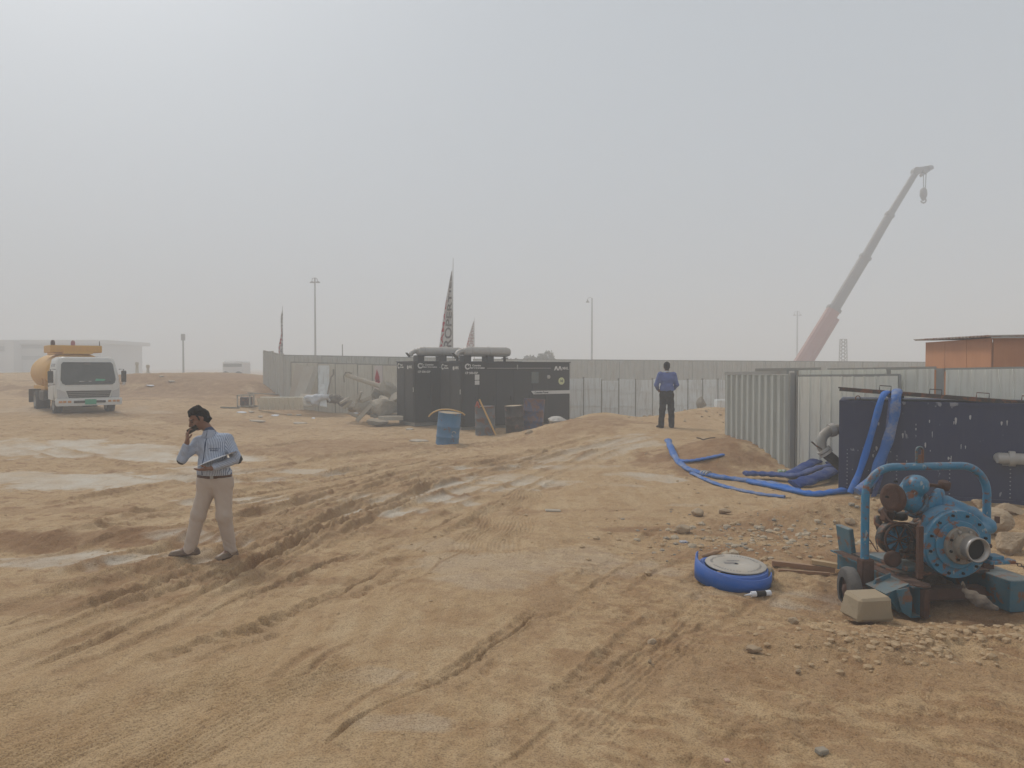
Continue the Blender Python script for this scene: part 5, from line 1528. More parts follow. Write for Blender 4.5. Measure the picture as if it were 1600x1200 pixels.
# poster on the board fence
q = P(584, 572, 33.1); q2 = P(597, 608, 33.1)
ps = MB(); ps.box(((q.x+q2.x)/2, 33.25, (q.z+q2.z)/2), (q2.x-q.x, .03, q.z-q2.z)); po_ = ps.build('poster', paint('white poster', (.62, .56, .54), dust=.2)); tag(po_, 'white poster with a red slanted mark on the pale hoarding', 'poster')
ps = MB()
for a in ([(586, 590), (589, 577), (593, 590), (593, 596), (587, 596)], [(585.5, 598), (590, 592), (594, 596), (592, 600)]):
    ps.prism([tuple(P(u, v, 33.22)) for u, v in a], (0, -.02, 0))
o = ps.build('red_mark', m_flr); o.parent = po_
# far building, bus and posts
m_bld = paint('pale far building', (.55, .55, .54), rough=.8, dust=.2, scale=.05)  # tone set light so the paint carries part of the haze
m_bwin = paint('far window strip', (.24, .25, .25), rough=.4, dust=.2)
bd = thing('office_building', 'long pale building with dark window strips faint beyond the lorry', 'building', (P(60, 600, 125).x, 126, 0))
def bx(x0, y0, x1, y1, Y, dY, name, mat):
    a, b = P(x0, y0, Y), P(x1, y1, Y); addp(MB().box(((a.x+b.x)/2, Y + dY/2, (a.z+b.z)/2), (b.x-a.x, dY, a.z-b.z)), name, mat, bd)
bx(-60, 536, 158, 596, 125, 14, 'wall', m_bld)
bx(-60, 531, 162, 537, 124, 16, 'roof', m_bld)
bx(20, 539, 154, 544.5, 124.8, .3, 'window', m_bwin)
bx(20, 556, 154, 562, 124.8, .3, 'window', m_bwin)
bx(-60, 541, 6, 549, 124.8, .3, 'window', m_bwin)
bx(7, 532, 22, 598, 122.5, 2, 'pillar', m_bld)
bx(-60, 566, -2, 590, 124.8, .3, 'window', m_bwin)
vb = thing('parked_bus', 'white coach faint beyond the dirt berm', 'bus', (P(364, 590, 74).x, 74, gz(P(364, 590, 74).x, 74)))
def vbx(x0, y0, x1, y1, Y, dY, name, mat, bev=.0):
    a, b = P(x0, y0, Y), P(x1, y1, Y); addp(MB().box(((a.x+b.x)/2, Y + dY/2, (a.z+b.z)/2), (b.x-a.x, dY, a.z-b.z), bev=bev), name, mat, vb)
vbx(347, 564, 379, 594, 74, 2.4, 'body', paint('white bus paint', (.7, .7, .7), dust=.2), .15)
vbx(349, 568.5, 377, 573, 73.96, .1, 'window', m_bwin)
for px in (353, 373):
    w = MB(); a = P(px, 594, 74); w.cyl((a.x, 73.95, .45 + gz(a.x, 74)), (a.x, 74.4, .45 + gz(a.x, 74)), .45, n=18); addp(w, 'wheel', m_tyre, vb)
for px, yt, lb in ((214, 566, 'thin concrete post on the berm nearer the lorry'), (231, 570, 'shorter concrete post on the berm nearer the box headed lamp')):
    q = P(px, yt, 46); zz = gz(q.x, 46) - .1
    b = MB(); b.lathe([(0, .20), (.25, .18), (.3, .10), (q.z - zz - .2, .08), (q.z - zz - .15, .12), (q.z - zz, .10)], (0, 0, 0), (0, 0, 1), 8); tag(b.build('concrete_post', m_far_pan, loc=(q.x, 46, zz)), lb, 'post')
# trees far beyond the hoarding
m_leaf = paint('dusty far foliage', (.09, .10, .06), rough=.9, dust=.3, scale=2)
m_bark = paint('bark', (.10, .08, .06), rough=.9, dust=.3)
def tree(label, px, ytop, wpx, Y, seed):
    rnd = random.Random(seed); q = P(px, ytop, Y); zb = gz(q.x, Y); h = q.z - zb; k = Y / 1155; W = wpx * k / 2
    t = thing('far_tree', label, 'tree', (q.x, Y, zb), 0, 'faint trees beyond the hoarding')
    b = MB(); b.tube([(0, 0, -.2), (.05, 0, h*.3), (-.05, 0, h*.6)], [.22, .16, .07], 8)
    for s in range(5):
        a = rnd.uniform(0, 6.28); b.tube([(0, 0, h*.35), (math.cos(a)*W*.5, math.sin(a)*W*.5, h*rnd.uniform(.55, .8))], [.09, .03], 6)
    b.build('trunk', m_bark, t)
    c = MB(); cl = [(rnd.uniform(-.7, .7)*W, rnd.uniform(-.7, .7)*W, h*rnd.uniform(.5, .86), rnd.uniform(.25, .5)*W) for _ in range(9)]
    for _ in range(1400):
        cx, cy_, cz, r = rnd.choice(cl); d = Vector((rnd.gauss(0, 1), rnd.gauss(0, 1), rnd.gauss(0, .8))).normalized() * r * rnd.uniform(.5, 1.1)
        p = Vector((cx, cy_, cz)) + d; s = rnd.uniform(.08, .2)
        u = Vector((rnd.gauss(0, 1), rnd.gauss(0, 1), rnd.gauss(0, 1))).normalized(); v = u.orthogonal().normalized()
        c.add([p - u*s, p + v*s*.6, p + u*s, p - v*s*.6], [(0, 1, 2, 3)])
    c.build('crown', m_leaf, t, fix=False)
tree('broad far tree standing highest above the hoarding line', 853, 548, 36, 82, 1)
tree('low far tree between the tallest one and the generator roof', 826, 553, 30, 84, 2)
tree('small far tree just right of the silver muffler end', 797, 556, 28, 86, 3)
# ================================================================== people
m_skin = paint('brown skin', (.20, .095, .055), rough=.5, dust=0, scale=8, bmp=.05, var=.08)
m_skin_d = paint('dark brow and eye', (.035, .018, .012), rough=.5, dust=0)
m_lip = paint('lips', (.17, .065, .045), rough=.5, dust=0)
m_hair = paint('black brown hair', (.008, .005, .004), rough=.92, dust=.0, scale=30, bmp=.8)
m_chino = paint('beige chinos', (.47, .385, .32), rough=.85, dust=.04, scale=5, bmp=.3, var=.08)
m_shoe = paint('brown leather shoe', (.075, .038, .022), rough=.5, dust=.35, scale=6)
m_belt = paint('brown belt', (.085, .035, .018), rough=.5, dust=.05)
m_patch = paint('black elbow patch', (.012, .011, .012), rough=.8, dust=.05)
m_phone = paint('black phone', (.008, .008, .010), rough=.25, dust=0)
m_paper = paint('white paper', (.66, .67, .70), rough=.8, dust=.03, bmp=0)
m_blk = paint('black trousers', (.016, .014, .013), rough=.85, dust=.10, scale=4, dcol=(.12, .10, .08))
m_collar = paint('white collar', (.55, .57, .62), rough=.8, dust=.05)
def shirt_mat(name, c0, c1, period):
    m, N, L, b = M_new(name)
    at = N.new('ShaderNodeAttribute'); at.attribute_name = 'coat'
    sp = N.new('ShaderNodeSeparateXYZ'); L.new(at.outputs['Vector'], sp.inputs[0])
    s = mathn(N, L, 'SINE', mathn(N, L, 'MULTIPLY', sp.outputs[0], 2 * math.pi / period))
    tc = N.new('ShaderNodeTexCoord').outputs['Object']; n = tex_noise(N, L, tc, 7, 4); f = tex_noise(N, L, tc, 30, 4)
    c = mixc(N, L, ramp(N, L, s, [(.45, 0.0), (.75, 1.0)]), c0, c1)
    c = mixc(N, L, ramp(N, L, n, [(.3, .25), (.6, 0.0)]), c, tuple(k * .6 for k in c0))
    L.new(c, b.inputs['Base Color']); b.inputs['Roughness'].default_value = .85; bump(N, L, mixc(N, L, .5, n, f), .35, .012, b); return m
m_stripe = shirt_mat('blue white striped cotton', (.48, .53, .62), (.055, .09, .20), .0165)
m_shirt2 = paint('plain blue shirt', (.085, .13, .34), rough=.85, dust=.08, scale=6, bmp=.3, var=.15)

def head_prims(sd, sh, H, F, skin=True, hair_len=.0):
    """H head centre, F facing direction; returns matrix head->world"""
    f = Vector(F).normalized(); up = (Vector((0, 0, 1)) - f * f.z).normalized(); r = up.cross(-f) * -1
    r = f.cross(up)       # right-hand side of the picture when f points at the viewer is -r
    M3 = Matrix((r, -f, up)).transposed()      # columns: x=r, y=-f(back), z=up
    T = Matrix.Translation(H) @ M3.to_4x4(); e = M3.to_euler()
    p = lambda x, y, z: tuple(T @ Vector((x, y, z)))
    sd.ell(p(0, .012, .035), (.076, .095, .088), e, .02)
    sd.ell(p(0, -.018, -.035), (.062, .070, .078), e, .03)
    sd.ell(p(0, -.050, -.082), (.034, .030, .026), e, .03)          # chin
    sd.cone(p(0, -.088, .012), p(0, -.112, -.030), .010, .015, k=.012)   # nose
    sd.ell(p(0, -.100, -.033), (.020, .012, .009), e, .010)
    sd.cone(p(-.040, -.078, .026), p(.040, -.078, .026), .013, .013, k=.02)
    sd.cone(p(-.024, -.086, -.058), p(.024, -.086, -.058), .008, .008, k=.010)
    for s in (-1, 1):
        sd.ell(p(s*.031, -.094, .004), (.017, .013, .010), e, .012, True)
        sd.ell(p(s*.031, -.079, .004), (.013, .011, .011), e, .004)
        sd.ell(p(s*.077, .010, -.005), (.010, .020, .032), e, .010)
        sd.ell(p(s*.050, -.060, -.025), (.022, .022, .028), e, .02)
    return T
def head_pick(T, beard=False):
    I3 = np.array(T.inverted())
    def pick(c):
        q = c @ I3[:3, :3].T + I3[:3, 3]
        m = np.zeros(len(c), dtype=int)
        front = q[:, 1] < -.045
        eye = front & (np.abs(np.abs(q[:, 0]) - .031) < .014) & (np.abs(q[:, 2] - .003) < .0065)
        brow = front & (np.abs(np.abs(q[:, 0]) - .032) < .020) & (np.abs(q[:, 2] - .027) < .006)
        lip = front & (np.abs(q[:, 0]) < .024) & (np.abs(q[:, 2] + .059) < .006)
        mou = front & (np.abs(q[:, 0]) < .028) & (np.abs(q[:, 2] + .046) < .005) if beard else np.zeros(len(c), bool)
        m[eye | brow | mou] = 1; m[lip] = 2
        return m
    return pick
def hair(sdfT, name, root, tuft=True, res=.006, volume=1.0):
    T = sdfT; p = lambda x, y, z: tuple(T @ Vector((x, y, z))); e = T.to_3x3().to_euler()
    h = SDF(res, .02)
    v = volume
    h.ell(p(0, .024, .060), (.084*v, .098*v, .078*v), e); h.ell(p(0, .055, .01), (.078*v, .068*v, .080), e); h.ell(p(0, .075, -.045), (.055, .040, .045), e)
    h.cone(p(-.045, -.045, .100), p(.045, -.045, .100), .022, .022); h.cone(p(0, -.04, .105), p(0, .05, .118), .03, .03)
    for s in (-1, 1): h.cone(p(s*.076, -.018, .055), p(s*.077, -.014, -.005), .012, .006, k=.01)
    if tuft:
        h.cone(p(.02, .110, .0), p(.03, .126, .02), .022, .012); h.cone(p(-.03, .10, -.03), p(-.035, .115, -.045), .020, .012); h.cone(p(-.03, -.075, .088), p(-.045, -.088, .070), .014, .008)
    # keep the face and ears clear
    h.ell(p(0, -.110, .004), (.088, .075, .070), e, .010, True)
    h.disp = lambda q: .004 * fbm(q[:, 0]*70, q[:, 2]*60 + q[:, 1]*40, 3, 3)
    return h.build(name, m_hair, root)
def hand(sd, w, d, n, side, curl=.4, r=.0085, spread=.12, thumb_out=.8):
    """w wrist, d pointing direction, n palm normal (the way the palm faces), side +1/-1 thumb side"""
    w, d, n = Vector(w), Vector(d).normalized(), Vector(n).normalized(); n = (n - d * n.dot(d)).normalized(); t = d.cross(n) * side
    for k in range(4):
        o = (k - 1.5) * .0205
        sd.cone(tuple(w + t*o*.55), tuple(w + d*.085 + t*o), .014, .0115, k=.014)
        L = (.068, .080, .076, .060)[3 - k] if side < 0 else (.060, .074, .080, .070)[k]
        p = w + d*.088 + t*o; a = 0; prev = p
        for j, f in enumerate((.45, .32, .23)):
            a += curl * (.7 + .5 * j)
            q = prev + (d*math.cos(a) + n*math.sin(a) + t*(k-1.5)*spread*.3) * L * f
            sd.cone(tuple(prev), tuple(q), r*(1.05 - .08*j), r*(.98 - .1*j), k=.004); prev = q
    tb = w + d*.025 + t*.030; t1 = tb + (d*.55 + t*thumb_out + n*.35).normalized()*.042; t2 = t1 + (d*.8 + t*.25 + n*.4).normalized()*.030
    sd.cone(tuple(w + d*.015 + t*.012), tuple(tb), .015, .014, k=.014); sd.cone(tuple(tb), tuple(t1), .0125, .0105, k=.006); sd.cone(tuple(t1), tuple(t2), .0105, .0085, k=.004)

def stripes(bones):
    """coordinate round the nearest limb, in metres"""
    def f(v):
        best = np.full(len(v), 1e9); out = np.zeros((len(v), 3))
        for kind, a, b, r in bones:
            a, b = np.array(a), np.array(b); ba = b - a; L = np.linalg.norm(ba); d = ba / L
            t = np.clip(((v - a) @ d) / L, 0, 1); c = a + t[:, None] * ba; dist = np.linalg.norm(v - c, axis=1) - r
            m = dist < best; best[m] = dist[m]
            if kind == 'x': co = v[:, 0] + .10 * (v[:, 2] - 1.1) * np.sign(v[:, 0] - .03) * .0
            else:
                u = np.cross(d, [0, 1.0, 0.2]); u /= np.linalg.norm(u); w = np.cross(d, u)
                q = v - c; co = np.arctan2(q @ u, q @ w) * r * .95
            out[m, 0] = co[m]; out[m, 1] = t[m]
        return out
    return f

# ---- the man on the phone -------------------------------------------------
mx, my = (325 - 800) / 1155 * 8.2, 8.2
mz = gz(mx, my) - .005
zr, zl = gz(mx - .26, my - .12), gz(mx + .21, my + .02)
man = thing('person', 'man in a striped shirt walking with a phone at his ear and papers in hand', 'person', (mx, my, mz))
fr_, fl2 = zr - mz, zl - mz
# joints
ShR, ElR, WrR = (-.125, -.01, 1.315), (-.245, -.125, 1.155), (-.172, -.150, 1.350)
ShL, ElL, WrL = (.205, .03, 1.350), (.325, -.03, 1.145), (.135, -.255, 1.075)
HpR, KnR, AnR = (-.005, -.005, .88), (-.090, -.075, .49 + fr_*.5), (-.175, -.105, .085 + fr_)
HpL, KnL, AnL = (.150, .005, .88), (.185, -.045, .50 + fl2*.5), (.215, .035, .085 + fl2)
H = (-.095, -.035, 1.590); Fd = (-.74, -.60, -.42)
bd_ = SDF(.006, .03)
T = head_prims(bd_, None, H, Fd)
bd_.cone((.030, .015, 1.42), (-.060, .0, 1.545), .052, .050)
bd_.ell((.045, .0, 1.27), (.14, .09, .14)).ell((.06, 0, 1.08), (.13, .095, .17)).cone(HpR, HpL, .085, .085)
for a, b, c, r in ((ShR, ElR, WrR, (.042, .036, .026)), (ShL, ElL, WrL, (.042, .036, .026)), (HpR, KnR, AnR, (.07, .05, .035)), (HpL, KnL, AnL, (.07, .05, .035))):
    bd_.path([a, b, c], r)
bd_.cone(AnR, (AnR[0]-.10, AnR[1]-.03, .045 + fr_), .033, .028).cone(AnL, (AnL[0]-.05, AnL[1]-.10, .045 + fl2), .033, .028)
hand(bd_, (-.172, -.152, 1.357), (.0, .1, 1), (.8, .6, .0), -1, .45)
hand(bd_, (.125, -.262, 1.072), (-.98, -.16, -.10), (.0, .35, 1), -1, .12)
bd_.build('body', None, man, mats=[m_skin, m_skin_d, m_lip], pick=head_pick(T))
hair(T, 'hair', man, True, .006, .97)
# shirt
sh_ = SDF(.007, .045)
sh_.ell((.045, -.005, 1.275), (.185, .125, .155)); sh_.ell((.062, -.022, 1.08), (.168, .148, .17)); sh_.cone((-.03, -.0, .985), (.155, .0, .985), .098, .098, (1, 1.1, .62))
sh_.cone((-.10, .0, 1.335), (.17, .02, 1.365), .062, .062); sh_.cone((.035, .015, 1.40), (.0, .01, 1.455), .066, .064, k=.02)
sh_.path([ShR, ElR], [.060, .050]); sh_.cone(ElR, (-.190, -.145, 1.305), .049, .036, k=.02)
sh_.path([ShL, ElL], [.063, .052]); sh_.cone(ElL, (.165, -.232, 1.087), .050, .038, k=.02)
sh_.disp = lambda q: .0065 * fbm(q[:, 0]*9 + q[:, 2]*4, q[:, 2]*11 - q[:, 0]*5 + q[:, 1]*6, 5, 3) + .004 * fbm(q[:, 0]*20 + q[:, 2]*14, q[:, 1]*20 + q[:, 2]*6, 9, 2)
sh_.cut = (.972, 9)
sh_.ell((-.045, -.0, 1.51), (.058, .058, .055), (0, R(-35), 0), .006, True)
bones = [('x', (.05, 0, .95), (.045, 0, 1.42), .15), ('a', ShR, ElR, .066), ('a', ElR, WrR, .05), ('a', ShL, ElL, .066), ('a', ElL, WrL, .05)]
def pk(c):
    m = np.zeros(len(c), int)
    for e, o in ((ElR, (-.02, -.01, -.045)), (ElL, (.045, .01, -.015))):
        d = np.linalg.norm((c - (np.array(e) + o)) / np.array([.045, .05, .055]), axis=1); m[d < 1] = 1
    m[(c[:, 2] > 1.452)] = 3
    return m
m_plk = paint('navy placket edge', (.05, .07, .13), rough=.8, dust=0)
so = sh_.build('shirt', None, man, attr=stripes(bones), mats=[m_stripe, m_patch, m_plk, m_plk], pick=pk)
b = MB(); nrm = R(8)
for (txt, z, x) in (('THE WORLD', 1.272, .105), ('ISLANDS', 1.252, .105)):
    v_, f_ = text_mb(txt, .019, 0, 1.1, .0006)
    b.add([(x + q[0], -.12, z + q[1]) for q in v_], f_)
import bmesh
from mathutils.bvhtree import BVHTree
def front_strip(mesh, pts, w, off):
    """thin strip laid on the front of a garment along (x, z) points"""
    bv = BVHTree.FromPolygons([v.co.copy() for v in mesh.vertices], [tuple(p.vertices) for p in mesh.polygons])
    A = []
    for x, z in pts:
        for s_ in (-w, w):
            h = bv.ray_cast(Vector((x + s_, -1, z)), Vector((0, 1, 0)))[0]
            if h is None: h = Vector((x + s_, -.12, z))
            A.append((h.x, h.y - off, h.z))
    mb = MB(); n = len(pts); B = [(a, b_ + off + .001, c) for a, b_, c in A]
    mb.add(A + B, [(2*i, 2*i+1, 2*i+3, 2*i+2) for i in range(n-1)] + [(2*i, 2*i+2, 2*n+2*i+2, 2*n+2*i) for i in range(n-1)] + [(2*i+1, 2*i+3, 2*n+2*i+3, 2*n+2*i+1) for i in range(n-1)])
    return mb
front_strip(so.data, [(-.008 + (z - 1.1) * .10, z) for z in np.linspace(.985, 1.39, 30)], .005, .003).build('placket', m_plk, so)
def drape(mesh, vs, off):
    bv = BVHTree.FromPolygons([v.co.copy() for v in mesh.vertices], [tuple(p.vertices) for p in mesh.polygons]); out = []
    for x, y, z in vs:
        h = bv.ray_cast(Vector((x, -1, z)), Vector((0, 1, 0)))[0]; out.append((x, (h.y if h else -.12) - off, z))
    return out
# collar flaps
for pts in ([(.015, -.060, 1.475), (.085, -.045, 1.470), (.075, -.085, 1.395), (.020, -.100, 1.385)], [(-.035, -.055, 1.462), (.010, -.062, 1.470), (.005, -.102, 1.390), (-.045, -.088, 1.395)]):
    c = MB(); c.prism(pts, (.003, .008, .0)); c.build('collar', paint('pale shirt collar', (.33, .37, .46), dust=.05), so)
# trousers
tp = SDF(.007, .04)
tp.cone((-.018, .0, .875), (.150, .005, .875), .112, .112, (1, 1.05, 1)); tp.cone((-.030, -.0, .95), (.152, .0, .95), .088, .088, (1, 1.15, .55))
tp.path([HpR, KnR], [.108, .078]); tp.path([KnR, (AnR[0], AnR[1], AnR[2] - .01)], [.078, .066]); tp.path([HpL, KnL], [.108, .078]); tp.path([KnL, (AnL[0], AnL[1], AnL[2] - .01)], [.078, .066])
tp.cut = (-9, .948)
tp.disp = lambda q: (.0025 + .007 * sstep(.30, .08, q[:, 2]) + .004 * np.exp(-((q[:, 2] - .5) / .08) ** 2)) * fbm(q[:, 0]*8 + q[:, 1]*9, q[:, 2]*16 + q[:, 0]*14, 15, 3) + .004 * fbm(q[:, 0]*16 + q[:, 2]*5, q[:, 2]*4 + q[:, 1]*7, 19, 3)
tp.build('trousers', m_chino, man)
bl = MB(); n = 36
ring_o = [(.0615 + .190*math.cos(2*math.pi*k/n), -.004 + .118*math.sin(2*math.pi*k/n)) for k in range(n)]
ring_i = [(.0615 + .180*math.cos(2*math.pi*k/n), -.004 + .112*math.sin(2*math.pi*k/n)) for k in range(n)]
tl = lambda x: .940 + .02 * (x - .06)
loft([[(x, y, tl(x)) for x, y in ring_i], [(x, y, tl(x)) for x, y in ring_o], [(x, y, tl(x) + .034) for x, y in ring_o], [(x, y, tl(x) + .034) for x, y in ring_i]], close=False, mb=bl)
bo = bl.build('belt', m_belt, man)
bk = MB(); bk.box((.08, -.124, .958), (.035, .010, .034)); bk.build('buckle', m_silver, bo)
def shoe(a, d, zf, mat=m_shoe, parent=man, L=.17):
    s = SDF(.006, .02); a = Vector((a[0], a[1], zf)); d = Vector((*d, 0)).normalized()
    h = a - d*.06
    s.cone(tuple(h + Vector((0,0,.045))), tuple(a + d*.03 + Vector((0,0,.06))), .042, .042); s.cone(tuple(a + d*.03 + Vector((0,0,.05))), tuple(a + d*L + Vector((0,0,.030))), .045, .036, (1, 1, .85)); s.cone(tuple(h + Vector((0,0,.018))), tuple(a + d*L + Vector((0,0,.016))), .044, .042, (1.1, 1.1, .42))
    return s.build('shoe', mat, parent)
shoe(AnR, (-.93, -.28), fr_); shoe(AnL, (-.40, -.9), fl2)
ph = MB(); ph.box((0, 0, 0), (.056, .014, .112), rot=(R(10), R(58), R(25)), bev=.003)
pho = ph.build('phone', m_phone, loc=(mx - .118, my - .140, mz + 1.484)); tag(pho, 'black mobile phone held against the ear of the walking man', 'phone')
pp = MB()
n = 14; A = []; 
for i in range(n + 1):
    u = i / n; x = -.045 + .385*u; z = 1.085 + .165*u**1.15 + .008*math.sin(u*5); y0, y1 = -.300 + .05*u, -.10 + .06*u
    A.append((x, y0, z)); A.append((x, y1, z + .026 * math.sin(math.pi * min(1, u * 1.1 + .1))))
B = [(x, y, z - .003) for x, y, z in A]
fs = [(2*i, 2*i+1, 2*i+3, 2*i+2) for i in range(n)]
pp.add(A, fs, True); pp.add(B, fs, True); pp.add(A + B, [(2*i, 2*i+2, 2*n+2+2*i+2, 2*n+2+2*i) for i in range(n)] + [(2*i+1, 2*i+3, 2*n+2+2*i+3, 2*n+2+2*i+1) for i in range(n)])
ppo = pp.build('paper_sheets', m_paper, loc=(mx, my, mz)); tag(ppo, 'white sheets of paper lying over the forearm of the walking man', 'papers')
b.v = drape(so.data, b.v, .002); tx_ = b.build('lettering', m_plk, so, fix=False)

# ---- the man standing on the ridge, back to the camera ----------------------
nx, ny = (1042 - 800) / 1155 * 19.9, 19.9
nz_ = gz(nx, ny) - .01
mn = thing('person', 'man in a plain blue shirt and black trousers standing on the sand ridge, back turned', 'person', (nx, ny, nz_))
S2R, E2R, W2R = (.185, .0, 1.435), (.270, .02, 1.16), (.215, .17, 1.02)
S2L, E2L, W2L = (-.185, .0, 1.435), (-.275, .02, 1.16), (-.215, .17, 1.02)
b2 = SDF(.009, .03)
T2 = head_prims(b2, None, (.0, .02, 1.635), (.12, 1, -.02))
b2.cone((0, .0, 1.45), (0, .015, 1.57), .056, .052); b2.ell((0, 0, 1.28), (.15, .10, .18)).ell((0, .01, 1.05), (.13, .10, .15)).cone((-.08, 0, .92), (.08, 0, .92), .09, .09)
for a, b, c, r in ((S2R, E2R, W2R, (.042, .036, .027)), (S2L, E2L, W2L, (.042, .036, .027)), ((.085, 0, .9), (.12, 0, .5), (.135, .01, .09), (.07, .05, .035)), ((-.085, 0, .9), (-.115, .02, .5), (-.15, .0, .09), (.07, .05, .035))):
    b2.path([a, b, c], r)
b2.cone((.135, .01, .06), (.15, .12, .04), .03, .028).cone((-.15, .0, .06), (-.19, .10, .04), .03, .028)
hand(b2, W2R, (-.6, .75, -.3), (-.3, -.3, -1), 1, .3, .010); hand(b2, W2L, (.6, .75, -.3), (.3, -.3, -1), -1, .3, .010)
b2.build('body', None, mn, mats=[m_skin, m_skin_d, m_lip], pick=head_pick(T2))
hair(T2, 'hair', mn, False, .008, 1.02)
s2 = SDF(.009, .05)
s2.ell((0, 0, 1.30), (.205, .135, .18)); s2.ell((0, .0, 1.10), (.185, .140, .14)); s2.cone((-.09, 0, 1.02), (.09, 0, 1.02), .10, .10, (1, 1.1, .6)); s2.cone((-.15, 0, 1.43), (.15, 0, 1.43), .060, .060)
s2.path([S2R, E2R], [.072, .062]); s2.cone(E2R, (.225, .14, 1.05), .060, .046, k=.02); s2.path([S2L, E2L], [.072, .062]); s2.cone(E2L, (-.225, .14, 1.05), .060, .046, k=.02)
s2.disp = lambda q: .007 * fbm(q[:, 0]*8 + q[:, 2]*5, q[:, 2]*10 - q[:, 0]*4, 25, 3)
s2.build('shirt', m_shirt2, mn)
c2_ = MB(); c2_.tube([(.062*math.cos(a), .005 + .062*math.sin(a), 1.505 + .012*math.sin(a + 3.14)) for a in np.linspace(0, 2*math.pi, 20)], .018, 8, flat=[(.5, 1.2)] * 20); c2_.build('collar', m_collar, mn)
t2 = SDF(.009, .04)
t2.cone((-.075, 0, .90), (.075, 0, .90), .118, .118, (1, 1.05, 1)); t2.cone((-.08, 0, 1.0), (.08, 0, 1.0), .10, .10, (1, 1.1, .5))
t2.path([(.08, 0, .88), (.12, 0, .5), (.135, .01, .06)], [.112, .085, .078]); t2.path([(-.08, 0, .88), (-.115, .02, .5), (-.15, .0, .06)], [.112, .085, .078])
t2.disp = lambda q: .008 * fbm(q[:, 0]*8, q[:, 2]*9, 29, 3)
t2.build('trousers', m_blk, mn)
for a, d in (((.135, .01), (.12, 1)), ((-.15, .0), (-.35, 1))): shoe(a, d, 0.0, m_patch, mn)
# ================================================================== loose things on the ground
m_stone = paint('pale sandstone', (.36, .27, .18), rough=.9, dust=.5, scale=4, bmp=.5)
m_stoned = paint('brown stone', (.25, .17, .10), rough=.9, dust=.5, scale=4, bmp=.5)
m_palest = paint('pale rubble', (.50, .44, .34), rough=.95, dust=.5, scale=6, bmp=.4)
m_sandc = paint('sandy clod', (.44, .30, .165), rough=.95, dust=.3, scale=6, bmp=.4)
m_conc = paint('broken concrete', (.45, .43, .37), rough=.9, dust=.45, scale=2, streak=.2, bmp=.5)
m_concd = paint('dark broken concrete', (.24, .23, .20), rough=.9, dust=.4, scale=2, bmp=.5)
m_block = paint('sandstone block', (.30, .245, .165), rough=.9, dust=.4, scale=5, bmp=.4)
m_wood = paint('reddish timber', (.30, .16, .085), rough=.8, dust=.3, streak=0, scale=5)
m_woodl = paint('fresh timber end', (.50, .34, .18), rough=.8, dust=.2, scale=5)
def rock(name, label, px, py, wpx, hpx, Y=None, mat=None, seed=0, cat='rock', group=None, sink=.25, depth=.8, rot=0.0):
    if Y is None:
        x, y = G(px, py + hpx * .5)
    else: x, y = (px - 800) / 1155 * Y, Y
    k = y / 1155; w, h = wpx * k / 2, hpx * k / 2
    if Y is None: z = gz(x, y) + h * (1 - sink)
    else: z = P(px, py, y).z
    cc = 'concrete' in label or name == 'rock'
    v, f = rock_mb((0, 0, 0), (w * (1.25 if cc else 1), w * depth * (1.25 if cc else 1), h * (1.3 if cc else 1.05)), seed, .3, np_=9 if cc else 14, lo=.42 if cc else .62, sub=4 if cc else 3)
    o = MB().add(v, f).build(name, mat or m_stone, loc=(x, y + w * depth * .5, z), rot=(0, rot, seed * .7))
    return tag(o, label, cat, group)
def slab(name, label, c, d, rot, mat, seed=0, cat='concrete slab'):
    mb = MB(); rnd = random.Random(seed); x, y, z = d[0]/2, d[1]/2, d[2]/2
    n = 9; pts = []
    for k in range(n):
        a = 2*math.pi*k/n; q = max(abs(math.cos(a)), abs(math.sin(a)))
        pts.append((x*math.cos(a)/q*rnd.uniform(.85, 1.02), y*math.sin(a)/q*rnd.uniform(.85, 1.02), -z))
    mb.prism(pts, (0, 0, 2*z))
    return tag(mb.build(name, mat, loc=c, rot=rot), label, cat)
# boulders right of the pump
for a in (('rock', 'pale angular rock nearest to the right leg of the pump arch', 1562, 815, 46, 32, 8.7, m_stone, 3), ('rock', 'brown flat rock at the foot of the navy tank by the picture edge', 1588, 803, 40, 24, 9.2, m_stoned, 4),
          ('rock', 'rounded tan rock lowest of the rocks right of the pump', 1592, 848, 44, 40, 8.2, m_stone, 5), ('rock', 'dusty rock half buried against the front of the navy tank', 1540, 792, 34, 18, 9.6, m_stoned, 6)):
    rock(a[0], a[1], a[2], a[3], a[4], a[5], a[6], a[7], a[8])
x, y = G(1357, 968); 
bk_ = MB(); bk_.box((0, 0, 0), (.33, .26, .20), bev=.022)
rn = random.Random(5); bk_.v = [(a + rn.uniform(-.014, .014) + (.014 if c > 0 else 0) * (-1 if a > 0 else 1), b + rn.uniform(-.008, .008), c + rn.uniform(-.006, .006)) for a, b, c in bk_.v]
q = P(1362, 951, 6.08); tag(bk_.build('stone_block', m_block, loc=(q.x, 6.08 + .08, q.z), rz=.15), 'pale sandstone block chocking the wheel of the pump', 'block')
# weathered rag of driftwood under the pump
sd = SDF(.008, .02); q0 = [P(1508, 922, 6.15), P(1520, 932, 6.1), P(1535, 941, 6.05), P(1556, 951, 6.0)]
o_ = Vector(q0[0]); q0 = [tuple(Vector(v) - o_) for v in q0]
sd.path(q0, [.018, .045, .05, .02]); sd.cone(q0[0], (q0[0][0] - .02, 0, .06), .015, .008); sd.disp = lambda q: .008 * fbm(q[:, 0]*20, q[:, 2]*35, 3, 3)
tag(sd.build('driftwood', paint('grey weathered wood', (.085, .075, .07), rough=.9, dust=.3, scale=8), loc=tuple(o_)), 'grey twisted piece of wood under the front of the pump', 'wood')
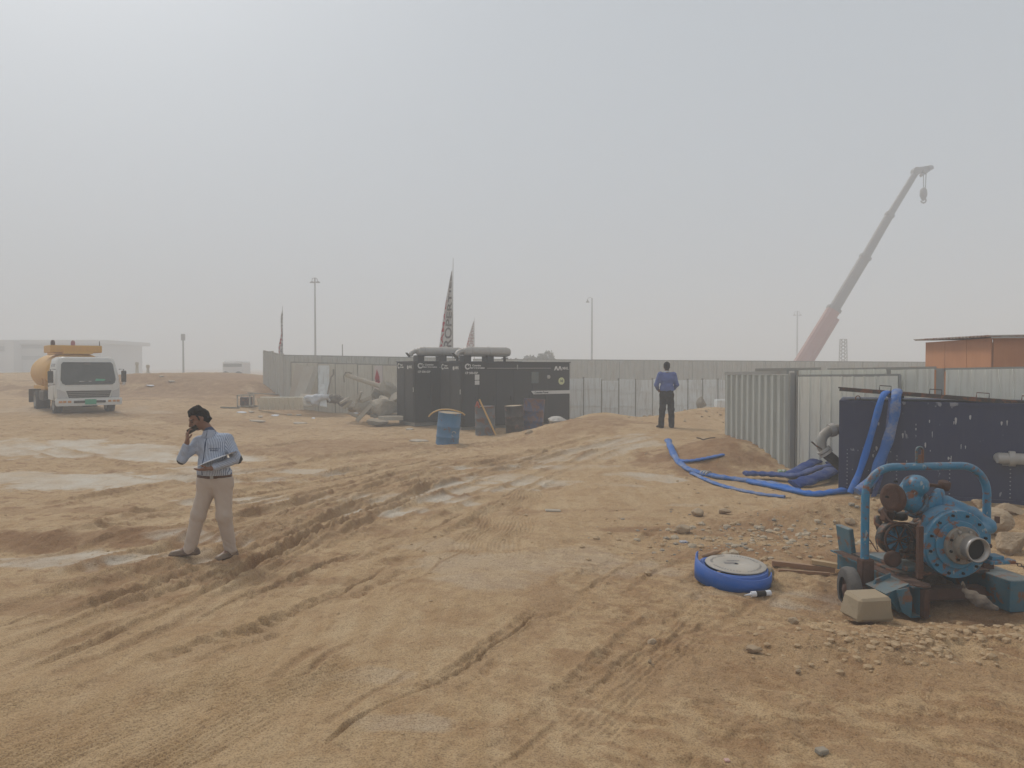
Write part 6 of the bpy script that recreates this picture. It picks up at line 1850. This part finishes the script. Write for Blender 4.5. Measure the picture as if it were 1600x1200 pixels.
# hose roll with its reel
x, y = G(1155, 921); y += .22; z = gz(x, y) - .01
rl = thing('hose_roll', 'rolled bright blue lay-flat hose with a grey label disc lying on the sand', 'hose roll', (x, y, z), 0, rot=(R(4), R(1.5), 0))
b = MB(); pts = []
for k in range(64 * 3):
    a = 2*math.pi*k/64; pts.append((a, .335 - .016*k/64))
prof_h = lambda a: .15
w_ = []
N_ = 72
outer = [(.325*math.cos(2*math.pi*k/N_), .325*math.sin(2*math.pi*k/N_)) for k in range(N_)]
for r_, z0, z1 in ((.325, .0, .150), (.305, .004, .155), (.285, .004, .150)):
    ro = [(r_*math.cos(2*math.pi*k/N_), r_*math.sin(2*math.pi*k/N_)) for k in range(N_)]; ri = [(x_*(r_-.017)/r_, y_*(r_-.017)/r_) for x_, y_ in ro]
    bul = [(x_*1.015, y_*1.015) for x_, y_ in ro]
    loft([[(x_, y_, z0) for x_, y_ in ri], [(x_, y_, z0) for x_, y_ in ro], [(x_, y_, (z0+z1)/2) for x_, y_ in bul], [(x_, y_, z1) for x_, y_ in ro], [(x_, y_, z1) for x_, y_ in ri], [(x_, y_, z0) for x_, y_ in ri]], close=False, mb=b)
m_roll = paint('bright blue hose roll', (.003, .10, .44), rough=.6, dust=.18, scale=5, dcol=(.25, .24, .24), bmp=.15)
b.build('coiled_hose', m_roll, rl)
# loose outer wrap: starts high at the back left and sinks to the front right
wv = []; n = 40
for k in range(n + 1):
    t = k / n; a = R(150 + 195 * t); r_ = .352 + .012*math.sin(t*3); zt = .235 - .105*sstep(0, .75, t) ; zb_ = .02 + .045*(1 - t)*0
    for rr, zz in ((r_ - .006, zb_), (r_ + .006, zb_), (r_ + .010, (zb_+zt)/2), (r_ + .004, zt), (r_ - .006, zt)):
        wv.append((rr*math.cos(a), rr*math.sin(a), zz))
b = MB(); b.add(wv, [(i*5+j, i*5+(j+1) % 5, (i+1)*5+(j+1) % 5, (i+1)*5+j) for i in range(n) for j in range(5)], True); b.build('outer_wrap', m_roll, rl)
b = MB(); b.tube([(.358*math.cos(R(a)), .358*math.sin(R(a)), .085 - .0004*(a-170)) for a in range(170, 330, 8)], .004, 5); b.build('fold_line', m_hose_d, rl)
b = MB(); b.lathe([(0, .288), (.006, .29), (.010, .285), (.010, .03), (.006, .028)], (0.03, .02, .160), (0, 0, 1), 48, caps=False)
b.cur = 1; rnd = random.Random(2)
for k in range(52):
    a = 2*math.pi*k/52
    if k % 13 in (0, 1): continue
    r_ = .228 + rnd.uniform(-.006, .006); Mx = Matrix.Translation((.03 + r_*math.cos(a), .02 + r_*math.sin(a), .1715)) @ Matrix.Rotation(a, 4, 'Z')
    b.box((0, 0, 0), (rnd.uniform(.014, .026), .012, .001), M=Mx)
b.box((-.03, .03, .1715), (.10, .05, .001)); b.box((.03, .10, .1715), (.12, .02, .001))
dk = b.build('label_disc', [paint('grey label disc', (.42, .42, .40), rough=.7, dust=.35, scale=8), paint('dark disc print', (.10, .13, .17), dust=.3)], rl)
b = MB(); b.lathe([(0, .03), (.004, .03)], (.03, .02, .158), (0, 0, 1), 20); b.build('hub_shade_disc', m_void, dk)  # black disc painted in for the shade of the hub opening
sd = SDF(.01, .02); sd.cone((.30, -.16, .03), (.35, -.02, .10), .035, .045).cone((.35, -.02, .10), (.34, .08, .12), .04, .03); sd.disp = lambda q: .012*fbm(q[:, 0]*18, q[:, 1]*18 + q[:, 2]*20, 3, 3)
sd.build('torn_wrapping', paint('dirty wrapping', (.20, .17, .12), rough=.9, dust=.4), rl)
sd = SDF(.009, .02); sd.cone((-.22, .26, .16), (-.10, .30, .18), .02, .025).cone((-.10, .30, .18), (-.04, .30, .20), .02, .01)
sd.build('rope_end', m_wood, rl)
# mastic cartridge and timber
x, y = G(1188, 936); z = gz(x, y) + .025
ct = thing('mastic_cartridge', 'white and black empty mastic cartridge in front of the blue hose roll', 'cartridge', (x, y, z), R(12))
b = MB(); b.cyl((-.09, 0, 0), (-.045, 0, 0), .0255, n=18); b.cyl((.05, 0, 0), (.10, 0, 0), .0255, n=18); b.cyl((-.045, 0, 0), (.05, 0, 0), .0245, n=18); b.build('tube', m_paper, ct)
b = MB(); b.cyl((-.046, 0, 0), (.048, 0, 0), .0262, n=18); b.build('label_band', m_patch, ct)
b = MB(); b.cyl((-.091, 0, 0), (-.16, .0, -.006), .012, .004, n=10); b.build('nozzle', m_paper, ct)
def plank(label, a, b, w, h, mat, lift=0.0, name='timber_plank'):
    x0, y0 = G(*a); x1, y1 = G(*b)
    p, q = Vector((x0, y0, gz(x0, y0) + h/2 + lift)), Vector((x1, y1, gz(x1, y1) + h/2 + lift)); m = (p + q)/2
    return tag(bar_mb(p - m, q - m, w, h).build(name, mat, loc=m), label, 'plank')
plank('long reddish timber batten between the hose roll and the pump wheel', (1206, 890), (1304, 898), .055, .05, m_wood, .02)
plank('short fresh timber piece lying on the batten end by the wheel', (1268, 893), (1308, 898), .07, .04, m_woodl, .065)
plank('thin brown stick behind the reddish batten', (1216, 898), (1296, 902), .03, .03, m_wood, .0)
# litter
def litter(name, label, px, py, d, mat, rz, cat='litter', rot=None, lift=0.0):
    x, y = G(px, py); mb = MB(); mb.box((0, 0, 0), d, bev=min(d)*.2)
    return tag(mb.build(name, mat, loc=(x, y, gz(x, y) + d[2]/2 + lift), rot=rot or (0.05, .06, rz)), label, cat)
litter('carton', 'small crushed white and blue carton lying between the rubble strip and the hose roll', 1068, 848, (.09, .06, .025), paint('blue white carton', (.40, .44, .52), dust=.3, chips=.6, ccol=(.05, .10, .3)), .3, 'carton')
litter('board_scrap', 'flat grey board scrap lying alone on the bare sand', 864, 799, (.22, .10, .018), m_conc, .1)
x, y = G(1215, 741)
bt = MB(); bt.lathe([(0, .02), (.005, .045), (.14, .045), (.18, .02), (.22, .014), (.23, .014)], (0, 0, 0), (1, 0, .05), 14); tag(bt.build('green_bottle', paint('green plastic bottle', (.10, .30, .15), rough=.3, dust=.3, chips=.6, ccol=(.55, .56, .52)), loc=(x, y, gz(x, y) + .05), rz=-.3), 'green and white plastic bottle at the foot of the grey hoarding', 'bottle')
litter('white_box', 'small white box beside the post at the hoarding corner', 1243, 744, (.14, .10, .09), m_paper, .2, 'box')
litter('bottle_cap', 'tiny pinkish bottle cap at the bottom of the scene', 1136, 1188, (.028, .028, .01), paint('pink cap', (.6, .35, .33)), .2)
litter('dark_pebble', 'dark flat pebble lying alone near the bottom right', 1284, 1173, (.065, .05, .03), m_concd, .4, 'pebble')
x, y = G(1103, 690)
tw = MB(); tw.tube([(-.21, 0, .05), (-.12, .01, .03), (-.06, 0, .0), (.0, .01, .02), (.1, 0, .045), (.21, 0, .05)], .014, 7); tag(tw.build('bent_twig', paint('dark rusty twig', (.05, .03, .02), rough=.9), loc=(x, y, gz(x, y) + .03)), 'dark bent twig lying on top of the red sand heap', 'twig')
x, y = G(906, 660)
# blue cable end beside the right generator corner
tw = MB(); tw.tube([(0, 0, 0), (.2, .02, .02), (.45, .02, .05), (.62, 0, .10), (.66, 0, .02)], .02, 7); tag(tw.build('black_cable', m_rub, loc=(P(893, 655, 22.5).x, 22.5, gz(P(893, 655, 22.5).x, 22.5) + .02)), 'short black cable poking out of the ridge beside the white striped generator', 'cable')
tw = MB(); pts = [tuple(Vector(P(*p, 7.1))) for p in ((0, 0),)][:0]
x, y = G(1160, 620+330)
# stones set apart
for i, (px, py, w, h, lb) in enumerate(((1241, 969, 18, 13, 'small pale stone between the sandstone block and the bottom of the hose roll'), (1180, 1011, 26, 12, 'flat pale stone on the sand below the mastic cartridge'),
        (1020, 1002, 20, 10, 'low pale clod left of the flat stone below the cartridge'), (1016, 1033, 9, 7, 'tiny light pebble under the low pale clod'), (1090, 800, 26, 14, 'brown clod left of the rubble strip'),
        (1133, 797, 24, 10, 'small tan clod right of the brown clod above the rubble strip'), (1068, 826, 26, 16, 'rounded tan stone at the start of the rubble strip'), (1248, 748+300, 12, 8, 'small stone in front of the crumbling sand bank'),
        (1330, 815, 22, 14, 'grey stone at the right end of the rubble strip behind the pump'))):
    rock('loose_stone', lb, px, py, w, h, None, m_stone if i % 2 == 0 else m_stoned, 30 + i, 'stone')
# pale boulders on the ridge
rock('boulder', 'pale grey boulder on the ridge in front of the white striped generator', 871, 657, 38, 16, 21.4, paint('pale grey boulder', (.42, .42, .40), dust=.3), 51, 'boulder')
rock('boulder', 'small sandy lump between the leaning rusty drum and the ridge', 827, 677, 20, 10, 20.6, m_stone, 52, 'boulder')
# rocks and slabs far right behind the ridge
rock('rock', 'orange brown rock right of the grey slabs behind the ridge', 1131, 651, 18, 26, 24.4, paint('orange stone', (.40, .25, .13), dust=.4), 61)
rock('rock', 'dark brown lump leaning on the bluish boards behind the ridge', 1097, 631, 13, 18, 27, m_concd, 62)
a = P(1108, 650, 25); slab('concrete_slab', 'dark grey tilted slab behind the ridge beside the orange rock', a, (.25, .5, .6), (0, R(-22), .2), m_concd, 3)
a = P(1101, 655, 24.8); slab('concrete_slab', 'small grey slab leftmost of the pieces behind the ridge', a, (.15, .5, .45), (0, R(-10), .3), m_concd, 5)
q = P(1131, 632, 27.5); tag(MB().box((0, 0, 0), (.62, .4, .36), bev=.02).build('equipment_box', m_bluish, loc=q), 'bluish white equipment box above the orange rock behind the ridge', 'box')
# rubble beside the generators
YB = 28.0
rub = [('rock', 'big rounded concrete lump with a dent next to the generator', 603, 636, 46, 30, 27.2, m_conc, 71), ('rock', 'concrete chunk on which the long grey pipe rests', 606, 609, 26, 26, 28, m_conc, 72),
       ('rock', 'smaller dark chunk left of the chunk under the grey pipe', 590, 616, 18, 16, 28, m_concd, 73), ('rock', 'speckled concrete wedge touching the generator corner', 621, 624, 26, 18, 27.6, m_conc, 74),
       ('rock', 'low brown slab end at the bottom of the concrete heap', 588, 659, 34, 10, 26.0, m_concd, 75), ('rock', 'dusty chunk in the middle of the concrete heap', 567, 634, 24, 18, 28.2, m_conc, 76),
       ('rock', 'grey chunk at the far edge of the concrete heap', 548, 638, 20, 12, 28.4, m_concd, 77)]
for r_ in rub: rock(*r_, cat='concrete lump')
slab('concrete_slab', 'flat pale slab sticking out beside the generator skid', P(612, 653, 26.6), (.95, .7, .14), (0, 0, .1), m_conc, 1)
slab('concrete_slab', 'long narrow slab leaning steeply in the concrete heap', P(568, 646, 27.0), (.80, .18, .14), (0, R(-48), .0), m_conc, 2)
slab('concrete_slab', 'short upright slab at the top of the concrete heap', P(557, 632, 27.6), (.45, .2, .10), (0, R(-62), .2), m_conc, 4)
slab('concrete_slab', 'dark slab under the big rounded lump', P(600, 650, 27.4), (1.1, .6, .12), (0, R(3), .2), m_concd, 6)
slab('concrete_slab', 'thin slab leaning outermost on the left of the concrete heap', P(543, 632, 28.2), (.5, .15, .10), (0, R(-40), .0), m_conc, 8)
pg = MB(); a, b_ = P(541, 586, 28.8), P(602, 606, 28.2); pg.cyl(Vector((0, 0, 0)), b_ - a, .075, .10, n=16); po = pg.build('grey_pipe', m_conc, loc=a); tag(po, 'long grey pipe tilted over the concrete heap towards the board hoarding', 'pipe')
pg = MB(); pg.tube([(-.08, 0, -.28), (-.10, 0, -.05), (-.02, 0, .10), (.14, 0, .10), (.22, 0, .06)], .028, 8); o = pg.build('steel_hook', m_concd, po)
rb = MB(); rb.tube([tuple(Vector(P(*v, 31)) - P(520, 588, 31)) for v in ((512, 616), (515, 600), (517, 590), (521, 585), (521, 577))], .035, 6); tag(rb.build('bent_bar', m_postd, loc=P(520, 588, 31)), 'thin bent bar standing against the pale board hoarding', 'bar')
# leaning boards, sheets, tarp
def lean(label, q, Y0, Y1, th, mat, name='leaning_board', cat='board'):
    """q: four px corners bl, br, tr, tl ; bottom at Y0, top at Y1"""
    a = [P(*q[0], Y0), P(*q[1], Y0), P(*q[2], Y1), P(*q[3], Y1)]; o = a[0]
    n = (a[1]-a[0]).cross(a[3]-a[0]).normalized(); n = n if n.y > 0 else -n
    mb = MB(); mb.prism([tuple(v - o) for v in a], tuple(n * th + Vector((.16 if th > .1 else 0, 0, 0)))); return tag(mb.build(name, mat, loc=o), label, cat)
m_slabw = paint('pale leaning panel', (.50, .47, .41), rough=.8, dust=.4, scale=.8)
lean('thick pale slab with a dark edge leaning against the board hoarding', [(459, 621), (474, 622), (491, 572), (475, 572)], 31.8, 32.6, .22, m_slabw)
lean('wider pale board leaning behind the thick slab', [(452, 619), (462, 621), (478, 572), (462, 568)], 32.4, 33.2, .06, paint('beige panel', (.46, .41, .34), dust=.4))
lean('bluish grey upright panel between the thick slab and the white tarpaulin', [(497, 619), (514, 619), (514, 571), (497, 571)], 32.2, 32.3, .05, m_bluish)
m_rsheet = paint('pale ribbed sheet', (.74, .72, .62), rough=.6, dust=.2, streak=.3, scol=(.4, .37, .3))
sp = thing('ribbed_sheet', 'low ribbed steel sheet lying on edge in front of the leaning slab', 'metal sheet', (*[P(404, 638, 31)[i] for i in (0, 1)], 0))
a, b_ = P(404, 638, 31), P(475, 638, 31)
addp(sheet_mb((a.x, 31), (b_.x, 31), min(a.z, gz(a.x, 31)) , P(440, 621.5, 31).z, .21, .045, .35, lean=.25, seed=3), 'sheet', m_rsheet, sp)
addp(bar_mb((a.x, 31.25, P(440, 621, 31).z), (b_.x, 31.25, P(440, 621, 31).z), .06, .04), 'edge_strip', m_rsheet, sp)
cg = thing('steel_cage', 'small dark frame crate at the left end of the ribbed sheet', 'crate', (P(384, 636, 31.5).x, 31.5, gz(P(384, 636, 31.5).x, 31.5)))
fb = MB(); wq, hq = .52, .50
for sx_ in (-1, 1):
    for sy in (-1, 1): fb.box((sx_*wq/2, sy*.25, hq/2), (.05, .05, hq))
    fb.box((sx_*wq/2, 0, hq), (.05, .55, .05)); fb.box((sx_*wq/2, 0, .04), (.05, .55, .05))
for z_ in (.04, hq): 
    for sy in (-1, 1): fb.box((0, sy*.25, z_), (wq, .045, .045))
fb.build('frame', m_conc, cg); MB().box((.02, .02, .24), (wq*.8, .40, .36), bev=.03).build('machine', m_engine, cg)
for i, (a, b_, w, lb) in enumerate((((377, 637), (405, 636), .10, 'dusty plank in front of the frame crate'), ((345, 638), (374, 639), .08, 'thin plank lying left of the frame crate'), ((388, 616), (432, 618), .25, 'pale plank lying behind the ribbed sheet'), ((430, 607), (444, 608), .30, 'small pale board at the foot of the edge-on flag pole'), ((440, 597), (455, 600), .2, 'grey plank behind the edge-on flag pole'))):
    plank(lb, a, b_, w, .06, m_slabw if i > 1 else m_concd)
# tarp
sd = SDF(.03, .08); a = P(498, 628, 31.2)
sd.path([(-.45, 0, .15), (-.1, -.05, .12), (.35, 0, .22)], [.16, .22, .10], (1, 1, .8)).cone((-.1, -.1, -.05), (.0, -.1, -.15), .15, .05).cone((.35, .1, .2), (.45, .1, .05), .06, .05)
sd.disp = lambda q: .05 * fbm(q[:, 0]*3, q[:, 2]*4, 3, 3)
tag(sd.build('tarpaulin', paint('bluish white tarp', (.55, .58, .62), rough=.7, dust=.15), loc=tuple(a)), 'crumpled bluish white tarpaulin beside the ribbed sheet', 'tarpaulin')
sd = SDF(.03, .08); a = P(526, 627, 31.4)
sd.path([(-.42, 0, .05), (.0, 0, .10), (.38, 0, -.02)], [.15, .2, .16], (1, 1, .8)).cone((.25, 0, -.1), (.3, 0, -.2), .15, .12).cone((-.25, 0, .2), (-.2, 0, .28), .05, .03)
sd.disp = lambda q: .04 * fbm(q[:, 0]*5, q[:, 2]*5, 8, 3)
tag(sd.build('dark_bundle', paint('dark bundle cloth', (.13, .125, .115), rough=.9, dust=.3), loc=tuple(a)), 'dark rounded bundle lying right of the white tarpaulin', 'bundle')
# scraps scattered left of the generators
rnd = random.Random(12)
sc = [(378, 646, 18), (392, 645, 10), (407, 652, 8), (430, 650, 14), (452, 649, 10), (467, 649, 9), (490, 655, 6), (402, 660, 26), (468, 663, 24), (556, 647, 7), (640, 672, 12), (655, 690, 34), (235, 604, 14), (268, 598, 10), (252, 590, 7)]
SCL = ['white scrap below the left corner of the ribbed sheet', 'pale scrap just right of the white scrap by the frame crate', 'pale scrap in front of the left end of the ribbed sheet', 'white scrap in front of the middle of the ribbed sheet',
       'small pale scrap in front of the right half of the ribbed sheet', 'small pale scrap below the right corner of the ribbed sheet', 'tiny white scrap below the white tarpaulin', 'long pale strip lying well in front of the frame crate', 'broad pale scrap nearest the camera below the tarpaulin',
       'tiny white scrap at the left foot of the concrete heap', 'small pale scrap in front of the hidden generator', 'long pale strip lying left of the bright blue drum', 'white scrap on the slope of the berm below the lamp post', 'pale scrap on the berm right of the two concrete posts', 'tiny pale scrap high on the berm near the concrete posts']
for i, (px, py, w) in enumerate(sc):
    x, y = G(px, py); k = y / 1155; mb = MB(); n = 7; W = w * k / 2
    mb.prism([(W*math.cos(2*math.pi*j/n)*rnd.uniform(.7, 1.1), .16*math.sin(2*math.pi*j/n)*rnd.uniform(.6, 1.1), 0) for j in range(n)], (0, 0, .03))
    tag(mb.build('paper_scrap', m_paper if i % 3 == 0 else m_slabw, loc=(x, y, gz(x, y) + .015), rot=(.12, .05, rnd.uniform(-.3, .3))), SCL[i], 'scrap', 'pale scraps on the ground near the concrete heap')
# gravel: nobody could count it
def gravel(name, label, n, zone, s0, s1, mat, seed):
    rnd = random.Random(seed); pts = []
    while len(pts) < n:
        pts.append(zone(rnd))
    xs = np.array([p[0] for p in pts]); ys = np.array([p[1] for p in pts]); zs = terrain(xs, ys)[0]
    mb = MB(); base = [rock_mb((0, 0, 0), (1, 1, .7), 200 + k, .4, sub=1) for k in range(6)]
    for x, y, z in zip(xs, ys, zs):
        v, f = rnd.choice(base); s = s0 + (s1 - s0) * rnd.random() ** 3; a = rnd.uniform(0, 6.28); c, t = math.cos(a), math.sin(a)
        e = rnd.uniform(.7, 1.2)
        mb.add([(x + s*(p[0]*c - p[1]*t*e), y + s*(p[0]*t + p[1]*c*e), z + s*(p[2] + .05)) for p in v], f)
    return tag(mb.build(name, mat, fix=False), label, None, None, 'stuff')
def zone_px(cx, cy_, rx, ry):
    def f(r):
        a, b_ = r.gauss(0, .5), r.gauss(0, .5); d = ray(cx + a * rx, cy_ + b_ * ry)
        t = (CAM_H - .1) / -d[2]; return (d[0]*t, d[1]*t)
    return f
gravel('gravel', 'pale rubble stones scattered in a strip across the sand', 170, zone_px(1175, 830, 180, 26), .006, .075, m_palest, 1)
gravel('gravel', 'dark stones mixed into the rubble strip', 220, zone_px(1150, 826, 200, 28), .006, .05, m_concd, 8)
gravel('gravel', 'sandy stones mixed into the rubble strip', 230, zone_px(1170, 832, 210, 34), .006, .06, m_sandc, 9)
gravel('gravel', 'brown clods scattered round the heaps', 420, zone_px(1250, 800, 300, 90), .006, .05, m_sandc, 2)
gravel('gravel', 'sandy clods on the crumbling bank before the pump', 650, zone_px(1440, 985, 260, 36), .006, .045, m_sandc, 3)
gravel('gravel', 'small clods strewn over the near sand', 420, zone_px(1000, 960, 700, 240), .003, .014, m_sandc, 4)
gravel('gravel', 'small clods in the wheel ruts', 500, zone_px(380, 800, 560, 110), .006, .032, m_sandc, 5)
gravel('gravel', 'stones on the far ridge', 300, zone_px(1090, 662, 160, 18), .02, .09, m_stone, 6)

rnd = random.Random(31)
EX = [('flat grey slab half buried left of the leaning narrow slab', 552, 648, .55, .10, 20), ('pale wedge slab resting on the dusty chunk', 572, 624, .45, .12, -25), ('dark splinter slab under the speckled wedge', 618, 640, .5, .10, 12),
      ('pale broken slab end left of the big rounded lump', 580, 640, .5, .14, -55), ('grey slab splinter standing behind the dusty chunk', 561, 620, .42, .08, -70), ('small pale slab on top of the big rounded lump', 600, 622, .40, .09, 18),
      ('short slab piece at the foot of the pale flat slab', 590, 650, .34, .10, -12), ('narrow grey slab right behind the dark bundle', 538, 626, .45, .08, -32)]
for i, (lb, px, py, L_, t_, a_) in enumerate(EX):
    slab('concrete_slab', lb, P(px, py, 27.4 + .15 * (i % 4)), (L_, .3, t_), (R(rnd.uniform(-20, 20)), R(a_), rnd.uniform(-.4, .4)), m_conc if i % 3 else m_concd, 40 + i)
for i, (lb, q) in enumerate((('pale sheet leaning low in front of the thick slab', [(462, 634), (488, 634), (494, 616), (470, 615)]), ('grey sheet lying against the pale board hoarding left of the bent bar', [(500, 634), (511, 636), (508, 600), (499, 600)]))):
    lean(lb, q, 31.0, 31.6, .05, m_slabw if i == 0 else m_bluish)
